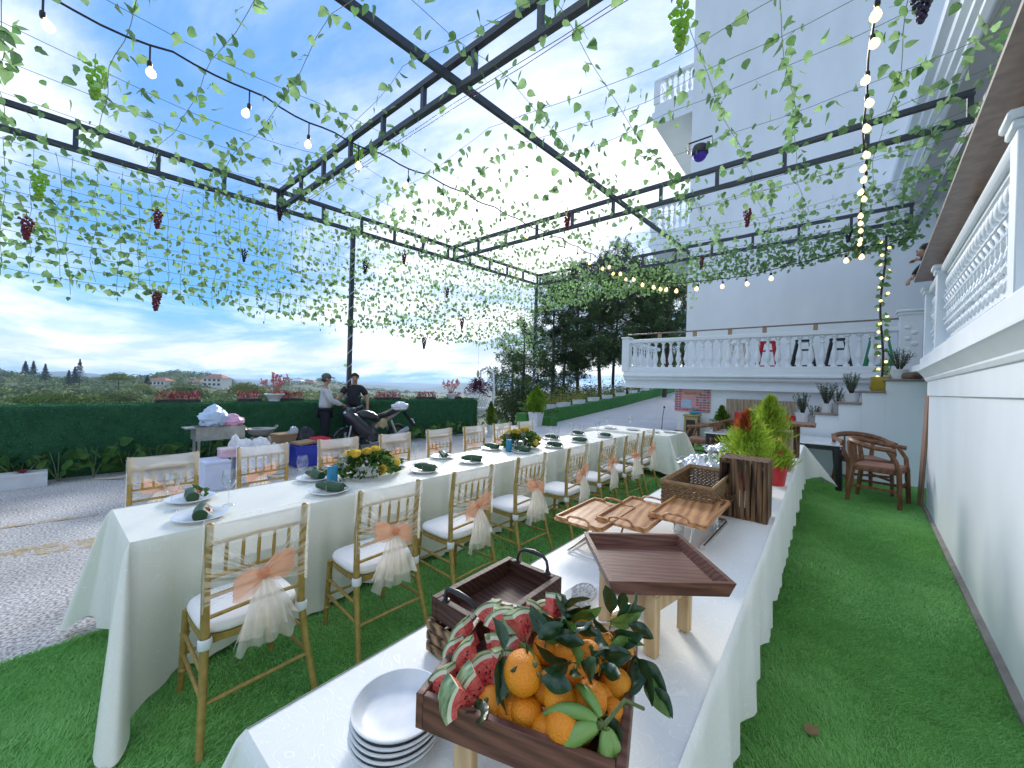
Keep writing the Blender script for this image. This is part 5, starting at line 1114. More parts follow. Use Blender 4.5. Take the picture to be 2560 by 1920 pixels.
t = thing('green_pods', 'bunch of glossy green pods hanging off the near corner of the fruit tray', 'pods', (-.275, .612, 1.03))
for k, (dx, dy, dz, L, r) in enumerate([(-.11, -.035, -.02, .11, .012), (-.10, -.02, .0, .10, .012), (-.06, -.04, -.06, .13, .017), (-.12, -.05, -.05, .11, .011), (.03, .01, -.10, .11, .014), (.0, -.01, -.11, .12, .013), (-.05, .02, .01, .08, .010), (-.10, .01, -.01, .09, .011), (.015, -.015, -.08, .10, .013)]):
    d = Vector((dx, dy, dz)).normalized() * L; side = Vector((0, 0, -.35 * L)); MB().tube([d * tt + side * math.sin(tt * PI) * (.5 if k % 2 else -.4) for tt in np.linspace(.12, 1, 10)], [r * max(.12, math.sin(min(1, .08 + tt * .95) * PI) ** .55) for tt in np.linspace(0, 1, 10)], 10).build('pod', PODM, t); MB().tube([(0, 0, .0), d * .15], .0025, 5).build('stalk', OSTEM, t)
MB().tube([(.0, .0, -.0), (.01, .06, .01), (.03, .1, -.02)], .0035, 6).build('stalk', OSTEM, t)
# crate and dark handled tray
t = thing('burnt_crate', 'low crate of scorched slats under the dark handled tray', 'crate', (-.83, .995, TT))
for k in range(3):
    z = .016 + .034 * k
    for s in (-1, 1): MB().box((s * .127, 0, z), (.012, .41, .026), bev=.002).build('slat', BURNTX, t); MB().box((0, s * .205, z), (.255, .012, .026), bev=.002).build('slat', BURNTX, t)
for sx in (-1, 1):
    for sy in (-1, 1): MB().box((sx * .112, sy * .187, .05), (.018, .022, .098)).build('corner_post', BURNT, t, smooth=0)
for k in range(5): MB().box((-.1 + .05 * k, 0, .006), (.04, .38, .008)).build('slat', BURNTX, t, smooth=0)
t = thing('handled_tray', 'dark stained tray with two black iron handles', 'tray', (-.83, .99, TT + .103)); open_tray(t, .245, .385, .066, DARKW, .024)
for s in (-1, 1):
    P = [Vector((-.068, s * .18, .066)), Vector((-.068, s * .182, .085)), Vector((-.06, s * .186, .105)), Vector((-.042, s * .19, .115)), Vector((0, s * .192, .118)), Vector((.042, s * .19, .115)), Vector((.06, s * .186, .105)), Vector((.068, s * .182, .085)), Vector((.068, s * .18, .066))]
    MB().tube(P, [.008, .0055, .005, .0065, .009, .0065, .005, .0055, .008], 10).lathe([(0, 0), (.013, 0), (.012, .004), (.006, .006), (0, .006)], 10, (-.068, s * .18, .066)).lathe([(0, 0), (.013, 0), (.012, .004), (.006, .006), (0, .006)], 10, (.068, s * .18, .066)).build('handle', BLACK, t)
o = MB().lathe([(0, .004), (.075, .004), (.085, 0), (.1, .01), (.125, .026), (.128, .03), (.122, .03), (.09, .014), (0, .012)], 36).build('serving_plate', CHINA, loc=(-.655, 1.35, TT), smooth=50); tag(o, 'white round plate behind the handled tray', 'plate')
LACE = mat('silver_lace', (.62, .62, .60), .5, .5, 160, metal=.3)
for i, (x, y) in enumerate([(-.72, 1.36), (-.70, 1.27)]):
    m = MB()
    for k in range(16): a = 2 * PI * k / 16; m.lathe([(.006, 0), (.009, .003), (.012, 0)], 8, (math.cos(a) * .045, math.sin(a) * .045, .002)); m.lathe([(.004, 0), (.007, .003), (.01, 0)], 8, (math.cos(a) * .025, math.sin(a) * .025, .002))
    m.lathe([(.01, .0), (.013, .003), (.016, .0)], 12, (0, 0, .002)).lathe([(.052, 0), (.056, .004), (.06, 0)], 24, (0, 0, .002)); o = m.build('lace_coaster', LACE, loc=(x, y, TT + .03 - .028 * i), rot=(R_(20), R_(-10), 0)); tag(o, ('upper' if i == 0 else 'lower') + ' silver lace coaster beside the round plate', 'coaster')
# square walnut tray on pine stool
t = thing('pine_stool', 'raw pine stool under the empty square tray', 'stool', (-.475, 1.365, TT), R_(-12)); stool(t, .22, .25, .193, PINEW, .04, .05); MB().bar((-.08, -.1, .02), (.08, .1, .15), .02, .03).build('brace', PINEW, t, smooth=0)
t = thing('square_tray', 'empty square walnut tray with sloping sides on the pine stool', 'tray', (-.473, 1.39, .957), R_(39.8)); w = .195
m = MB(); m.box((0, 0, .006), (.36, .36, .012)); m.build('tray_floor', WALNUT, t, smooth=0)
for k in range(4):
    rot = Matrix.Rotation(k * PI / 2, 3, 'Z'); b = MB(); b.add([rot @ Vector(q) for q in [(-.183, -.183, 0), (.183, -.183, 0), (.197, -.197, .048), (-.197, -.197, .048), (-.169, -.169, .0121), (.169, -.169, .0121), (.182, -.182, .048), (-.182, -.182, .048)]], [(0, 1, 2, 3), (3, 2, 6, 7), (7, 6, 5, 4), (0, 4, 5, 1), (0, 3, 7, 4), (1, 5, 6, 2)]); b.build('tray_wall', WALNUT, t, smooth=0)
# three acacia trays on wire stands
def acacia_tray(x, y, z, lab, w=.275, l=.50, tilt=0.0):
    t = thing('acacia_tray', lab, 'tray', (x, y, z), group='acacia trays with cut-out handles'); t.rotation_euler = (tilt, 0, random.uniform(-.02, .02))
    out = []
    MB().box((0, 0, .007), (w, l, .014), bev=.005).build('tray_floor', ACACIA, t)
    for s in (-1, 1):
        MB().box((s * (w / 2 - .007), 0, .02), (.013, l - .03, .0125), bev=.002).build('rim', ACACIA, t)
        P = [(-.062, s * (l / 2 - .012), .012), (-.06, s * (l / 2 - .012), .03), (-.045, s * (l / 2 - .012), .04), (0, s * (l / 2 - .012), .043), (.045, s * (l / 2 - .012), .04), (.06, s * (l / 2 - .012), .03), (.062, s * (l / 2 - .012), .012)]
        MB().tube(P, .0062, 8).build('handle', ACACIA, t)
        for q in (-1, 1): MB().box((q * (w / 2 - .042), s * (l / 2 - .009), .02), (.07, .014, .0122), bev=.002).build('rim', ACACIA, t)
    return t
acacia_tray(-.972, 1.985, .878, 'leftmost of the three acacia trays on the buffet', l=.47); acacia_tray(-.80, 2.14, .885, 'middle one of the three acacia trays on the buffet', .275, .52); acacia_tray(-.575, 2.37, .905, 'rightmost and highest of the three acacia trays on the buffet', .29, .58)
t = thing('wire_stand', 'chromed wire stand carrying the acacia trays', 'stand', (-.8, 2.1, TT))
MB().tube([(-.20, -.38, .006), (-.05, -.38, .006), (-.05, -.1, .006), (-.20, -.1, .006)], .005, 6, closed=True).build('base_wire', CHROME, t)
for x, y, x2, y2, h in [(-.20, -.3, -.1, -.1, .12), (-.05, -.1, -.06, .05, .125), (.04, -.02, .06, .08, .13), (.12, .3, .12, .42, .145), (.26, .1, .28, .12, .145), (.0, .2, .0, .2, .125), (-.25, -.05, -.22, .05, .12)]: MB().tube([(x, y, .006), (x2, y2, h)], .0055, 6).build('upright', CHROME, t)
t = thing('serving_rack', 'chrome tube rack under the wicker basket', 'rack', (-.62, 2.75, TT))
MB().tube([(.14, -.52, .012), (.155, .0, .012), (.14, .04, .012), (-.12, .04, .012), (-.14, .0, .012)], .013, 8).build('base_tube', CHROME, t)
for x, y in ((-.12, -.15), (.13, -.15), (-.12, .4), (.13, .4)): MB().tube([(x, y, 0), (x, y, .108)], .011, 8).build('upright', CHROME, t)
MB().tube([(.165, -.2, .15), (.165, .28, .15)], .02, 12).tube([(.165, -.22, .15), (.165, -.2, .15)], .014, 10).build('side_handle', thin_glass('acrylic', (.75, .78, .78), 1.6), t); MB().tube([(.165, -.22, .15), (.165, .30, .15)], .009, 8).build('handle_core', CHROME, t)
t = thing('tealight', 'small glass tealight under the acacia trays', 'candle', (-.63, 2.33, TT)); MB().lathe([(.0, 0), (.028, 0), (.03, .004), (.03, .07), (.0285, .07), (.0285, .005), (0, .004)], 20).build('glass', GLASS, t); MB().cyl((0, 0, .005), (0, 0, .03), .024, n=16).build('wax', CHINA, t)
# wicker basket
WICK = mat('wicker', (.23, .135, .06), .7, .45, 60, bump=.5, bscale=90); t = thing('wicker_basket', 'open rectangular wicker basket on the buffet rack', 'basket', (-.65, 2.865, TT + .112)); w, l, h = .29, .66, .135
wv = MB()
for j in range(10):
    z = .012 + .0125 * j; P = []
    N_ = 84
    for k in range(N_):
        s = k / N_ * 4; side = int(s); f = s - side
        x, y = [(-w / 2 + w * f, -l / 2), (w / 2, -l / 2 + l * f), (w / 2 - w * f, l / 2), (-w / 2, l / 2 - l * f)][side]; nx, ny = [(0, -1), (1, 0), (0, 1), (-1, 0)][side]; q = .0055 * (1 if (k + j) % 2 else -1); P.append((x + nx * q - math.copysign(.0, x), y + ny * q, z))
    wv.tube(P, .0058, 5, closed=True)
wv.build('weave', WICK, t, smooth=180)
st_ = MB()
for k in range(11):
    for s in (-1, 1): st_.cyl((-w / 2 + w * k / 10, s * l / 2, 0), (-w / 2 + w * k / 10, s * l / 2, h), .004, n=5)
for k in range(1, 22):
    for s in (-1, 1): st_.cyl((s * w / 2, -l / 2 + l * k / 22, 0), (s * w / 2, -l / 2 + l * k / 22, h), .004, n=5)
st_.build('stakes', WICK, t); MB().box((0, 0, .004), (w, l, .008)).build('base', WICK, t, smooth=0)
for q in range(3): MB().tube([(sx * (w / 2 + .004 * (q - 1)), sy * (l / 2 + .004 * (q - 1)), h + .006 * q) for sx, sy in ((-1, -1), (1, -1), (1, 1), (-1, 1))], .0095, 7, closed=True).build('rim', mat('wicker_rim', (.33, .20, .09), .6, .3, 50, bump=.4) if 'wicker_rim' not in MATS else MATS['wicker_rim'], t)
# tall scorched crate standing on end
def slat_crate(lab, x0, x1, y0, y1, z0, z1, n=8, mt=BURNT):
    t = thing('scorched_crate', lab, 'crate', ((x0 + x1) / 2, (y0 + y1) / 2, z0)); W, D, H = x1 - x0, y1 - y0, z1 - z0; rs = random.Random(int(x0 * 100))
    for side in (0, 1):
        xx = -W / 2
        for k in range(n):
            w = W / n; hh = H * (1 if rs.random() < .75 else rs.uniform(.4, .8)); MB().box((xx + w / 2, (-1 if side == 0 else 1) * (D / 2 - .006 - rs.uniform(0, .003)), hh / 2), (w * rs.uniform(.72, .97), .01, hh), bev=.002).build('slat', mt, t); xx += w
    for s in (-1, 1):
        for k in range(5): MB().box((s * (W / 2 - .006 + rs.uniform(-.002, .002)), -D / 2 + D * (k + .5) / 5, H / 2), (.011, D / 5 * .9, H * rs.uniform(.97, 1.0)), bev=.002).build('slat', mt, t)
    for z in (.012, H - .012): MB().box((0, 0, z), (W * .97, D * .95, .018)).build('end_board', mt, t, smooth=0)
    for s in (-1, 1): MB().box((0, s * (D / 2 - .016), H - .02), (W * .98, .012, .03)).build('rail', mt, t, smooth=0)
    return t
slat_crate('tall scorched slat crate standing on the buffet in front of the lime plants', -.545, -.262, 2.93, 3.17, TT, 1.145, 9)
slat_crate('narrow wooden crate at the buffet edge behind the red pot', -.36, -.26, 5.05, 5.4, TT, 1.17, 4, PALETW); slat_crate('far narrow wooden crate at the buffet edge', -.36, -.24, 6.2, 6.5, TT, 1.17, 4, BURNT); slat_crate('scorched crate below the right lime plant', -.56, -.36, 4.75, 5.0, TT, .93, 5)
o = MB().box((0, 0, .02), (.34, .5, .03), bev=.004).build('serving_board', BROWNW, loc=(-.24, 6.1, 1.175)); tag(o, 'flat brown board resting on the far narrow crate', 'board')
# lime plants
LIMEP = leafmat('lime_plume', (.35, .47, .05), .45, .5, .25, 20); ORP = leafmat('rusty_plume', (.42, .10, .03), .35, .5, .3, 20); REDPOT = mat('red_pot', (.55, .025, .03), .3, .1)
def plume(t, H, R, base, n, mt, seed, tipmat=None, tipz=.75, asp=.13, sz=.042):
    rs = np.random.default_rng(seed); f = rs.random(n) ** .9; a = rs.uniform(0, 2 * PI, n); sp = R * np.sin(np.clip(f * .9 + .1, 0, 1) * PI) ** .8 * (1 - f * .55) + .01; rr = sp * rs.uniform(.25, 1.15, n) * (1 + .3 * np.sin(a * 5 + f * 9) + .2 * np.sin(a * 3 - f * 17))
    P = np.stack([np.cos(a) * rr, np.sin(a) * rr, base + H * f + rs.normal(0, .012, n)], 1); T = np.stack([np.cos(a) * .8, np.sin(a) * .8, np.full(n, 1.0)], 1) + rs.normal(0, .35, (n, 3)); T /= np.linalg.norm(T, axis=1, keepdims=True)
    S = np.cross(T, rs.normal(0, 1, (n, 3))); S /= np.linalg.norm(S, axis=1, keepdims=True); L = (rs.uniform(.6, 1.3, n) * sz)[:, None]
    V = np.stack([P - T * L, P - S * L * asp, P + T * L, P + S * L * asp], 1).reshape(-1, 3); mi = ((f > tipz) & (np.cos(a) < .3)).astype(np.int32) if tipmat else np.zeros(n, np.int32)
    ob = link('foliage', npmesh('foliage', V, np.arange(4 * n).reshape(n, 4), [mt, tipmat or mt], False, mi), t); ob['kind'] = 'stuff'
def potted(name, lab, cat, loc, pr, ph, pm, H, R, n, mt, seed, **k):
    t = thing(name, lab, cat, loc); MB().lathe([(0, 0), (pr * .72, 0), (pr * .76, .01), (pr, ph * .93), (pr * 1.06, ph * .94), (pr * 1.06, ph), (pr * .97, ph), (pr * .93, ph * .9), (0, ph * .88)], 20).build('pot', pm, t); MB().cyl((0, 0, ph * .8), (0, 0, ph + H * .8), .012, .004, 6).build('stem', BARK, t); plume(t, H, R, ph * .9, n, mt, seed, **k); return t
potted('lime_plant', 'feathery lime plant with rusty top behind the scorched crate', 'plant', (-.50, 3.85, TT), .085, .17, REDPOT, .5, .2, 3600, LIMEP, 1, tipmat=ORP, tipz=.74)
potted('lime_plant', 'taller feathery lime plant on the buffet, right one', 'plant', (-.44, 4.88, .932), .08, .12, REDPOT, .5, .19, 3200, LIMEP, 2)
potted('lime_plant', 'low spreading lime plant in red pot at the buffet edge', 'plant', (-.325, 4.25, TT), .09, .18, REDPOT, .22, .13, 1200, LIMEP, 3)
for i, (x, y, z) in enumerate([(-.42, 3.8, 1.02), (-.35, 4.7, 1.1), (-.46, 3.86, 1.30), (-.40, 4.85, 1.28), (-.31, 4.2, 1.04)]):
    m = MB()
    for k in range(7): a = k * .9; m.grid(lambda u, v, a=a: (math.cos(a) * .045 * v + .012 * (u - .5) * math.sin(a), math.sin(a) * .045 * v - .03 * (u - .5) * math.cos(a) * math.sin(v * PI), .02 * math.sin(v * 2.2)), 2, 4)
    o = m.build('red_bloom', REDF, loc=(x, y, z), rot=(R_(60), 0, random.uniform(-.5, .5)), smooth=180); tag(o, 'red flower tucked into the lime plants, ' + ('low front one', 'middle right one', 'upper front one', 'upper right one', 'edge one')[i], 'flower')
# foil-covered chafing dishes
for i, (x, y) in enumerate([(-.80, 3.75), (-.80, 4.75)]):
    t = thing('chafing_dish', ('nearer' if i == 0 else 'farther') + ' oval chafing dish covered in crumpled foil', 'chafing dish', (x, y, TT)); rot = Matrix.Scale(1, 3)
    MB().lathe([(0, .10), (.13, .10), (.17, .12), (.185, .20), (.20, .205), (.20, .212), (.18, .212), (.165, .13), (0, .12)], 28, sy=1.45).build('pan', CHROME, t)
    rs = np.random.default_rng(i); MB().grid(lambda u, v: ((u - .5) * .36, (v - .5) * .54, .21 + .05 * math.sin(u * PI) * math.sin(v * PI) + float(rs.normal(0, .011))), 17, 22).build('foil_cover', FOIL, t, smooth=0)
    for s in (-1, 1):
        MB().tube([(s * .15, -.2, 0), (s * .15, -.2, .2), (s * .15, .2, .2), (s * .15, .2, 0)], .008, 6).build('leg_frame', CHROME, t); MB().tube([(s * .19, -.08, .2), (s * .235, -.08, .215), (s * .235, .08, .215), (s * .19, .08, .2)], .008, 6).build('handle', CHROME, t)
# ================================================================== RIGHT-HAND CORNER
def armchair(lab, loc, rz):
    """wooden tub chair: horseshoe arm rail, back slats, four square legs; faces -Y"""
    t = thing('wooden_armchair', lab, 'armchair', loc, rz)
    SEATM = MATS.get('tan_seat') or mat('tan_seat', (.33, .15, .10), .5, .1)
    for sx in (-1, 1):
        MB().tube([(sx * .26, -.24, 0), (sx * .25, -.23, .25), (sx * .245, -.22, .43)], [.024, .026, .028], 4).build('leg', BROWNW, t, smooth=0); MB().tube([(sx * .24, .27, 0), (sx * .22, .24, .25), (sx * .215, .22, .45), (sx * .24, .25, .62), (sx * .25, .26, .74)], [.024, .028, .03, .026, .024], 4).build('leg', BROWNW, t, smooth=0)
        MB().tube([(sx * .245, -.22, .42), (sx * .29, -.20, .55), (sx * .30, -.12, .68)], [.028, .025, .024], 6).build('arm_post', BROWNW, t); MB().bar((sx * .25, -.22, .2), (sx * .23, .24, .2), .018, .03).build('stretcher', BROWNW, t, smooth=0)
    P = [(-.30, -.2, .675)] + [(.305 * math.sin(a) * -1 if False else .305 * math.cos(PI - a), .02 + .27 * math.sin(a), .69 + .06 * math.sin(a)) for a in np.linspace(0, PI, 17)] + [(.30, -.2, .675)]
    m = MB(); n = len(P)
    m.tube(P, [.026 + .012 * math.sin(i / (n - 1) * PI) for i in range(n)], 8); m.build('arm_rail', BROWNW, t)
    for k in range(3): x = -.1 + .1 * k; MB().tube([(x, .25, .45), (x, .275, .72)], .012, 6).build('back_slat', BROWNW, t)
    t.scale = (1.12, 1.12, 1.2)
    MB().box((0, 0, .415), (.49, .46, .05), bev=.01).build('seat_frame', BROWNW, t); MB().box((0, -.005, .452), (.47, .44, .03), bev=.014).build('seat_pad', SEATM, t); MB().bar((-.25, -.22, .25), (.25, -.22, .25), .018, .03).build('stretcher', BROWNW, t, smooth=0)
armchair('brown wooden armchair with curved arms by the brown board', (.66, 7.86, .008), R_(75)); armchair('brown wooden armchair tucked behind the front armchair', (.50, 8.6, .008), R_(20))
MARB = mat('white_tabletop', (.78, .78, .80), .15, .03, 3, coat=.3)
def side_table(name, lab, x0, x1, y0, y1, legr=.035):
    t = thing(name, lab, 'table', ((x0 + x1) / 2, (y0 + y1) / 2, 0)); W, D = x1 - x0, y1 - y0; MB().box((0, 0, .74), (W, D, .022), bev=.005).build('tabletop', MARB, t); MB().box((0, 0, .69), (W - .06, D - .06, .075)).build('apron', BLACK, t, smooth=0)
    for sx in (-1, 1):
        for sy in (-1, 1): MB().tube([(sx * (W / 2 - .06), sy * (D / 2 - .06), .68), (sx * (W / 2 - .03), sy * (D / 2 - .03), .006)], [legr * 1.3, legr], 8).build('leg', BLACK, t)
side_table('side_table', 'white-topped table with black legs against the staircase', -.35, .25, 8.25, 9.6, .045); side_table('side_table', 'white-topped table with dark frame beside the small lantern cabinet', -1.85, -1.15, 8.4, 9.4, .03)
armchair('dark brown chair at the white-topped table near the cabinet', (-2.0, 8.95, .008), R_(-90)); armchair('brown chair partly hidden behind the dark-framed table', (-1.5, 9.75, .008), R_(0))
GOLDF = woodmat('gilt_frame', (.42, .29, .10), (.55, .41, .18), 4, (8, 8, 1)); BBOARD = mat('black_panel', (.012, .013, .014), .35)
t = thing('lantern_cabinet', 'small gilt cabinet with black panel door below the poster', 'cabinet', (-2.93, 11.85, .006)); MB().box((0, 0, .43), (.36, .3, .78), bev=.006).build('body', GOLDF, t); MB().box((-.0, -.152, .42), (.24, .01, .6)).build('door', BBOARD, t, smooth=0); MB().box((.182, 0, .42), (.01, .2, .6)).build('side_panel', BBOARD, t, smooth=0); MB().box((0, 0, .845), (.42, .36, .05), bev=.015).build('cornice', GOLDF, t); MB().box((0, 0, .025), (.4, .34, .05), bev=.01).build('plinth', GOLDF, t)
t = thing('turquoise_bird', 'turquoise bird-like ornament on the cabinet', 'ornament', (-2.88, 11.83, .878)); TQ = mat('turquoise', (.02, .30, .42), .4); MB().ball((0, 0, .05), (.13, .06, .05), 14, 8).tube([(.1, 0, .05), (.2, 0, .03)], [.04, .01], 8).build('body', TQ, t); MB().tube([(-.02, 0, .08), (-.02, 0, .16)], [.03, .02], 8).ball((-.03, 0, .175), .03, 8, 6).build('head', TQ, t)
o = MB().lathe([(0, 0), (.10, 0), (.14, .36), (.15, .37), (.15, .39), (.13, .39), (.09, .02), (0, .02)], 20).build('waste_bin', mat('maroon_plastic', (.16, .03, .03), .4), loc=(-3.22, 11.6, .006)); tag(o, 'dark red bin on the turf left of the cabinet', 'bin')
# poster: flat print on the wall
t = thing('poster', 'pink menu poster covered in small food pictures on the lower wall', 'poster', (-3.0, 12.085, .95)); MB().box((0, 0, .34), (.98, .012, .70)).build('sheet', mat('poster_pink', (.62, .26, .30), .5, .1, 4, col2=(.66, .40, .36)), t, smooth=0)
rs = random.Random(3); TIL = [mat('print_%d' % i, c, .5, .35, 30) for i, c in enumerate([(.12, .14, .13), (.35, .12, .08), (.42, .36, .30), (.10, .16, .24), (.50, .08, .16)])]
for r in range(9):
    for c in range(10):
        if 2 <= c <= 7 and r >= 4 and not (c >= 6 and r < 7) or (2 <= c <= 7 and r > 6): continue
        if 2 <= c <= 5 and r < 4 and r > 0: continue
        MB().box((-.43 + .0955 * c, -.009, .045 + .074 * r), (.07, .006, .038)).build('picture', TIL[rs.randrange(5)], t, smooth=0)
MB().box((-.16, -.009, .22), (.28, .006, .24)).build('panel', mat('print_blue', (.42, .52, .66), .5), t, smooth=0)
hd = mat('print_yellow', (.75, .38, .08), .5); x = -.24; m = MB()
for k in range(11): m.tube([(x, -.012, .47 + .05 * rs.random()), (x + .012, -.012, .54 + .05 * rs.random()), (x + .03, -.012, .49), (x + .04, -.012, .55)], .007, 4); x += .045
m.build('heading', hd, t); m = MB(); x = -.2
for k in range(9): m.tube([(x, -.012, .03), (x + .01, -.012, .075), (x + .025, -.012, .04), (x + .035, -.012, .07)], .005, 4); x += .055
m.build('footing', TIL[4], t)
# plank settle with red boxes
t = thing('plank_bench', 'bench with tall back of grey-brown planks against the lower wall', 'bench', (-1.33, 11.75, .006))
for k in range(11): MB().box((-.70 + .14 * k, .25, .92), (.134, .025, .88 + random.uniform(-.01, .01)), bev=.003).build('plank', PALETW, t)
for k in range(3): MB().box((0, -.12 + .14 * k, .46), (1.5, .13, .03), bev=.003).build('seat_plank', BROWNW, t)
for s in (-1, 1): MB().box((s * .7, .02, .22), (.06, .42, .44)).build('side', BROWNW, t, smooth=0); MB().box((s * .72, .05, .66), (.06, .4, .05)).build('arm', BROWNW, t, smooth=0)
RB = mat('red_carton', (.62, .02, .035), .4, .1)
for i, (x, y, z, w) in enumerate([(-.72, 11.3, .98, .42), (-1.62, 11.35, .98, .3)]): o = MB().box((0, 0, .08), (w, .25, .17), bev=.012).build('red_box', RB, loc=(x, y, z - .5 + .0)); o.location.z = .48; o.scale.z = 3.4; tag(o, ('right' if i == 0 else 'left') + ' bright red box standing on the plank bench', 'box')
potted('small_cypress', 'small cone-shaped evergreen left of the plank bench', 'plant', (-2.05, 11.2, .006), .12, .5, GOLDF, .72, .22, 2200, leafmat('cypress_green', (.10, .19, .02), .3, .6, .3, 8), 9, asp=.3, sz=.045)
# rosemary pots on the stairs
ROSM = leafmat('rosemary', (.12, .15, .085), .2, .7, .3, 12); GPOT = mat('white_pot', (.70, .71, .70), .6, .08, 8); GPOT2 = mat('grey_pot', (.40, .38, .36), .7, .1, 8)
def rosemary(lab, loc, pr, ph, H, seed, pm=GPOT, nb=26):
    rs = random.Random(seed); t = thing('rosemary_pot', lab, 'potted plant', loc, group='rosemary pots on the stairs'); MB().lathe([(0, 0), (pr * .8, 0), (pr, ph * .9), (pr * 1.07, ph * .9), (pr * 1.07, ph), (pr * .95, ph), (pr * .9, ph * .86), (0, ph * .85)], 18).build('pot', pm, t); st = MB(); V = []
    for k in range(nb):
        a = rs.uniform(0, 6.28); l = rs.uniform(.1, .45); tip = Vector((math.cos(a) * l * H, math.sin(a) * l * H, ph + H * rs.uniform(.6, 1))); b = Vector((math.cos(a) * .02, math.sin(a) * .02, ph * .85)); st.tube([b, b.lerp(tip, .5) + Vector((0, 0, .02)), tip], [.004, .003, .001], 4)
        for q in range(34):
            f = .25 + .75 * q / 34; c = b.lerp(tip, f); d = Vector((rs.gauss(0, 1), rs.gauss(0, 1), .5)).normalized(); s = d.cross(Vector((rs.gauss(0, 1), rs.gauss(0, 1), rs.gauss(0, 1)))).normalized() * .006; e = c + d * .04; V += [c - s, c + s, e]
    st.build('twigs', BARK, t); V = np.array([tuple(v) for v in V]); o = link('needles', npmesh('needles', V, np.arange(len(V)).reshape(-1, 3), ROSM), t); o['kind'] = 'stuff'
rosemary('rosemary in white pot on the lowest visible stair', (-.33, 9.95, .98), .13, .2, .42, 1); rosemary('small grey pot with sparse twigs beside the lowest rosemary', (-.16, 9.92, .98), .10, .14, .3, 2, GPOT2, 7); rosemary('tall rosemary in white pot on the second visible stair', (.04, 9.95, 1.21), .11, .18, .42, 3); rosemary('rosemary in grey pot at the edge of the second visible stair', (.20, 9.93, 1.21), .085, .2, .36, 4, GPOT2, 9); rosemary('bushy rosemary in white pot on the third visible stair', (.41, 9.95, 1.44), .13, .17, .42, 5, GPOT, 24); rosemary('rosemary in white pot on the top stair', (1.06, 9.95, 1.89), .12, .18, .42, 6); rosemary('tiny rosemary pot behind the fairy-light vase', (.93, 10.15, 1.89), .08, .1, .3, 7, GPOT, 9)
o = MB().ball((0, 0, .06), (.16, .1, .07), 12, 8, fn=lambda d: 1 + .12 * math.sin(d.x * 7 + d.y * 5)).build('brown_stone', mat('brown_rock', (.20, .13, .10), .8, .3, 15, bump=.5), loc=(1.22, 9.85, 1.89)); tag(o, 'brown stone lying on the top stair beside the wall', 'stone')
# coloured chairs glimpsed through the terrace balusters
for i, (x, c, lab) in enumerate([(-1.98, (.75, .74, .72), 'white'), (-1.25, (.55, .02, .03), 'red'), (-.45, (.015, .016, .018), 'black'), (.25, (.02, .021, .023), 'black second'), (1.0, (.03, .30, .12), 'green')]):
    cm = mat('stool_%d' % i, c, .45, .1); t = thing('bar_stool', {'black second': 'black stool nearest the stairs behind the terrace balusters', 'black': 'black stool behind the balusters, beside the red one'}.get(lab, lab + ' stool seen behind the terrace balusters'), 'stool', (x, 12.75, 2.1))
    for sx in (-1, 1):
        for sy in (-1, 1): MB().bar((sx * .27, sy * .2, 0), (sx * .13, sy * .12, .85), .07, .05).build('leg', cm, t, smooth=0)
    MB().box((0, 0, .86), (.36, .34, .05), bev=.02).build('seat', cm, t)
    for sy in (-1, 1): MB().bar((-.24, sy * .18, .2), (.24, sy * .18, .2), .02, .02).build('stretcher', cm, t, smooth=0); MB().bar((-.17, sy * .15, .62), (.17, sy * .15, .62), .08, .02).build('stretcher', cm, t, smooth=0)
o = MB().add(*leaf_mesh(2, .075)).build('fallen_leaf', mat('dry_leaf', (.22, .15, .06), .8, .2, 20), loc=(-.03, 2.27, .03), rot=(0, .2, R_(-35))); tag(o, 'dry brown leaf lying on the turf beside the buffet', 'leaf')
for i, (x, y) in enumerate([(-1.62, 1.32), (-1.1, 1.0)]): o = MB().lathe([(0, .0), (.014, .001), (.02, .004), (.012, .006), (0, .007)], 9).build('petal', CHINA, loc=(x, y, .03), rot=(.3, .2, i)); tag(o, 'white petal on the turf ' + ('near the second buffet-side chair' if i == 0 else 'by the foreground table edge'), 'petal')
# ================================================================== VALLEY SIDE: PEOPLE, MOTORBIKE, KITCHEN CLUTTER, PLANTS
def grow(verts, edges, radii, sub=2):
    """grow one continuous skin over a skeleton and return it as mesh data"""
    names = list(verts); ix = {n: i for i, n in enumerate(names)}
    me = bpy.data.meshes.new('skel'); me.from_pydata([verts[n] for n in names], [(ix[a], ix[b]) for a, b in edges], [])
    ob = bpy.data.objects.new('skel', me); COL.objects.link(ob); md = ob.modifiers.new('skin', 'SKIN'); md.use_smooth_shade = True; md.branch_smoothing = .6
    for n in names:
        r = radii[n]; sv = me.skin_vertices[0].data[ix[n]]; sv.radius = r if isinstance(r, tuple) else (r, r); sv.use_root = (n == names[0])
    ob.modifiers.new('sub', 'SUBSURF').levels = sub
    dg = bpy.context.evaluated_depsgraph_get(); out = bpy.data.meshes.new_from_object(ob.evaluated_get(dg)); bpy.data.objects.remove(ob); bpy.data.meshes.remove(me); out.shade_smooth(); return out
SKIN = mat('skin', (.38, .21, .13), .55, .08, 8); HAIR = mat('black_hair', (.012, .010, .009), .6)
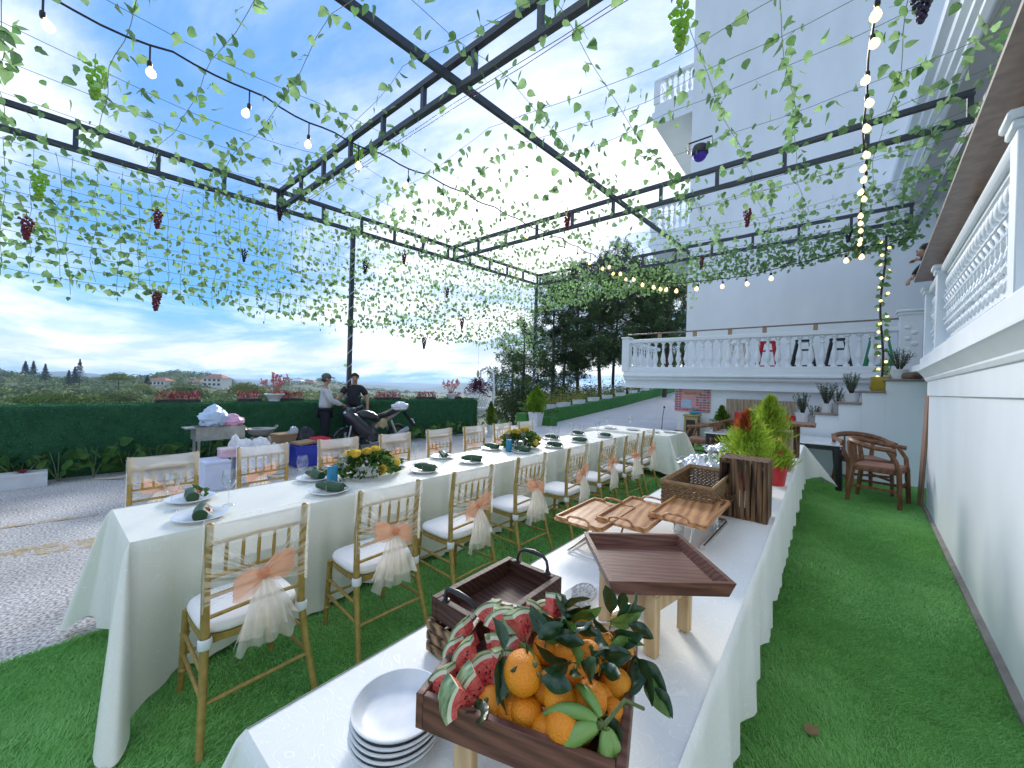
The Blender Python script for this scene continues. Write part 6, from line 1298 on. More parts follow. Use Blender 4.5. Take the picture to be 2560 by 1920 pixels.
def person(label, loc, rz, top_m, leg_m, shoe_m, arms, H=1.68, cap=None, sleeves='long', lean=0.0):
    """faces +X locally; arms: {side: (elbow, wrist)} joints in local metres for a 1.68 m figure"""
    k = H / 1.68; t = thing('person', label, 'person', loc, rz); t.scale = (k, k, k)
    V = {'pel': (0, 0, .93), 'wai': (.01 + lean * .3, 0, 1.06), 'che': (.01 + lean * .7, 0, 1.26), 'upc': (.005 + lean, 0, 1.37), 'nec': (.015 + lean, 0, 1.455), 'jaw': (.045 + lean * 1.1, 0, 1.53), 'sku': (.025 + lean * 1.1, 0, 1.60), 'crn': (.02 + lean * 1.1, 0, 1.655), 'nos': (.112 + lean * 1.1, 0, 1.555)}
    r = {'pel': (.13, .11), 'wai': (.12, .095), 'che': (.13, .09), 'upc': (.085, .06), 'nec': .05, 'jaw': .066, 'sku': .083, 'crn': .055, 'nos': .014}
    E = [('pel', 'wai'), ('wai', 'che'), ('che', 'upc'), ('upc', 'nec'), ('nec', 'jaw'), ('jaw', 'sku'), ('sku', 'crn'), ('jaw', 'nos')]
    if lean > .2:                                        # bowed forward over a rail
        for q, dz in (('che', .02), ('upc', .05), ('nec', .08), ('jaw', .10), ('sku', .11), ('crn', .115), ('nos', .10)): V[q] = (V[q][0], V[q][1], V[q][2] - dz)
    for s, sg in (('L', 1), ('R', -1)):
        el, wr = Vector(arms[s][0]), Vector(arms[s][1]); d = (wr - el).normalized(); side = d.cross(Vector((0, 0, 1))).normalized(); up = side.cross(d)
        V['sh' + s] = (lean, sg * .175, V['upc'][2] + .005); V['el' + s] = tuple(el); V['wr' + s] = tuple(wr); pm = wr + d * .06; V['pa' + s] = tuple(pm)
        r['sh' + s] = .05; r['el' + s] = .04; r['wr' + s] = .027; r['pa' + s] = (.034, .018)
        E += [('upc', 'sh' + s), ('sh' + s, 'el' + s), ('el' + s, 'wr' + s), ('wr' + s, 'pa' + s)]
        for f in range(4):
            b = pm + d * .03 + side * (.026 - .0175 * f); m_ = b + d * (.036 - .004 * abs(f - 1)) - up * .012; e = m_ + d * .018 - up * .022
            for q, p in zip('abc', (b, m_, e)): V['f%d%s%s' % (f, q, s)] = tuple(p); r['f%d%s%s' % (f, q, s)] = .0085
            E += [('pa' + s, 'f%da%s' % (f, s)), ('f%da%s' % (f, s), 'f%db%s' % (f, s)), ('f%db%s' % (f, s), 'f%dc%s' % (f, s))]
        th = wr + d * .03 + side * sg * .03; te = th + d * .035 + side * sg * .012 - up * .012
        V['t1' + s] = tuple(th); V['t2' + s] = tuple(te); r['t1' + s] = .011; r['t2' + s] = .009; E += [('wr' + s, 't1' + s), ('t1' + s, 't2' + s)]
        V['hi' + s] = (0, sg * .09, .88); V['kn' + s] = (.03, sg * .10, .49); V['an' + s] = (-.02, sg * .105, .09); V['to' + s] = (.13, sg * .115, .035)
        r['hi' + s] = .095; r['kn' + s] = .06; r['an' + s] = .042; r['to' + s] = (.04, .03); E += [('pel', 'hi' + s), ('hi' + s, 'kn' + s), ('kn' + s, 'an' + s), ('an' + s, 'to' + s)]
    me = grow(V, E, r); me.materials.append(SKIN); link('body', me, t)
    sub = lambda keys: {q: V[q] for q in keys}
    tops = ['pel', 'wai', 'che', 'upc', 'shL', 'shR', 'elL', 'elR'] + (['wrL', 'wrR'] if sleeves == 'long' else []); tv = sub(tops); tr = {'pel': (.162, .137), 'wai': (.165, .135), 'che': (.178, .132), 'upc': (.16, .118), 'shL': .092, 'shR': .092, 'elL': .062, 'elR': .062, 'wrL': .043, 'wrR': .043}
    te = [e for e in E if e[0] in tv and e[1] in tv]
    if sleeves != 'long':
        for s in 'LR': tv['el' + s] = tuple(Vector(V['sh' + s]).lerp(Vector(V['el' + s]), .72)); tr['el' + s] = .07
    tv['col'] = (V['nec'][0] - .005, 0, V['nec'][2] - .025); tr['col'] = .085; te.append(('upc', 'col'))
    o = grow(tv, te, tr); o.materials.append(top_m); link('shirt' if sleeves != 'long' else 'jacket', o, t)
    lk = ['pel', 'hiL', 'hiR', 'knL', 'knR', 'anL', 'anR']; lv = sub(lk); lr = {'pel': (.15, .125), 'hiL': .112, 'hiR': .112, 'knL': .08, 'knR': .08, 'anL': .066, 'anR': .066}; o = grow(lv, [e for e in E if e[0] in lv and e[1] in lv], lr); o.materials.append(leg_m); link('trousers', o, t)
    for s, sg in (('L', 1), ('R', -1)): MB().ball((.05, sg * .11, .045), (.14, .055, .05), 12, 8).build('shoe', shoe_m, t, smooth=180)
    hx = V['sku'][0]; hz_ = V['sku'][2]; f = MB()
    for sg in (1, -1): f.ball((hx + .075, sg * .03, hz_ - .005), (.008, .013, .007), 8, 5); f.box((hx + .078, sg * .031, hz_ + .017), (.008, .032, .006)); 
    f.build('eyes_and_brows', HAIR, t); MB().ball((hx + .082, 0, hz_ - .082), (.008, .024, .006), 8, 5).build('mouth', mat('lips', (.26, .10, .08), .5) if 'lips' not in MATS else MATS['lips'], t)
    for sg in (1, -1): MB().ball((hx - .005, sg * .083, hz_ - .02), (.02, .009, .03), 8, 6).build('ear', SKIN, t)
    if cap:
        MB().ball((hx - .005, 0, hz_ + .028), (.101, .092, .085), 16, 10, fn=lambda d: 1 if d.z > -.25 else .86).build('cap', cap, t, smooth=180); MB().grid(lambda u, v: (hx + .07 + .095 * v, (u - .5) * .15 * math.cos(v * .8), hz_ + .035 - .015 * v - .02 * (2 * u - 1) ** 2), 8, 5).grid(lambda u, v: (hx + .07 + .095 * v, (u - .5) * .15 * math.cos(v * .8), hz_ + .029 - .015 * v - .02 * (2 * u - 1) ** 2), 8, 5, True).build('cap_peak', cap, t, smooth=180)
        MB().ball((hx - .03, 0, hz_ - .03), (.075, .087, .06), 14, 8).build('hair', mat('grey_hair', (.05, .045, .04), .7), t, smooth=180)
    else: MB().ball((hx - .02, 0, hz_ + .03), (.088, .09, .075), 16, 10, fn=lambda d: 1 + .05 * math.sin(d.x * 19 + d.y * 13) if not (d.x > .55 and d.z < .2) else .8).build('hair', HAIR, t, smooth=180)
    return t
JACK = mat('pale_jacket', (.46, .47, .46), .85, .12, 9, bump=.3, bscale=30, col2=(.56, .58, .58)); NAVY = mat('navy_cloth', (.010, .012, .022), .9, .2, 10); TEE = mat('dark_polo', (.016, .018, .024), .85, .2, 10); CAPM = mat('olive_cap', (.10, .11, .10), .85, .1, 10); SHOE = mat('dark_shoe', (.02, .018, .016), .6); JEAN = mat('dark_jeans', (.02, .03, .05), .9, .2, 10)
person('man in olive cap and pale grey jacket standing by the motorbike', (-8.3, 3.87, 0), R_(72), JACK, NAVY, SHOE, {'L': ((.10, .24, 1.13), (.32, .15, 1.06)), 'R': ((.09, -.24, 1.13), (.31, -.15, 1.04))}, 1.69, CAPM)
person('man in dark short-sleeved shirt facing the camera behind the motorbike', (-8.45, 4.62, 0), R_(-29), TEE, JEAN, SHOE, {'R': ((.13, -.30, 1.16), (.28, -.42, 1.02)), 'L': ((.03, .27, 1.12), (.17, .28, .92))}, 1.73, None, 'short')
person('dark-haired person peering over the brown handrail of the veranda', (1.43, 7.72, 2.112), R_(180), TEE, NAVY, SHOE, {'R': ((.37, -.25, 1.34), (.47, -.2, 1.2)), 'L': ((.35, .25, 1.34), (.44, .12, 1.36))}, 1.69, None, 'long', .33)
# ------------------------------------------------------------------ motorbike
def loft(secs, n=14):
    """secs: (x, zc, half width y, half height z)"""
    m = MB(); vs = []
    for (x, zc, hy, hz_) in secs:
        for k in range(n):
            a = 2 * PI * k / n; c, s = math.cos(a), math.sin(a); vs.append((x, hy * abs(c) ** .8 * (1 if c > 0 else -1), zc + hz_ * abs(s) ** .8 * (1 if s > 0 else -1)))
    N_ = len(secs); fs = [(i * n + k, i * n + (k + 1) % n, (i + 1) * n + (k + 1) % n, (i + 1) * n + k) for i in range(N_ - 1) for k in range(n)] + [tuple(range(n))[::-1], tuple((N_ - 1) * n + k for k in range(n))]
    return m.add(vs, fs)
GLOSSB = mat('glossy_black', (.012, .014, .020), .35, .2, 5, coat=.6); RUB = mat('tyre_rubber', (.014, .014, .014), .85, .2, 30); ALU = mat('bare_alloy', (.42, .42, .43), .35, .1, 20, metal=.8); BRZ = mat('bronze_panel', (.24, .20, .16), .35, .2, 6, metal=.3); TAN = mat('tan_straw', (.36, .30, .16), .8, .3, 40); ENG = mat('engine_grey', (.06, .06, .062), .5, .3, 25, metal=.6); PLASTIC_BAG = sheer('thin_plastic', (.80, .84, .88), .72, .4)
bk = thing('motorbike', 'black underbone motorbike parked before the green parapet', 'motorbike', (-7.8, 4.72, 0), R_(-88)); bk.rotation_euler = (R_(5), 0, R_(-88))
for x in (-.68, .62):
    w = thing('wheel', None, None); del_keys(w); w.parent = bk; w.location = (x, 0, .29)
    MB().tube([(.25 * math.cos(a), 0, .25 * math.sin(a)) for a in np.linspace(0, 2 * PI, 29)[:-1]], .042, 8, closed=True).build('tyre', RUB, w, smooth=180); rm = MB().tube([(.205 * math.cos(a), 0, .205 * math.sin(a)) for a in np.linspace(0, 2 * PI, 25)[:-1]], .014, 6, closed=True)
    for k in range(5): a = 2 * PI * k / 5; rm.bar((0, 0, 0), (.2 * math.cos(a), 0, .2 * math.sin(a)), .02, .03)
    rm.cyl((0, -.05, 0), (0, .05, 0), .035, n=10).build('rim', ENG, w); MB().lathe([(.05, -.003), (.105, -.003), (.105, .003), (.05, .003)], 20, (0, .05, 0), Matrix.Rotation(PI / 2, 3, 'X')).build('brake_disc', ALU, w)
for s in (-1, 1): MB().tube([(.62, s * .075, .29), (.50, s * .075, .72)], .02, 8).build('fork', ALU, bk); MB().tube([(-.68, s * .09, .29), (-.15, s * .09, .36)], .022, 8).build('swingarm', ENG, bk); MB().tube([(-.55, s * .13, .36), (-.42, s * .12, .68)], .028, 8).build('shock', ALU, bk); MB().tube([(-.05, s * .12, .28), (-.05, s * .26, .27)], .013, 6).build('footpeg', ALU, bk)
MB().grid(lambda u, v: (.62 + .31 * math.cos(R_(25) + R_(135) * u), (v - .5) * .13, .29 + .31 * math.sin(R_(25) + R_(135) * u) - .02 * (2 * v - 1) ** 2), 14, 4).build('front_fender', GLOSSB, bk, smooth=180)
loft([(.66, .82, .05, .04), (.62, .80, .15, .11), (.54, .76, .21, .16), (.42, .66, .22, .21), (.28, .56, .20, .22), (.12, .48, .17, .17), (-.05, .42, .12, .10), (-.12, .40, .06, .05)]).build('front_cowl', GLOSSB, bk, smooth=180)
loft([(.36, .82, .05, .03), (.30, .84, .12, .09), (.18, .84, .15, .10), (.02, .80, .15, .10), (-.12, .74, .12, .07), (-.2, .70, .08, .04)]).build('tank_cover', GLOSSB, bk, smooth=180)
loft([(.0, .52, .06, .04), (-.05, .56, .14, .08), (-.14, .61, .15, .085), (-.30, .68, .14, .08), (-.55, .80, .11, .06), (-.80, .92, .07, .035)]).build('side_panel', BRZ, bk, smooth=180)
loft([(-.08, .76, .09, .03), (-.16, .785, .13, .05), (-.32, .81, .145, .05), (-.46, .86, .14, .05), (-.62, .93, .11, .045), (-.76, .96, .06, .03)]).build('seat', RUB, bk, smooth=180)
loft([(-.35, .745, .10, .03), (-.55, .84, .12, .045), (-.75, .93, .10, .045), (-.95, 1.0, .06, .03), (-1.0, 1.02, .03, .015)]).build('tail_cowl', GLOSSB, bk, smooth=180)
MB().grid(lambda u, v: (-.86 - .32 * u, (v - .5) * .14, .86 - .34 * u - .05 * u * u), 8, 3).build('rear_fender', BLACK, bk, smooth=180); MB().box((-1.1, 0, .62), (.012, .18, .13), Matrix.Rotation(R_(30), 3, 'Y')).build('number_plate', WHITE, bk); MB().box((-.99, 0, .98), (.03, .10, .05), bev=.01).build('tail_light', mat('tail_red', (.4, .02, .02), .2), bk)
MB().tube([(.40, -.34, 1.0), (.44, -.2, 1.0), (.46, 0, .96), (.44, .2, 1.0), (.40, .34, 1.0)], .013, 8).build('handlebar', ALU, bk)
for s in (-1, 1): MB().tube([(.42, s * .26, 1.0), (.39, s * .37, 1.0)], .019, 8).build('grip', RUB, bk); MB().tube([(.44, s * .2, 1.0), (.44, s * .24, 1.18)], .006, 6).ball((.43, s * .27, 1.21), (.015, .065, .04), 10, 6).build('mirror', BLACK, bk); MB().tube([(.47, s * .22, 1.01), (.48, s * .36, 1.0)], .006, 6).build('lever', ALU, bk)
loft([(.40, .93, .06, .04), (.46, .93, .12, .08), (.55, .90, .12, .09), (.63, .87, .08, .06)]).build('headlight_cowl', GLOSSB, bk, smooth=180); MB().ball((.6, 0, .885), (.05, .075, .05), 12, 8).build('headlight', mat('headlamp', (.7, .72, .75), .1, coat=.5), bk, smooth=180)
MB().box((.05, 0, .34), (.36, .2, .24), bev=.05).cyl((.1, -.14, .30), (.1, .14, .30), .10, n=16).build('engine', ENG, bk); MB().tube([(.2, .1, .28), (.1, .15, .2), (-.3, .16, .24), (-.42, .16, .28)], .02, 8).tube([(-.38, .165, .27), (-.85, .17, .46)], [.045, .055], 12).build('exhaust', ALU, bk)
MB().tube([(-.1, -.1, .25), (-.16, -.3, .0)], .011, 6).build('side_stand', ALU, bk)
def bag(name, lab, loc, size, mt, seed, cat='bag'):
    rs = random.Random(seed); a, b, c, d = (rs.uniform(3, 8) for _ in range(4)); m = MB(); m.ball((0, 0, size[2] * .8), size, 22, 14, fn=lambda v: 1 + .16 * math.sin(v.x * a + v.z * b) * math.cos(v.y * c) + .07 * math.sin(v.x * 17 + d) * math.sin(v.y * 15 + v.z * 11) + (.25 * max(0, v.z - .8) * 5))
    o = m.build(name, mt, loc=loc, smooth=25); return tag(o, lab, cat)
bag('plastic_bag', 'white plastic bag lying on the motorbike tail', (-7.82, 5.42, .92), (.12, .22, .09), mat('white_bag', (.72, .75, .80), .35, .1, 12, bump=.5), 4)
bag('straw_bundle', 'tan straw hat hanging on the motorbike side', (-7.62, 4.86, .56), (.04, .10, .10), TAN, 9, 'hat')
# ------------------------------------------------------------------ outdoor kitchen clutter
GALV = mat('dull_metal', (.33, .33, .30), .5, .25, 9, metal=.5); FOAM = mat('foam_box', (.66, .70, .84), .6, .05, 8); BLUEP = mat('blue_plastic', (.02, .04, .40), .35, .15, 8); CARD = mat('cardboard', (.38, .25, .14), .8, .1, 10)
t = thing('charcoal_grill', 'rectangular metal charcoal grill on legs before the parapet', 'grill', (-7.4, 1.80, 0))
for k in range(4): MB().box([(.16, 0, .71), (-.16, 0, .71), (0, .30, .71), (0, -.30, .71)][k], [(.012, .62, .2), (.012, .62, .2), (.31, .012, .2), (.31, .012, .2)][k]).build('side_plate', GALV, t, smooth=0)
MB().box((0, -.36, .80), (.3, .14, .012)).build('side_shelf', GALV, t, smooth=0); MB().box((0, 0, .62), (.31, .59, .01)).build('tray_plate', GALV, t, smooth=0)
for sx in (-1, 1):
    for sy in (-1, 1): MB().box((sx * .14, sy * .27, .31), (.03, .03, .62)).build('leg', GALV, t, smooth=0)
MB().box((0, 0, .2), (.28, .02, .02)).box((.14, 0, .2), (.02, .5, .02)).build('cross_brace', GALV, t, smooth=0)
bag('plastic_bag', 'big pale blue plastic bag heaped on the grill', (-7.4, 1.74, .80), (.15, .19, .16), mat('blue_bag', (.52, .64, .80), .35, .1, 10, bump=.5), 1); bag('plastic_bag', 'pink plastic bag on the right end of the grill', (-7.38, 1.97, .80), (.13, .16, .09), mat('pink_bag', (.80, .42, .58), .35, .1, 10, bump=.5), 2)
t = thing('wok', 'two-handled wok with wooden ladle on a metal stand', 'wok', (-7.6, 2.45, .56)); MB().lathe([(0, 0), (.08, .01), (.17, .06), (.225, .13), (.232, .14), (.222, .14), (.165, .07), (.08, .02), (0, .012)], 28).build('pan', GALV, t)
for s in (-1, 1): MB().tube([(-.04, s * .225, .13), (-.04, s * .26, .18), (.04, s * .26, .18), (.04, s * .225, .13)], .008, 6).build('handle', ALU, t)
MB().tube([(.02, -.1, .08), (.1, -.42, .3)], [.012, .01], 8).build('ladle_handle', PINEW, t)
t = thing('wok_stand', 'metal burner stand under the wok', 'stand', (-7.6, 2.45, 0)); MB().lathe([(.15, 0), (.16, .5), (.14, .56), (.13, .56), (.15, .48), (.14, 0)], 20).build('drum', GALV, t)
def box_lid(name, lab, loc, d, mt, lm, cat='box', rz=0):
    t = thing(name, lab, cat, loc, rz); w, l, h = d
    for sx in (-1, 1): MB().box((sx * (w / 2 - .012), 0, h / 2), (.024, l, h), bev=.004).build('side', mt, t); MB().box((0, sx * (l / 2 - .012), h / 2), (w - .05, .024, h), bev=.004).build('side', mt, t)
    MB().box((0, 0, h + .022), (w + .01, l + .01, .044), bev=.01).build('lid', lm, t); MB().box((0, 0, .01), (w - .05, l - .05, .02)).build('bottom', mt, t, smooth=0); return t
box_lid('foam_box', 'white foam cool box with pale lid left of the wok stand', (-6.75, 1.60, 0), (.42, .30, .36), FOAM, FOAM); box_lid('foam_box', 'second white foam cool box beside the first', (-6.8, 2.05, 0), (.4, .36, .33), FOAM, FOAM)
box_lid('pink_container', 'clear pink plastic food container on the foam boxes', (-6.8, 1.80, .41), (.2, .26, .09), mat('pink_plastic', (.72, .45, .52), .3), mat('pink_plastic_lid', (.80, .62, .66), .25), 'container')
for i, (x, y, z, s) in enumerate([(-6.85, 2.0, .40, (.13, .14, .12)), (-6.9, 2.22, .38, (.13, .15, .13)), (-6.95, 2.45, .18, (.14, .13, .16)), (-7.0, 1.92, .40, (.1, .09, .14))]): bag('plastic_bag', 'crumpled clear plastic bag on the foam boxes, ' + ('front one', 'right one', 'rightmost and lowest', 'tall one behind')[i], (x, y, z), s, PLASTIC_BAG, 20 + i)
box_lid('cardboard_box', 'open cardboard box left of the black bags', (-7.95, 2.95, 0), (.3, .36, .5), CARD, CARD, rz=.2); bag('rubbish_bag', 'black rubbish bag behind the blue tub', (-7.9, 3.32, .2), (.18, .22, .22), mat('black_bag', (.012, .012, .014), .3, .2, 10, bump=.5), 31); bag('plastic_bag', 'grey plastic bag leaning on the black one', (-7.95, 3.12, .42), (.1, .1, .12), mat('grey_bag', (.42, .46, .50), .3, .2, 10, bump=.5), 32)
t = thing('blue_tub', 'deep blue plastic crate with items inside', 'crate', (-7.4, 3.1, 0))
for k in range(4): MB().box([(.19, 0, .19), (-.19, 0, .19), (0, .2, .19), (0, -.2, .19)][k], [(.02, .42, .36), (.02, .42, .36), (.36, .02, .36), (.36, .02, .36)][k], bev=.005).build('side', BLUEP, t)
MB().tube([(sx * .2, sy * .21, .37) for sx, sy in ((-1, -1), (1, -1), (1, 1), (-1, 1))], .014, 6, closed=True).build('rim', BLUEP, t); MB().box((0, 0, .02), (.36, .38, .03)).build('bottom', BLUEP, t, smooth=0)
o = MB().box((0, 0, .05), (.26, .3, .1), bev=.01).build('red_tray', RB, loc=(-7.55, 3.45, .36), rot=(0, .1, .3)); tag(o, 'red plastic tray on the crates beside the capped man', 'tray'); o = MB().box((0, 0, .03), (.28, .34, .05), bev=.008).build('cardboard_sheet', CARD, loc=(-7.42, 3.1, .385), rot=(.05, .02, .2)); tag(o, 'flattened brown carton lying on the blue crate', 'cardboard')
box_lid('red_crate', 'red plastic crate under the red tray', (-7.6, 3.45, 0), (.3, .32, .31), RB, RB, 'crate'); t = thing('steel_pot', 'lidded grey cooking pot right of the blue crate', 'pot', (-7.15, 3.45, 0)); MB().lathe([(0, 0), (.15, 0), (.155, .01), (.155, .2), (.165, .205), (.165, .215), (0, .225)], 24).build('body', GALV, t); MB().lathe([(.165, .216), (.15, .235), (.03, .25), (0, .25)], 24).build('lid', ALU, t)
o = MB().tube([(-8.35, .55, .015), (-8.2, .75, .02), (-7.9, .95, .1), (-7.6, 1.05, .25), (-7.45, 1.2, .3), (-7.4, 1.45, .28)], .018, 8).build('gas_hose', mat('beige_hose', (.5, .44, .34), .6), smooth=180); tag(o, 'beige hose curving over the pavement to the grill', 'hose')
# ------------------------------------------------------------------ parapet plants
HYD = leafmat('broad_leaf', (.06, .15, .035), .25, .5, .3, 12); HYDP = leafmat('broad_leaf_pale', (.12, .22, .06), .3, .5, .3, 12)
BLM = [MB().add(*leaf_mesh(0, .16)).mesh('leaf', HYD, 180), MB().add(*leaf_mesh(2, .17)).mesh('leaf', HYDP, 180)]
def leafy(lab, loc, H, n, seed, group, spread=.22, individual=True):
    rs = random.Random(seed); t = thing('leafy_plant', lab, 'plant', loc, group=group); st = MB(); V = []; F_ = []; nn = 0
    for b in range(5):
        a = rs.uniform(0, 6.28); st.tube([(0, 0, 0), (math.cos(a) * spread * .5, math.sin(a) * spread * .5, H * .6), (math.cos(a) * spread, math.sin(a) * spread, H)], [.008, .006, .004], 5)
    st.build('stems', VINE, t)
    for k in range(n):
        a = rs.uniform(0, 6.28); z = H * rs.uniform(.25, 1.05); rr = spread * (z / H) * rs.uniform(.5, 1.1); p = Vector((math.cos(a) * rr, math.sin(a) * rr, z)); M_ = leaf_mat4(p, (math.cos(a), math.sin(a), rs.uniform(-.5, .3)), rs.uniform(0, 6), rs.uniform(.6, 1.1))
        ob = link('leaf', BLM[0 if rs.random() < .65 else 1], t); ob.matrix_basis = M_
POTD = mat('dark_pot', (.05, .045, .04), .8)
nm = ['first', 'second', 'third', 'fourth', 'fifth', 'sixth', 'seventh', 'eighth', 'ninth', 'tenth', 'eleventh']
for i, y in enumerate([-.15, .2, .55, .9, 1.25, 1.6, 1.95, 2.3, 2.65]): leafy('broad-leaved shrub at the foot of the parapet, %s from the left' % nm[i], (-8.62 + random.uniform(-.06, .06), y, 0), random.uniform(.38, .55), 22, 60 + i, 'shrubs along the left foot of the parapet', .24)
for i, y in enumerate([6.2, 6.8, 7.4, 7.9, 8.4, 8.9]): leafy('low green shrub at the right foot of the parapet, %s from the motorbike' % nm[i], (-8.58, y, 0), random.uniform(.3, .42), 20, 80 + i, 'shrubs along the right foot of the parapet', .22)
t = thing('planter_box', 'long white planter box with a red bromeliad at the far left', 'planter', (-8.45, -.12, 0)); MB().sweep([(-.10, 0), (.10, 0), (.125, .17), (.135, .17), (.135, .20), (-.135, .20), (-.135, .17), (-.125, .17)], (0, -.5, 0), (0, .22, 0), (1, 0, 0)).build('trough', GPOT, t); m = MB()
for k in range(14): a = k * 2.4; m.grid(lambda u, v, a=a: (math.cos(a) * .09 * v + (u - .5) * .03 * math.sin(a) * math.sin(v * PI), .0 + math.sin(a) * .09 * v - (u - .5) * .03 * math.cos(a) * math.sin(v * PI), .18 + .12 * v - .07 * v * v), 2, 5)
m.build('bromeliad', mat('bromeliad_red', (.30, .04, .05), .5, .3, 20), t, smooth=180)
STRAPR = [leafmat('red_strap_%d' % i, c, .25, .5, .3, 20) for i, c in enumerate([(.22, .03, .05), (.48, .14, .18), (.07, .10, .03)])]
def red_trough(lab, y, L, H=.2, seed=0, z=1.09, x=-8.98):
    rs = np.random.default_rng(seed); t = thing('flower_trough', lab, 'planter', (x, y, z), group='red-leaved troughs on the parapet'); MB().box((0, 0, .035), (.16, L, .07), bev=.01).build('trough', POTD, t)
    n = int(L * 420); P = np.stack([rs.normal(0, .05, n), rs.uniform(-L / 2, L / 2, n), rs.uniform(.06, H, n)], 1); T = rs.normal(0, .55, (n, 3)); T[:, 2] = 1; T /= np.linalg.norm(T, axis=1, keepdims=True); S = np.cross(T, rs.normal(0, 1, (n, 3))); S /= np.linalg.norm(S, axis=1, keepdims=True); Ln = rs.uniform(.03, .065, n)[:, None]
    V = np.stack([P - T * Ln * .3, P + S * Ln * .2, P + T * Ln, P - S * Ln * .2], 1).reshape(-1, 3); o = link('foliage', npmesh('foliage', V, np.arange(4 * n).reshape(n, 4), STRAPR, False, rs.choice(3, n, p=[.5, .38, .12])), t); o['kind'] = 'stuff'
for i, (y, L) in enumerate([(1.58, .62), (2.68, .4), (3.45, .5), (5.85, .72), (7.1, .62), (8.2, .5)]): red_trough('trough of pink and red leaved plants on the parapet, %s from the left' % nm[i], y, L, .2, i)
def flower_pot(lab, loc, seed, H=.42):
    rs = random.Random(seed); t = thing('flower_pot', lab, 'potted plant', loc); MB().lathe([(0, 0), (.10, 0), (.11, .02), (.10, .035), (.165, .13), (.185, .14), (.185, .165), (.165, .165), (.15, .14), (0, .13)], 20).build('pot', GPOT, t); s = MB(); f = MB()
    for k in range(15):
        a = rs.uniform(0, 6.28); l = rs.uniform(.05, .28); tip = Vector((math.cos(a) * l, math.sin(a) * l, .14 + H * rs.uniform(.5, 1))); s.tube([(0, 0, .12), tip * .55 + Vector((0, 0, .06)), tip], .006, 5)
        for q in range(9): f.ball(tip + Vector((rs.gauss(0, .02), rs.gauss(0, .02), rs.gauss(-.01, .035))), (.015, .015, .022), 6, 4)
    s.build('stems', mat('pink_stem', (.35, .14, .10), .6) if 'pink_stem' not in MATS else MATS['pink_stem'], t); f.build('blossoms', mat('pink_bloom', (.62, .24, .22), .6, .35, 25) if 'pink_bloom' not in MATS else MATS['pink_bloom'], t)
flower_pot('white pot of pink succulents on the parapet left of the men', (-8.95, 3.12, 1.09), 1); flower_pot('white pot of pink flowers on the right part of the parapet', (-8.95, 8.05, 1.09), 2, .46)
bag('white_blossom', 'small white flowers on the parapet behind the men', (-8.95, 4.98, 1.09), (.07, .1, .06), GPOT, 44, 'flowers')
# hanging plant, egg chair, conifer pot
PURP = leafmat('purple_strap', (.10, .018, .05), .25, .5, .35, 20)
t = thing('hanging_plant', 'purple trailing plant hanging on a wire beside the egg chair', 'plant', (-8.75, 9.0, 1.62)); rs = np.random.default_rng(5); n = 900; a = rs.uniform(0, 2 * PI, n); rr = np.abs(rs.normal(0, .2, n)).clip(0, .36); P = np.stack([np.cos(a) * rr, np.sin(a) * rr, rs.uniform(-.25, .18, n) - rr * .6], 1); T = np.stack([np.cos(a), np.sin(a), rs.uniform(-1.2, .7, n)], 1); T /= np.linalg.norm(T, axis=1, keepdims=True); S = np.cross(T, rs.normal(0, 1, (n, 3))); S /= np.linalg.norm(S, axis=1, keepdims=True); V = np.stack([P, P + T * .06 + S * .012, P + T * .13, P + T * .06 - S * .012], 1).reshape(-1, 3)
o = link('foliage', npmesh('foliage', V, np.arange(4 * n).reshape(n, 4), PURP), t); o['kind'] = 'stuff'; MB().cyl((0, 0, .1), (0, 0, 3.2), .004, n=5).build('wire', ALU, t); MB().lathe([(0, -.1), (.1, -.08), (.14, .05), (.13, .05), (.09, -.06), (0, -.08)], 14).build('basket', POTD, t); MB().ball((0, 0, .28), (.05, .05, .12), 8, 6).build('pale_tuft', LEAFW, t)
t = thing('egg_chair', 'white woven egg-shaped hanging chair at the end of the parapet', 'chair', (-9.35, 9.75, 1.05)); m = MB()
def egg(a, b): r = .42 * math.sin(b * PI) ** .75; return Vector((r * math.cos(a), r * math.sin(a), -.62 + 1.25 * b + (0 if b < .5 else .05)))
for k in range(26):
    a0 = 2 * PI * k / 26
    if .35 < (a0 / (2 * PI)) < .55: continue
    for sg in (1, -1): m.tube([egg(a0 + sg * b * 2.2, b) for b in np.linspace(.03, .97, 16)], .011, 4, cap=False)
m.build('woven_shell', WHITE, t); MB().ball((0, 0, -.42), (.33, .33, .14), 14, 8).build('cushion', mat('grey_cushion', (.5, .5, .5), .8), t); MB().tube([(0, 0, .66), (0, 0, 1.0), (.3, 0, 1.1), (.6, 0, .9), (.66, 0, .2), (.5, 0, -1.0), (0, 0, -1.03)], .03, 8).build('stand', WHITE, t)
LIMEC = leafmat('lime_conifer', (.16, .28, .02), .35, .6, .25, 6)
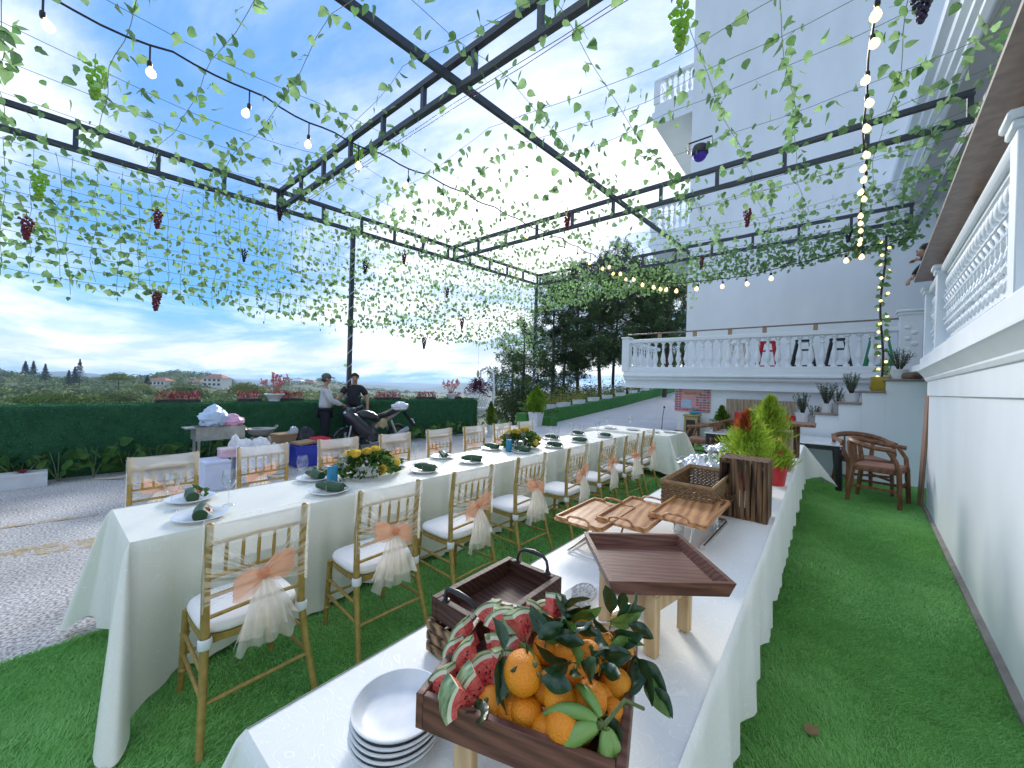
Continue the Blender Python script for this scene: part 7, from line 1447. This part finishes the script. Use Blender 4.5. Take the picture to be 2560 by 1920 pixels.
t = thing('potted_conifer', 'bright lime cone-shaped conifer in tall white square pot', 'potted tree', (-8.6, 12.1, 0)); MB().add([(-.16, -.16, 0), (.16, -.16, 0), (.16, .16, 0), (-.16, .16, 0), (-.22, -.22, .55), (.22, -.22, .55), (.22, .22, .55), (-.22, .22, .55), (-.19, -.19, .55), (.19, -.19, .55), (.19, .19, .55), (-.19, .19, .55), (-.19, -.19, .5), (.19, -.19, .5), (.19, .19, .5), (-.19, .19, .5)], [(0, 1, 5, 4), (1, 2, 6, 5), (2, 3, 7, 6), (3, 0, 4, 7), (4, 5, 9, 8), (5, 6, 10, 9), (6, 7, 11, 10), (7, 4, 8, 11), (12, 13, 14, 15), (8, 9, 13, 12), (9, 10, 14, 13), (10, 11, 15, 14), (11, 8, 12, 15)]).build('pot', GPOT, t, smooth=0); MB().cyl((0, 0, .45), (0, 0, 1.4), .03, .01, 6).build('trunk', BARK, t); plume(t, 1.05, .40, .5, 5200, LIMEC, 31, asp=.35, sz=.05)
leafy('green shrub left of the potted conifer on the turf block', (-9.0, 11.95, .48), .42, 26, 99, None, .25); leafy('low green plant right of the potted conifer', (-8.3, 12.75, .34), .3, 16, 98, None, .2)
potted('slim_conifer', 'slim green conifer in white pot at the parapet end', 'potted tree', (-8.45, 9.35, 0), .13, .25, GPOT, .75, .16, 1800, leafmat('slim_green', (.11, .19, .02), .3, .6, .3, 8), 41, asp=.3, sz=.045); leafy('yellow-green plant beside the slim conifer', (-8.3, 9.6, 0), .4, 16, 97, None, .2)
# planters along the driveway wall
STRAG = leafmat('straggly_leaf', (.26, .27, .07), .3, .6, .4, 12)
pp = [13.75, 15.0, 16.4, 17.9, 19.5, 21.2, 23.1, 25.2, 27.5]
for i, y in enumerate(pp):
    z = zramp(y) + .56; t = thing('white_planter', 'white trough of straggly plants on the driveway wall, %s from the conifer' % nm[i], 'planter', (-9.15, y, z), group='white troughs on the driveway wall'); MB().sweep([(-.10, 0), (.10, 0), (.13, .17), (.145, .17), (.145, .21), (-.145, .21), (-.145, .17), (-.13, .17)], (0, -.42, 0), (0, .42, 0), (1, 0, 0)).build('trough', GPOT, t); rs = np.random.default_rng(i + 300); n = 700; P = np.stack([rs.normal(0, .12, n), rs.uniform(-.6, .6, n), .2 + np.abs(rs.normal(0, .26, n))], 1); V, Fq = leaf_cards(P, rs.normal(0, 1, (n, 3)), rs.uniform(.025, .06, n), .5, rs); o = link('foliage', npmesh('foliage', V, Fq, STRAG), t); o['kind'] = 'stuff'
# microphone stand by the corner of the lower wall
t = thing('mic_stand', 'thin black tripod stand at the corner of the lower wall', 'stand', (-3.62, 11.35, 0)); MB().tube([(0, 0, .3), (.02, 0, .75), (.06, 0, 1.05)], .010, 6).build('pole', BLACK, t); MB().ball((.06, 0, 1.06), .03, 8, 6).build('head', BLACK, t)
for k in range(3): a = k * 2.09; MB().tube([(0, 0, .35), (.22 * math.cos(a), .22 * math.sin(a), .01)], .008, 6).build('leg', BLACK, t)
